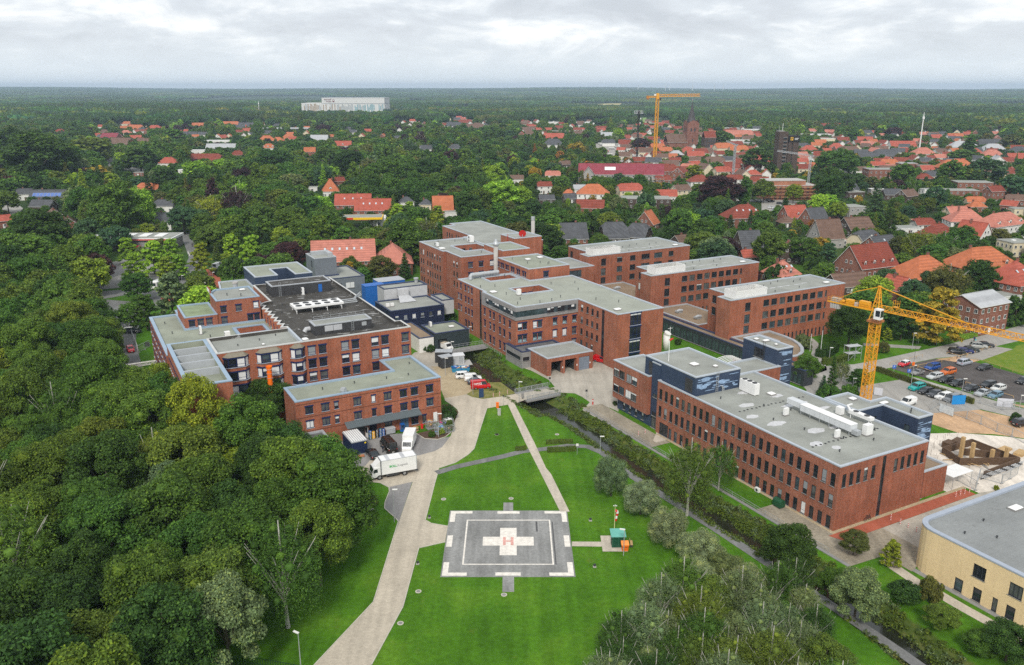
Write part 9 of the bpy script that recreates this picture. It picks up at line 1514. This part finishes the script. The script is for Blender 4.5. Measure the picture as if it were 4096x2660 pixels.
for t in TREES:occupy(t[0],t[1],t[2]*.36)
WOOD_P=WL((-100,5),(-91,11),(-80.5,18),(-73.5,27),(-70.5,37),(-71,48),(-74,57.5),(-77.5,70),(-90,71),(-91.5,104),(-99.5,106),(-100.5,190),(-107,214),(-104,236),(-128,262),(-300,330),(-300,40),(-190,-60),(-115,-20))
xs=[p[0]for p in WOOD_P];ys=[p[1]for p in WOOD_P];n_w=0
ZN=(('dk','olive','md'),)
for i in range(9000):
 X,Y=rnd.uniform(-190,-20),rnd.uniform(48,330)
 if not inside((X,Y),WOOD_P):continue
 w=rnd.uniform(8.4,12.6);px=proj(X,Y,14)
 if px[0]<-420 or px[0]>4500 or not spaced(X,Y,w*.31)or near_foot(X,Y,1.0):continue
 d=math.hypot(X,Y)
 if d<62:continue
 u=.5+.5*math.sin(X*.11+1.3)*math.cos(Y*.083);r=rnd.random();right=Lc((X,Y))[0]>-84
 tn=rnd.choice(('dk','md','md','fg')if right else('md','fg','md','fg','dk','ol'))if r<.93 else rnd.choice(('yg','ol','gy'))
 kd='oak' if rnd.random()<.93 else('conifer' if Y>190 else 'weep');h=w*rnd.uniform(1.32,1.62)if kd=='oak' else w*1.6
 zone='at the lawn edge' if right else('beyond the access road' if Lc((X,Y))[1]>105 else('in the near left corner' if Y<105 else 'in its middle'))
 add_tree(X,Y,w,min(h,18.5),kd,tn,'%s %s in the dense left wood %s'%(TN[tn],'tree' if kd=='oak' else('conifer' if kd=='conifer' else 'birch-like tree'),zone),'trees of the left wood',True);occupy(X,Y,w*.31);n_w+=1
TH_P=[g('D',x,y,5)for x,y in((1390,1750),(1410,1560),(1430,1490),(1505,1430),(1570,1350),(1700,1300),(1850,1340),(1935,1450),(1975,1546),(2050,1750))]
for i in range(700):
 X,Y=rnd.uniform(5,50),rnd.uniform(66,118)
 if not inside((X,Y),TH_P)or near_foot(X,Y,.6):continue
 w=rnd.uniform(4.5,7.0)
 if not spaced(X,Y,w*.26):continue
 tn=rnd.choice(('gy','md','ol','md','dk','gy'));kd=rnd.choice(('weep','weep','oak','weep'));h={'weep':w*1.5,'oak':w*1.2}[kd]
 add_tree(X,Y,w,h,kd,tn,'%s %s in the thicket below the lawn at the lower right'%(TN[tn],{'weep':'bare-twigged young tree','oak':'bushy tree'}[kd]),'trees of the lower right thicket',True);occupy(X,Y,w*.26)
HB=np.array([(h[3],h[4],h[5],h[6],h[7])for h in HOUSES])
for nm in('church','gatehouse','dark_tower','scaffolded_building','shell_building','school_building','petrol_station','rescue_station','furniture_warehouse'):
 o=bpy.data.objects[nm];X,Y=o.location.x,o.location.y;e={'church':(9,12,45),'gatehouse':(8,3,20),'dark_tower':(10,4,34),'scaffolded_building':(31,3,15),'shell_building':(18,2,12),'school_building':(38,3,9),'petrol_station':(10,2,6),'rescue_station':(10,1,6),'furniture_warehouse':(120,18,46)}[nm]
 p0,p1=proj(X,Y,e[1]),proj(X,Y,e[2]);k=FPX/p0[2];HB=np.vstack([HB,[p0[0]-e[0]*k,p0[0]+e[0]*k,p1[1],p0[1],math.hypot(X,Y)]])
for(s,x0,x1,y0,y1)in(('X4',20,470,1150,1230),('X3',780,1290,640,800),('X1',985,1060,745,860),('X1',1060,1430,850,985),('X7',1070,1200,340,520),('X7',0,180,160,230),('X6',965,1150,690,800),('X5',400,720,160,270)):
 o=SHEET[s];HB=np.vstack([HB,[o[0]+x0*o[2],o[0]+x1*o[2],o[1]+y0*o[2],o[1]+y1*o[2],1e5]])
HA=(HB[:,1]-HB[:,0])*(HB[:,3]-HB[:,2])
def hides(X,Y,w,h,lim):
 p0,p1=proj(X,Y,h*.12),proj(X,Y,h);k=FPX/p0[2]*w*.44;d=math.hypot(X,Y)
 ox=np.clip(np.minimum(HB[:,1],p0[0]+k)-np.maximum(HB[:,0],p0[0]-k),0,None);oy=np.clip(np.minimum(HB[:,3],p0[1])-np.maximum(HB[:,2],p1[1]),0,None)
 return bool(np.any((ox*oy>lim*HA)&(HB[:,4]>d-1)))
def site_open(X,Y):
 a,b=Lc((X,Y))
 return(-100<a<100 and b<178 and b>-150)or(-66<a<48 and b<224)or(a>=100 and a<190 and b<61 and b>-80)
cl=[(c,rnd.choice(('dk','md','ol','bl','md','dk')))for c in range(60)]
nfill=0
for i in range(42000):
 d=math.sqrt(rnd.uniform(200**2,1650**2));th=rnd.uniform(-.60,.60);X,Y=d*math.sin(th),d*math.cos(th)
 if site_open(X,Y):continue
 w=rnd.uniform(7.5,14.5);town=430<d<1150 and th>-.02
 if town:w*=.72
 if d>1150 or th<-.25:w*=1.1
 if not spaced(X,Y,w*(.36 if not town else .56)):continue
 if near_foot(X,Y,2.2 if d<700 else 1.0):continue
 r=rnd.random();kd='oak' if r<.80 else('conifer' if r<.88 else('lime' if r<.95 else('weep' if r<.98 else 'poplar')))
 h=w*{'oak':rnd.uniform(1.0,1.35),'conifer':1.9,'lime':1.25,'weep':1.4,'poplar':2.2}[kd]
 if kd in('conifer','poplar'):w*=.65;h*=.8
 lo=.10 if d<700 else .13
 if hides(X,Y,w,h,lo):
  w*=.5;h*=.5;kd='oak'
  if hides(X,Y,w,h,lo):continue
 q=math.sin(X*.021+2)+math.sin(Y*.017+X*.009);r=rnd.random()
 tn=rnd.choice(('dk','md')if q>.3 else('md','fg'))if r<.6 else rnd.choice(('ol','bl','fg','md','br'))if r<.90 else rnd.choice(('yg','au','lm','gy','cp','or')if town else('yg','lm','gy','cp'))
 where=('among the houses right of the wards' if th>.18 else('between hospital and town centre' if th>-.08 else('behind the bus road on the left' if th>-.35 else 'at the left picture edge')))if d<520 else('in the town gardens' if town else 'in the tree belt left of the town')
 add_tree(X,Y,w,h,kd,tn,'%s %s %s'%(TN[tn],{'oak':'round broadleaf tree','conifer':'pointed conifer','lime':'loose pyramidal tree','weep':'drooping tree','poplar':'slender tall tree'}[kd],where),'trees '+where);occupy(X,Y,w*(.36 if not town else .56));nfill+=1
TREES.sort(key=lambda t:-t[9])
print('TREES',len(TREES),'wood',n_w,'fill',nfill)
NIND=300
SUB={'oak':'deciduous_tree','lime':'deciduous_tree','conifer':'conifer','poplar':'poplar','willow':'willow','weep':'birch','bush':'shrub'}
used=0;pool=[]
kinds_count={}
for t in TREES:
 X,Y,w,h,kd,tn,lab,grp,d,rank=t
 is_bush=kd=='bush'
 if(used>=NIND and not is_bush):pool.append(t);continue
 used+=0 if is_bush else 1
 lod='near' if d<250 else 'mid'
 cm,tm,R,H0=rnd.choice(LOD[lod][kd]);z=0.0
 if d<260:z=float(trench(np.array([X]),np.array([Y]))[0])
 o=tg(SUB[kd],lab,'shrub' if is_bush else 'tree',(X,Y,z),rnd.uniform(0,6.28),grp);o.scale=(w/(2*R)*.97,w/(2*R)*.97,h/H0)
 c=put('crown',cm,o);c['tint']=near_tint(tn)
 if not is_bush or d<300:put('trunk',tm,o)
def gn_scatter(name,rows,meshes,kind='stuff'):
 """one mass of trees: points with scale, turn, tint and which model stands there"""
 n=len(rows);me=bpy.data.meshes.new(name);me.from_pydata([r[0]for r in rows],[],[])
 for nm,tp,k,dim in(('tscale','FLOAT_VECTOR',1,3),('tturn','FLOAT',2,1),('tint_in','FLOAT_VECTOR',3,3),('model','INT',4,1)):
  a=me.attributes.new(nm,tp,'POINT');a.data.foreach_set('vector' if dim==3 else 'value',np.array([r[k]for r in rows]).ravel())
 o=put(name,me);ng=bpy.data.node_groups.new(name,'GeometryNodeTree');ng.interface.new_socket('Geometry',in_out='INPUT',socket_type='NodeSocketGeometry');ng.interface.new_socket('Geometry',in_out='OUTPUT',socket_type='NodeSocketGeometry')
 N=ng.nodes;K=ng.links;gi=N.new('NodeGroupInput');go=N.new('NodeGroupOutput');jn=N.new('GeometryNodeJoinGeometry')
 def attr(nm,tp):a=N.new('GeometryNodeInputNamedAttribute');a.data_type=tp;a.inputs['Name'].default_value=nm;return a.outputs['Attribute']
 st=N.new('GeometryNodeStoreNamedAttribute');st.data_type='FLOAT_VECTOR';st.domain='INSTANCE';st.inputs['Name'].default_value='tint'
 for k,m in enumerate(meshes):
  src=bpy.data.objects.new('tree_model',m);oi=N.new('GeometryNodeObjectInfo');oi.inputs['Object'].default_value=src;ip=N.new('GeometryNodeInstanceOnPoints');cp=N.new('FunctionNodeCompare');cp.data_type='INT';cp.operation='EQUAL'
  K.new(attr('model','INT'),cp.inputs[2]);cp.inputs[3].default_value=k;K.new(gi.outputs[0],ip.inputs['Points']);K.new(cp.outputs[0],ip.inputs['Selection']);K.new(oi.outputs['Geometry'],ip.inputs['Instance']);K.new(attr('tscale','FLOAT_VECTOR'),ip.inputs['Scale'])
  cx=N.new('ShaderNodeCombineXYZ');K.new(attr('tturn','FLOAT'),cx.inputs[2]);K.new(cx.outputs[0],ip.inputs['Rotation']);K.new(ip.outputs[0],jn.inputs[0])
 K.new(jn.outputs[0],st.inputs[0]);K.new(attr('tint_in','FLOAT_VECTOR'),st.inputs['Value']);K.new(st.outputs[0],go.inputs[0]);md=o.modifiers.new('scatter','NODES');md.node_group=ng;return o
ms=[];idx={};
midj=models(True,.30,.85)
for L_,o_ in(('m',midj),('f',LOD['far'])):
 for k_,v_ in o_.items():
  for q_ in v_:idx.setdefault((L_,k_),[]).append((len(ms),q_[2],q_[3]));ms.append(q_[0])
rows=[]
for X,Y,w,h,kd,tn,lab,grp,d,rank in pool:
 i_,R,H0=rnd.choice(idx[('m' if d<620 else 'f',kd)]);rows.append(((X,Y,0),(w/(2*R),w/(2*R),h/H0),rnd.uniform(0,6.28),near_tint(tn),i_))
wo=gn_scatter('town_trees',rows,ms);tag(wo,'many trees of gardens and woods filling the gaps between the houses',None,'remaining trees','stuff')
def patch(seed,S,n,r0,r1,per,leaf):
 rng=np.random.default_rng(seed);P=[];N_=[];VC=[];FT=[];nv=0;cs_=[]
 for i in range(n):
  r=rng.uniform(r0,r1);c=np.array([rng.uniform(-S/2,S/2),rng.uniform(-S/2,S/2),rng.uniform(9,15)]);m=per;d=unit(rng.normal(size=(m,3)));d[:,2]=np.abs(d[:,2])*1.0-.25;P.append(c+d*r*np.array([1,1,.9])*rng.uniform(.85,1.1,(m,1)));N_.append(d+np.array([0,0,.4]));cs_.append((c,r))
 V,Fq=leaves(np.concatenate(P),np.concatenate(N_),leaf,.7,rng=rng);nv=len(V)
 for c,r in cs_:VC.append(c-np.array([0,0,r*.2])+ICO*r*np.array([.9,.9,1.0])*rng.uniform(.85,1.1,(12,1)));FT.append(ICF+nv);nv+=12
 return np_mesh('woodland_patch',np.concatenate([V]+VC),Fq,[FOL],None,np.concatenate(FT))
def hill_z(d,th):k=min(1,max(0,(d-4200)/8500));return(k*k*(3-2*k))*(52+9*math.sin(th*9+1)+7*math.sin(th*23)+3*math.sin(d*.0021))
def hills():
 q=MB();ds=[4000+600*i for i in range(20)];ts=[-.62+.031*i for i in range(41)];P=lambda d,t:(d*math.sin(t),d*math.cos(t),hill_z(d,t)-1 if d>4000 else-2)
 for d0,d1 in zip(ds,ds[1:]):
  for t0,t1 in zip(ts,ts[1:]):q.face([P(d0,t0),P(d0,t1),P(d1,t1),P(d1,t0)][::-1],GRASS)
 tag(q.bd('hills',smooth=True),kind='structure')
hills()
pm=[patch(1,60,34,4,6.5,46,2.2),patch(2,60,30,4,7,46,2.2),patch(3,160,120,6,10,10,5),patch(4,160,110,6,11,10,5)]
FIELDS=[[(v.co.x,v.co.y)for v in o.data.vertices]for o in bpy.data.objects if o.name.startswith('field')]
FBX=[(min(p[0]for p in f),max(p[0]for p in f),min(p[1]for p in f),max(p[1]for p in f))for f in FIELDS]
rows=[]
def far_rows(d0,d1,S,mi,wsc):
 x=-d1*.66
 y=d0*.75
 while y<d1:
  hw=y*.68+120;x=-hw
  while x<hw:
   X,Y=x+rnd.uniform(-.25,.25)*S,y+rnd.uniform(-.25,.25)*S;d=math.hypot(X,Y);x+=S*.93
   if not d0<=d<d1:continue
   if any(a-S*.3<X<b+S*.3 and c-190<Y<e+S*.4 for a,b,c,e in FBX):continue
   if any(abs(X-h[0])<S*.45+h[2]and-S*.9<Y-h[1]<S*.4 for h in HOUSES if h[7]>1450):continue
   if abs(X+460)<150 and-330<Y-2400<140:continue
   q=math.sin(X*.006+Y*.0031)+math.sin(Y*.0047-X*.002)
   c=near_tint('dk' if q>.1 else rnd.choice(('md','bl','dk','ol')));c=tuple(v*rnd.uniform(.85,1.2)for v in c);z=.75+.25*math.sin(X*.0021+1)*math.cos(Y*.0013)+rnd.uniform(-.1,.15)+.35*max(0,math.sin(Y*.0009+X*.0004))
   rows.append(((X,Y,hill_z(d,math.atan2(X,Y))),(1,1,max(.45,z)),rnd.choice((0,1.571,3.142,4.712))+rnd.uniform(-.1,.1),c,mi+rnd.randrange(2)))
  y+=S*.93
far_rows(1600,3600,60,0,1);far_rows(3600,13000,160,2,1)
fo=gn_scatter('distant_woods',rows,pm);tag(fo,'dark endless woods reaching to the horizon',None,None,'stuff');print('far patches',len(rows))
# ------ hedges and bank plants
def hedge(label,pts,w,h,tint,name='hedge',group=None,z=0.0):
 t=tg(name,label,'hedge',(pts[0][0],pts[0][1],z),0,group);P=[];N_=[];core=MB()
 for p,q in zip(pts,pts[1:]):
  L=math.dist(p,q);d=np.array([(q[0]-p[0])/L,(q[1]-p[1])/L,0]);s=np.array([-d[1],d[0],0]);o=np.array([p[0]-pts[0][0],p[1]-pts[0][1],0]);n=int(L*(2*h+w)*22)
  u=nr.uniform(0,L,n);v=nr.uniform(-h,h+w,n);top=np.abs(v-(0 if False else w/2))<w/2
  k=nr.integers(0,3,n);pos=o+u[:,None]*d;zz=np.where(k==2,h,nr.uniform(.05,h,n));ss=np.where(k==0,-w/2,np.where(k==1,w/2,nr.uniform(-w/2,w/2,n)))
  pos=pos+ss[:,None]*s;pos[:,2]=zz;pos+=nr.normal(size=pos.shape)*.06;nn=np.where((k==2)[:,None],np.array([0,0,1.0]),np.sign(ss)[:,None]*s);P.append(pos);N_.append(nn)
  core.box(((p[0]+q[0])/2-pts[0][0],(p[1]+q[1])/2-pts[0][1],h/2-.03),(L,w*.86,h-.08),FOL,math.atan2(d[1],d[0]))
 V,Fq=leaves(np.concatenate(P),np.concatenate(N_),.22,.7);me=np_mesh('foliage',V,Fq,[FOL]);c=put('foliage',me,t);c['tint']=TINT[tint];c=core.bd('twigs',t);c['tint']=TINT[tint]
hedge('clipped hedge, upper of the pair beside the walkway',G('X8',(32,70),(130,66)),.8,.85,'ol');hedge('clipped hedge, lower of the pair beside the walkway',G('X8',(36,100),(143,95)),.8,.95,'ol');hedge('short clipped hedge left of the walkway crossing',G('D',(1198,1047),(1223,1045)),.8,.8,'ol');hedge('long brownish hedge along the front of the gravel car park',G('Y3',(625,545),(1030,690),(1640,900),(1775,940)),1.0,1.3,'br');hedge('low hedge left of the lane under the crane jib',G('Y3',(1410,215),(1535,195)),1.4,1.1,'lm');hedge('bright hedge angle beyond the lane under the crane jib',G('Y3',(1585,180),(1800,130),(1770,90)),1.4,1.1,'lm');hedge('dark clipped hedge, nearer arm, left of the crane mast',G('Y2',(490,960),(600,985),(720,905)),2.0,2.2,'dk');hedge('dark clipped hedge, farther arm, left of the crane mast',G('Y2',(530,890),(715,870)),1.6,2.0,'md');hedge('curved yellowish hedge at the lane left of the crane mast',G('Y2',(560,1060),(720,1060),(870,1000)),1.6,1.7,'ol');hedge('dark hedge strip by the lime tree pavement',G('Z1',(1010,370),(1120,470)),1.2,1.1,'dk')
def bank_plants():
 P=[];N_=[];S_=[]
 for i in range(len(STREAM)-1):
  (a0,b0),(a1,b1)=STREAM[i],STREAM[i+1];L=math.dist((a0,b0),(a1,b1));n=int(L*11)
  for k in range(n):
   t=rnd.random();b=b0+(b1-b0)*t;wide=b>66;hw=6.6 if wide else 4.2;off=rnd.choice((-1,1))*(1.0+(hw-1.0)*rnd.random()**.8);a=a0+(a1-a0)*t+off
   if not wide and a>WALL_A-.3:continue
   if 71<b<82 and abs(a+11)<3.5 or b<-60 or b>117:continue
   X,Y=Wd(a,b);z=float(trench(np.array([X]),np.array([Y]))[0]);r=rnd.uniform(.35,1.0)*(1.15 if abs(off)<3 else .75);h=r*rnd.uniform(.7,1.3);m=int(80*r*r)+24
   d=unit(nr.normal(size=(m,3)));d[:,2]=np.abs(d[:,2]);P.append(np.array([X,Y,z])+d*np.array([r,r,h])*nr.uniform(.6,1.05,(m,1)));N_.append(d+np.array([0,0,.3]))
 P=np.concatenate(P);N_=np.concatenate(N_);sec=nr.random(len(P));
 for nm,lo,hi,tn,lab in(('bank_plants',-1,.5,'ol','dense olive plants on the stream banks'),('bank_reeds',.5,.8,'gy','pale grey-green plants on the stream banks'),('bank_weeds',.8,2,'br','brownish weeds on the stream banks')):
  blk=np.sin(P[:,0]*.9+1)*np.cos(P[:,1]*.7)*.35+.42+.2*np.sin(P[:,0]*2.3+P[:,1]*1.9);k=(blk>=lo)&(blk<hi);V,Fq=leaves(P[k],N_[k],.34,.5);o=put(nm,np_mesh(nm,V,Fq,[FOL]));o['tint']=TINT[tn];tag(o,lab,None,'plants on the stream banks','stuff')
bank_plants()
p=g('Y7',812,1305);t=tg('boulder_heap','pale stone heap with a small white pyramid at the forest edge','stones',p+(0,));V=ICO*np.array([1.1,.9,.5]);q=MB()
for f in ICF:q.face([tuple(V[i])for i in f],CONC)
q.bd('boulder',t);q=MB();q.face([(-.5,-.3,.3),(.5,-.3,.3),(0,0,2.2)],WHITE);q.face([(.5,-.3,.3),(.3,.5,.3),(0,0,2.2)],WHITE);q.face([(.3,.5,.3),(-.5,-.3,.3),(0,0,2.2)],WHITE);q.bd('white_pyramid',t)
# ------ haze
def haze():
 m=bpy.data.materials.new('haze');m.use_nodes=True;N=m.node_tree.nodes;N.clear();out=N.new('ShaderNodeOutputMaterial');v=N.new('ShaderNodeVolumePrincipled');v.inputs['Color'].default_value=(.60,.75,.96,1);v.inputs['Density'].default_value=9.0e-5;v.inputs['Anisotropy'].default_value=0.1;m.node_tree.links.new(v.outputs[0],out.inputs['Volume'])
 q=MB();q.bb(-17500,17500,-17500,17500,-4,150,m);tag(q.bd('haze'),'thin bluish air between camera and horizon',None,None,'stuff')
haze()
for o in bpy.data.objects:
 if '_o' in o:del o['_o']
 if o.type=='MESH':o.name=o.name
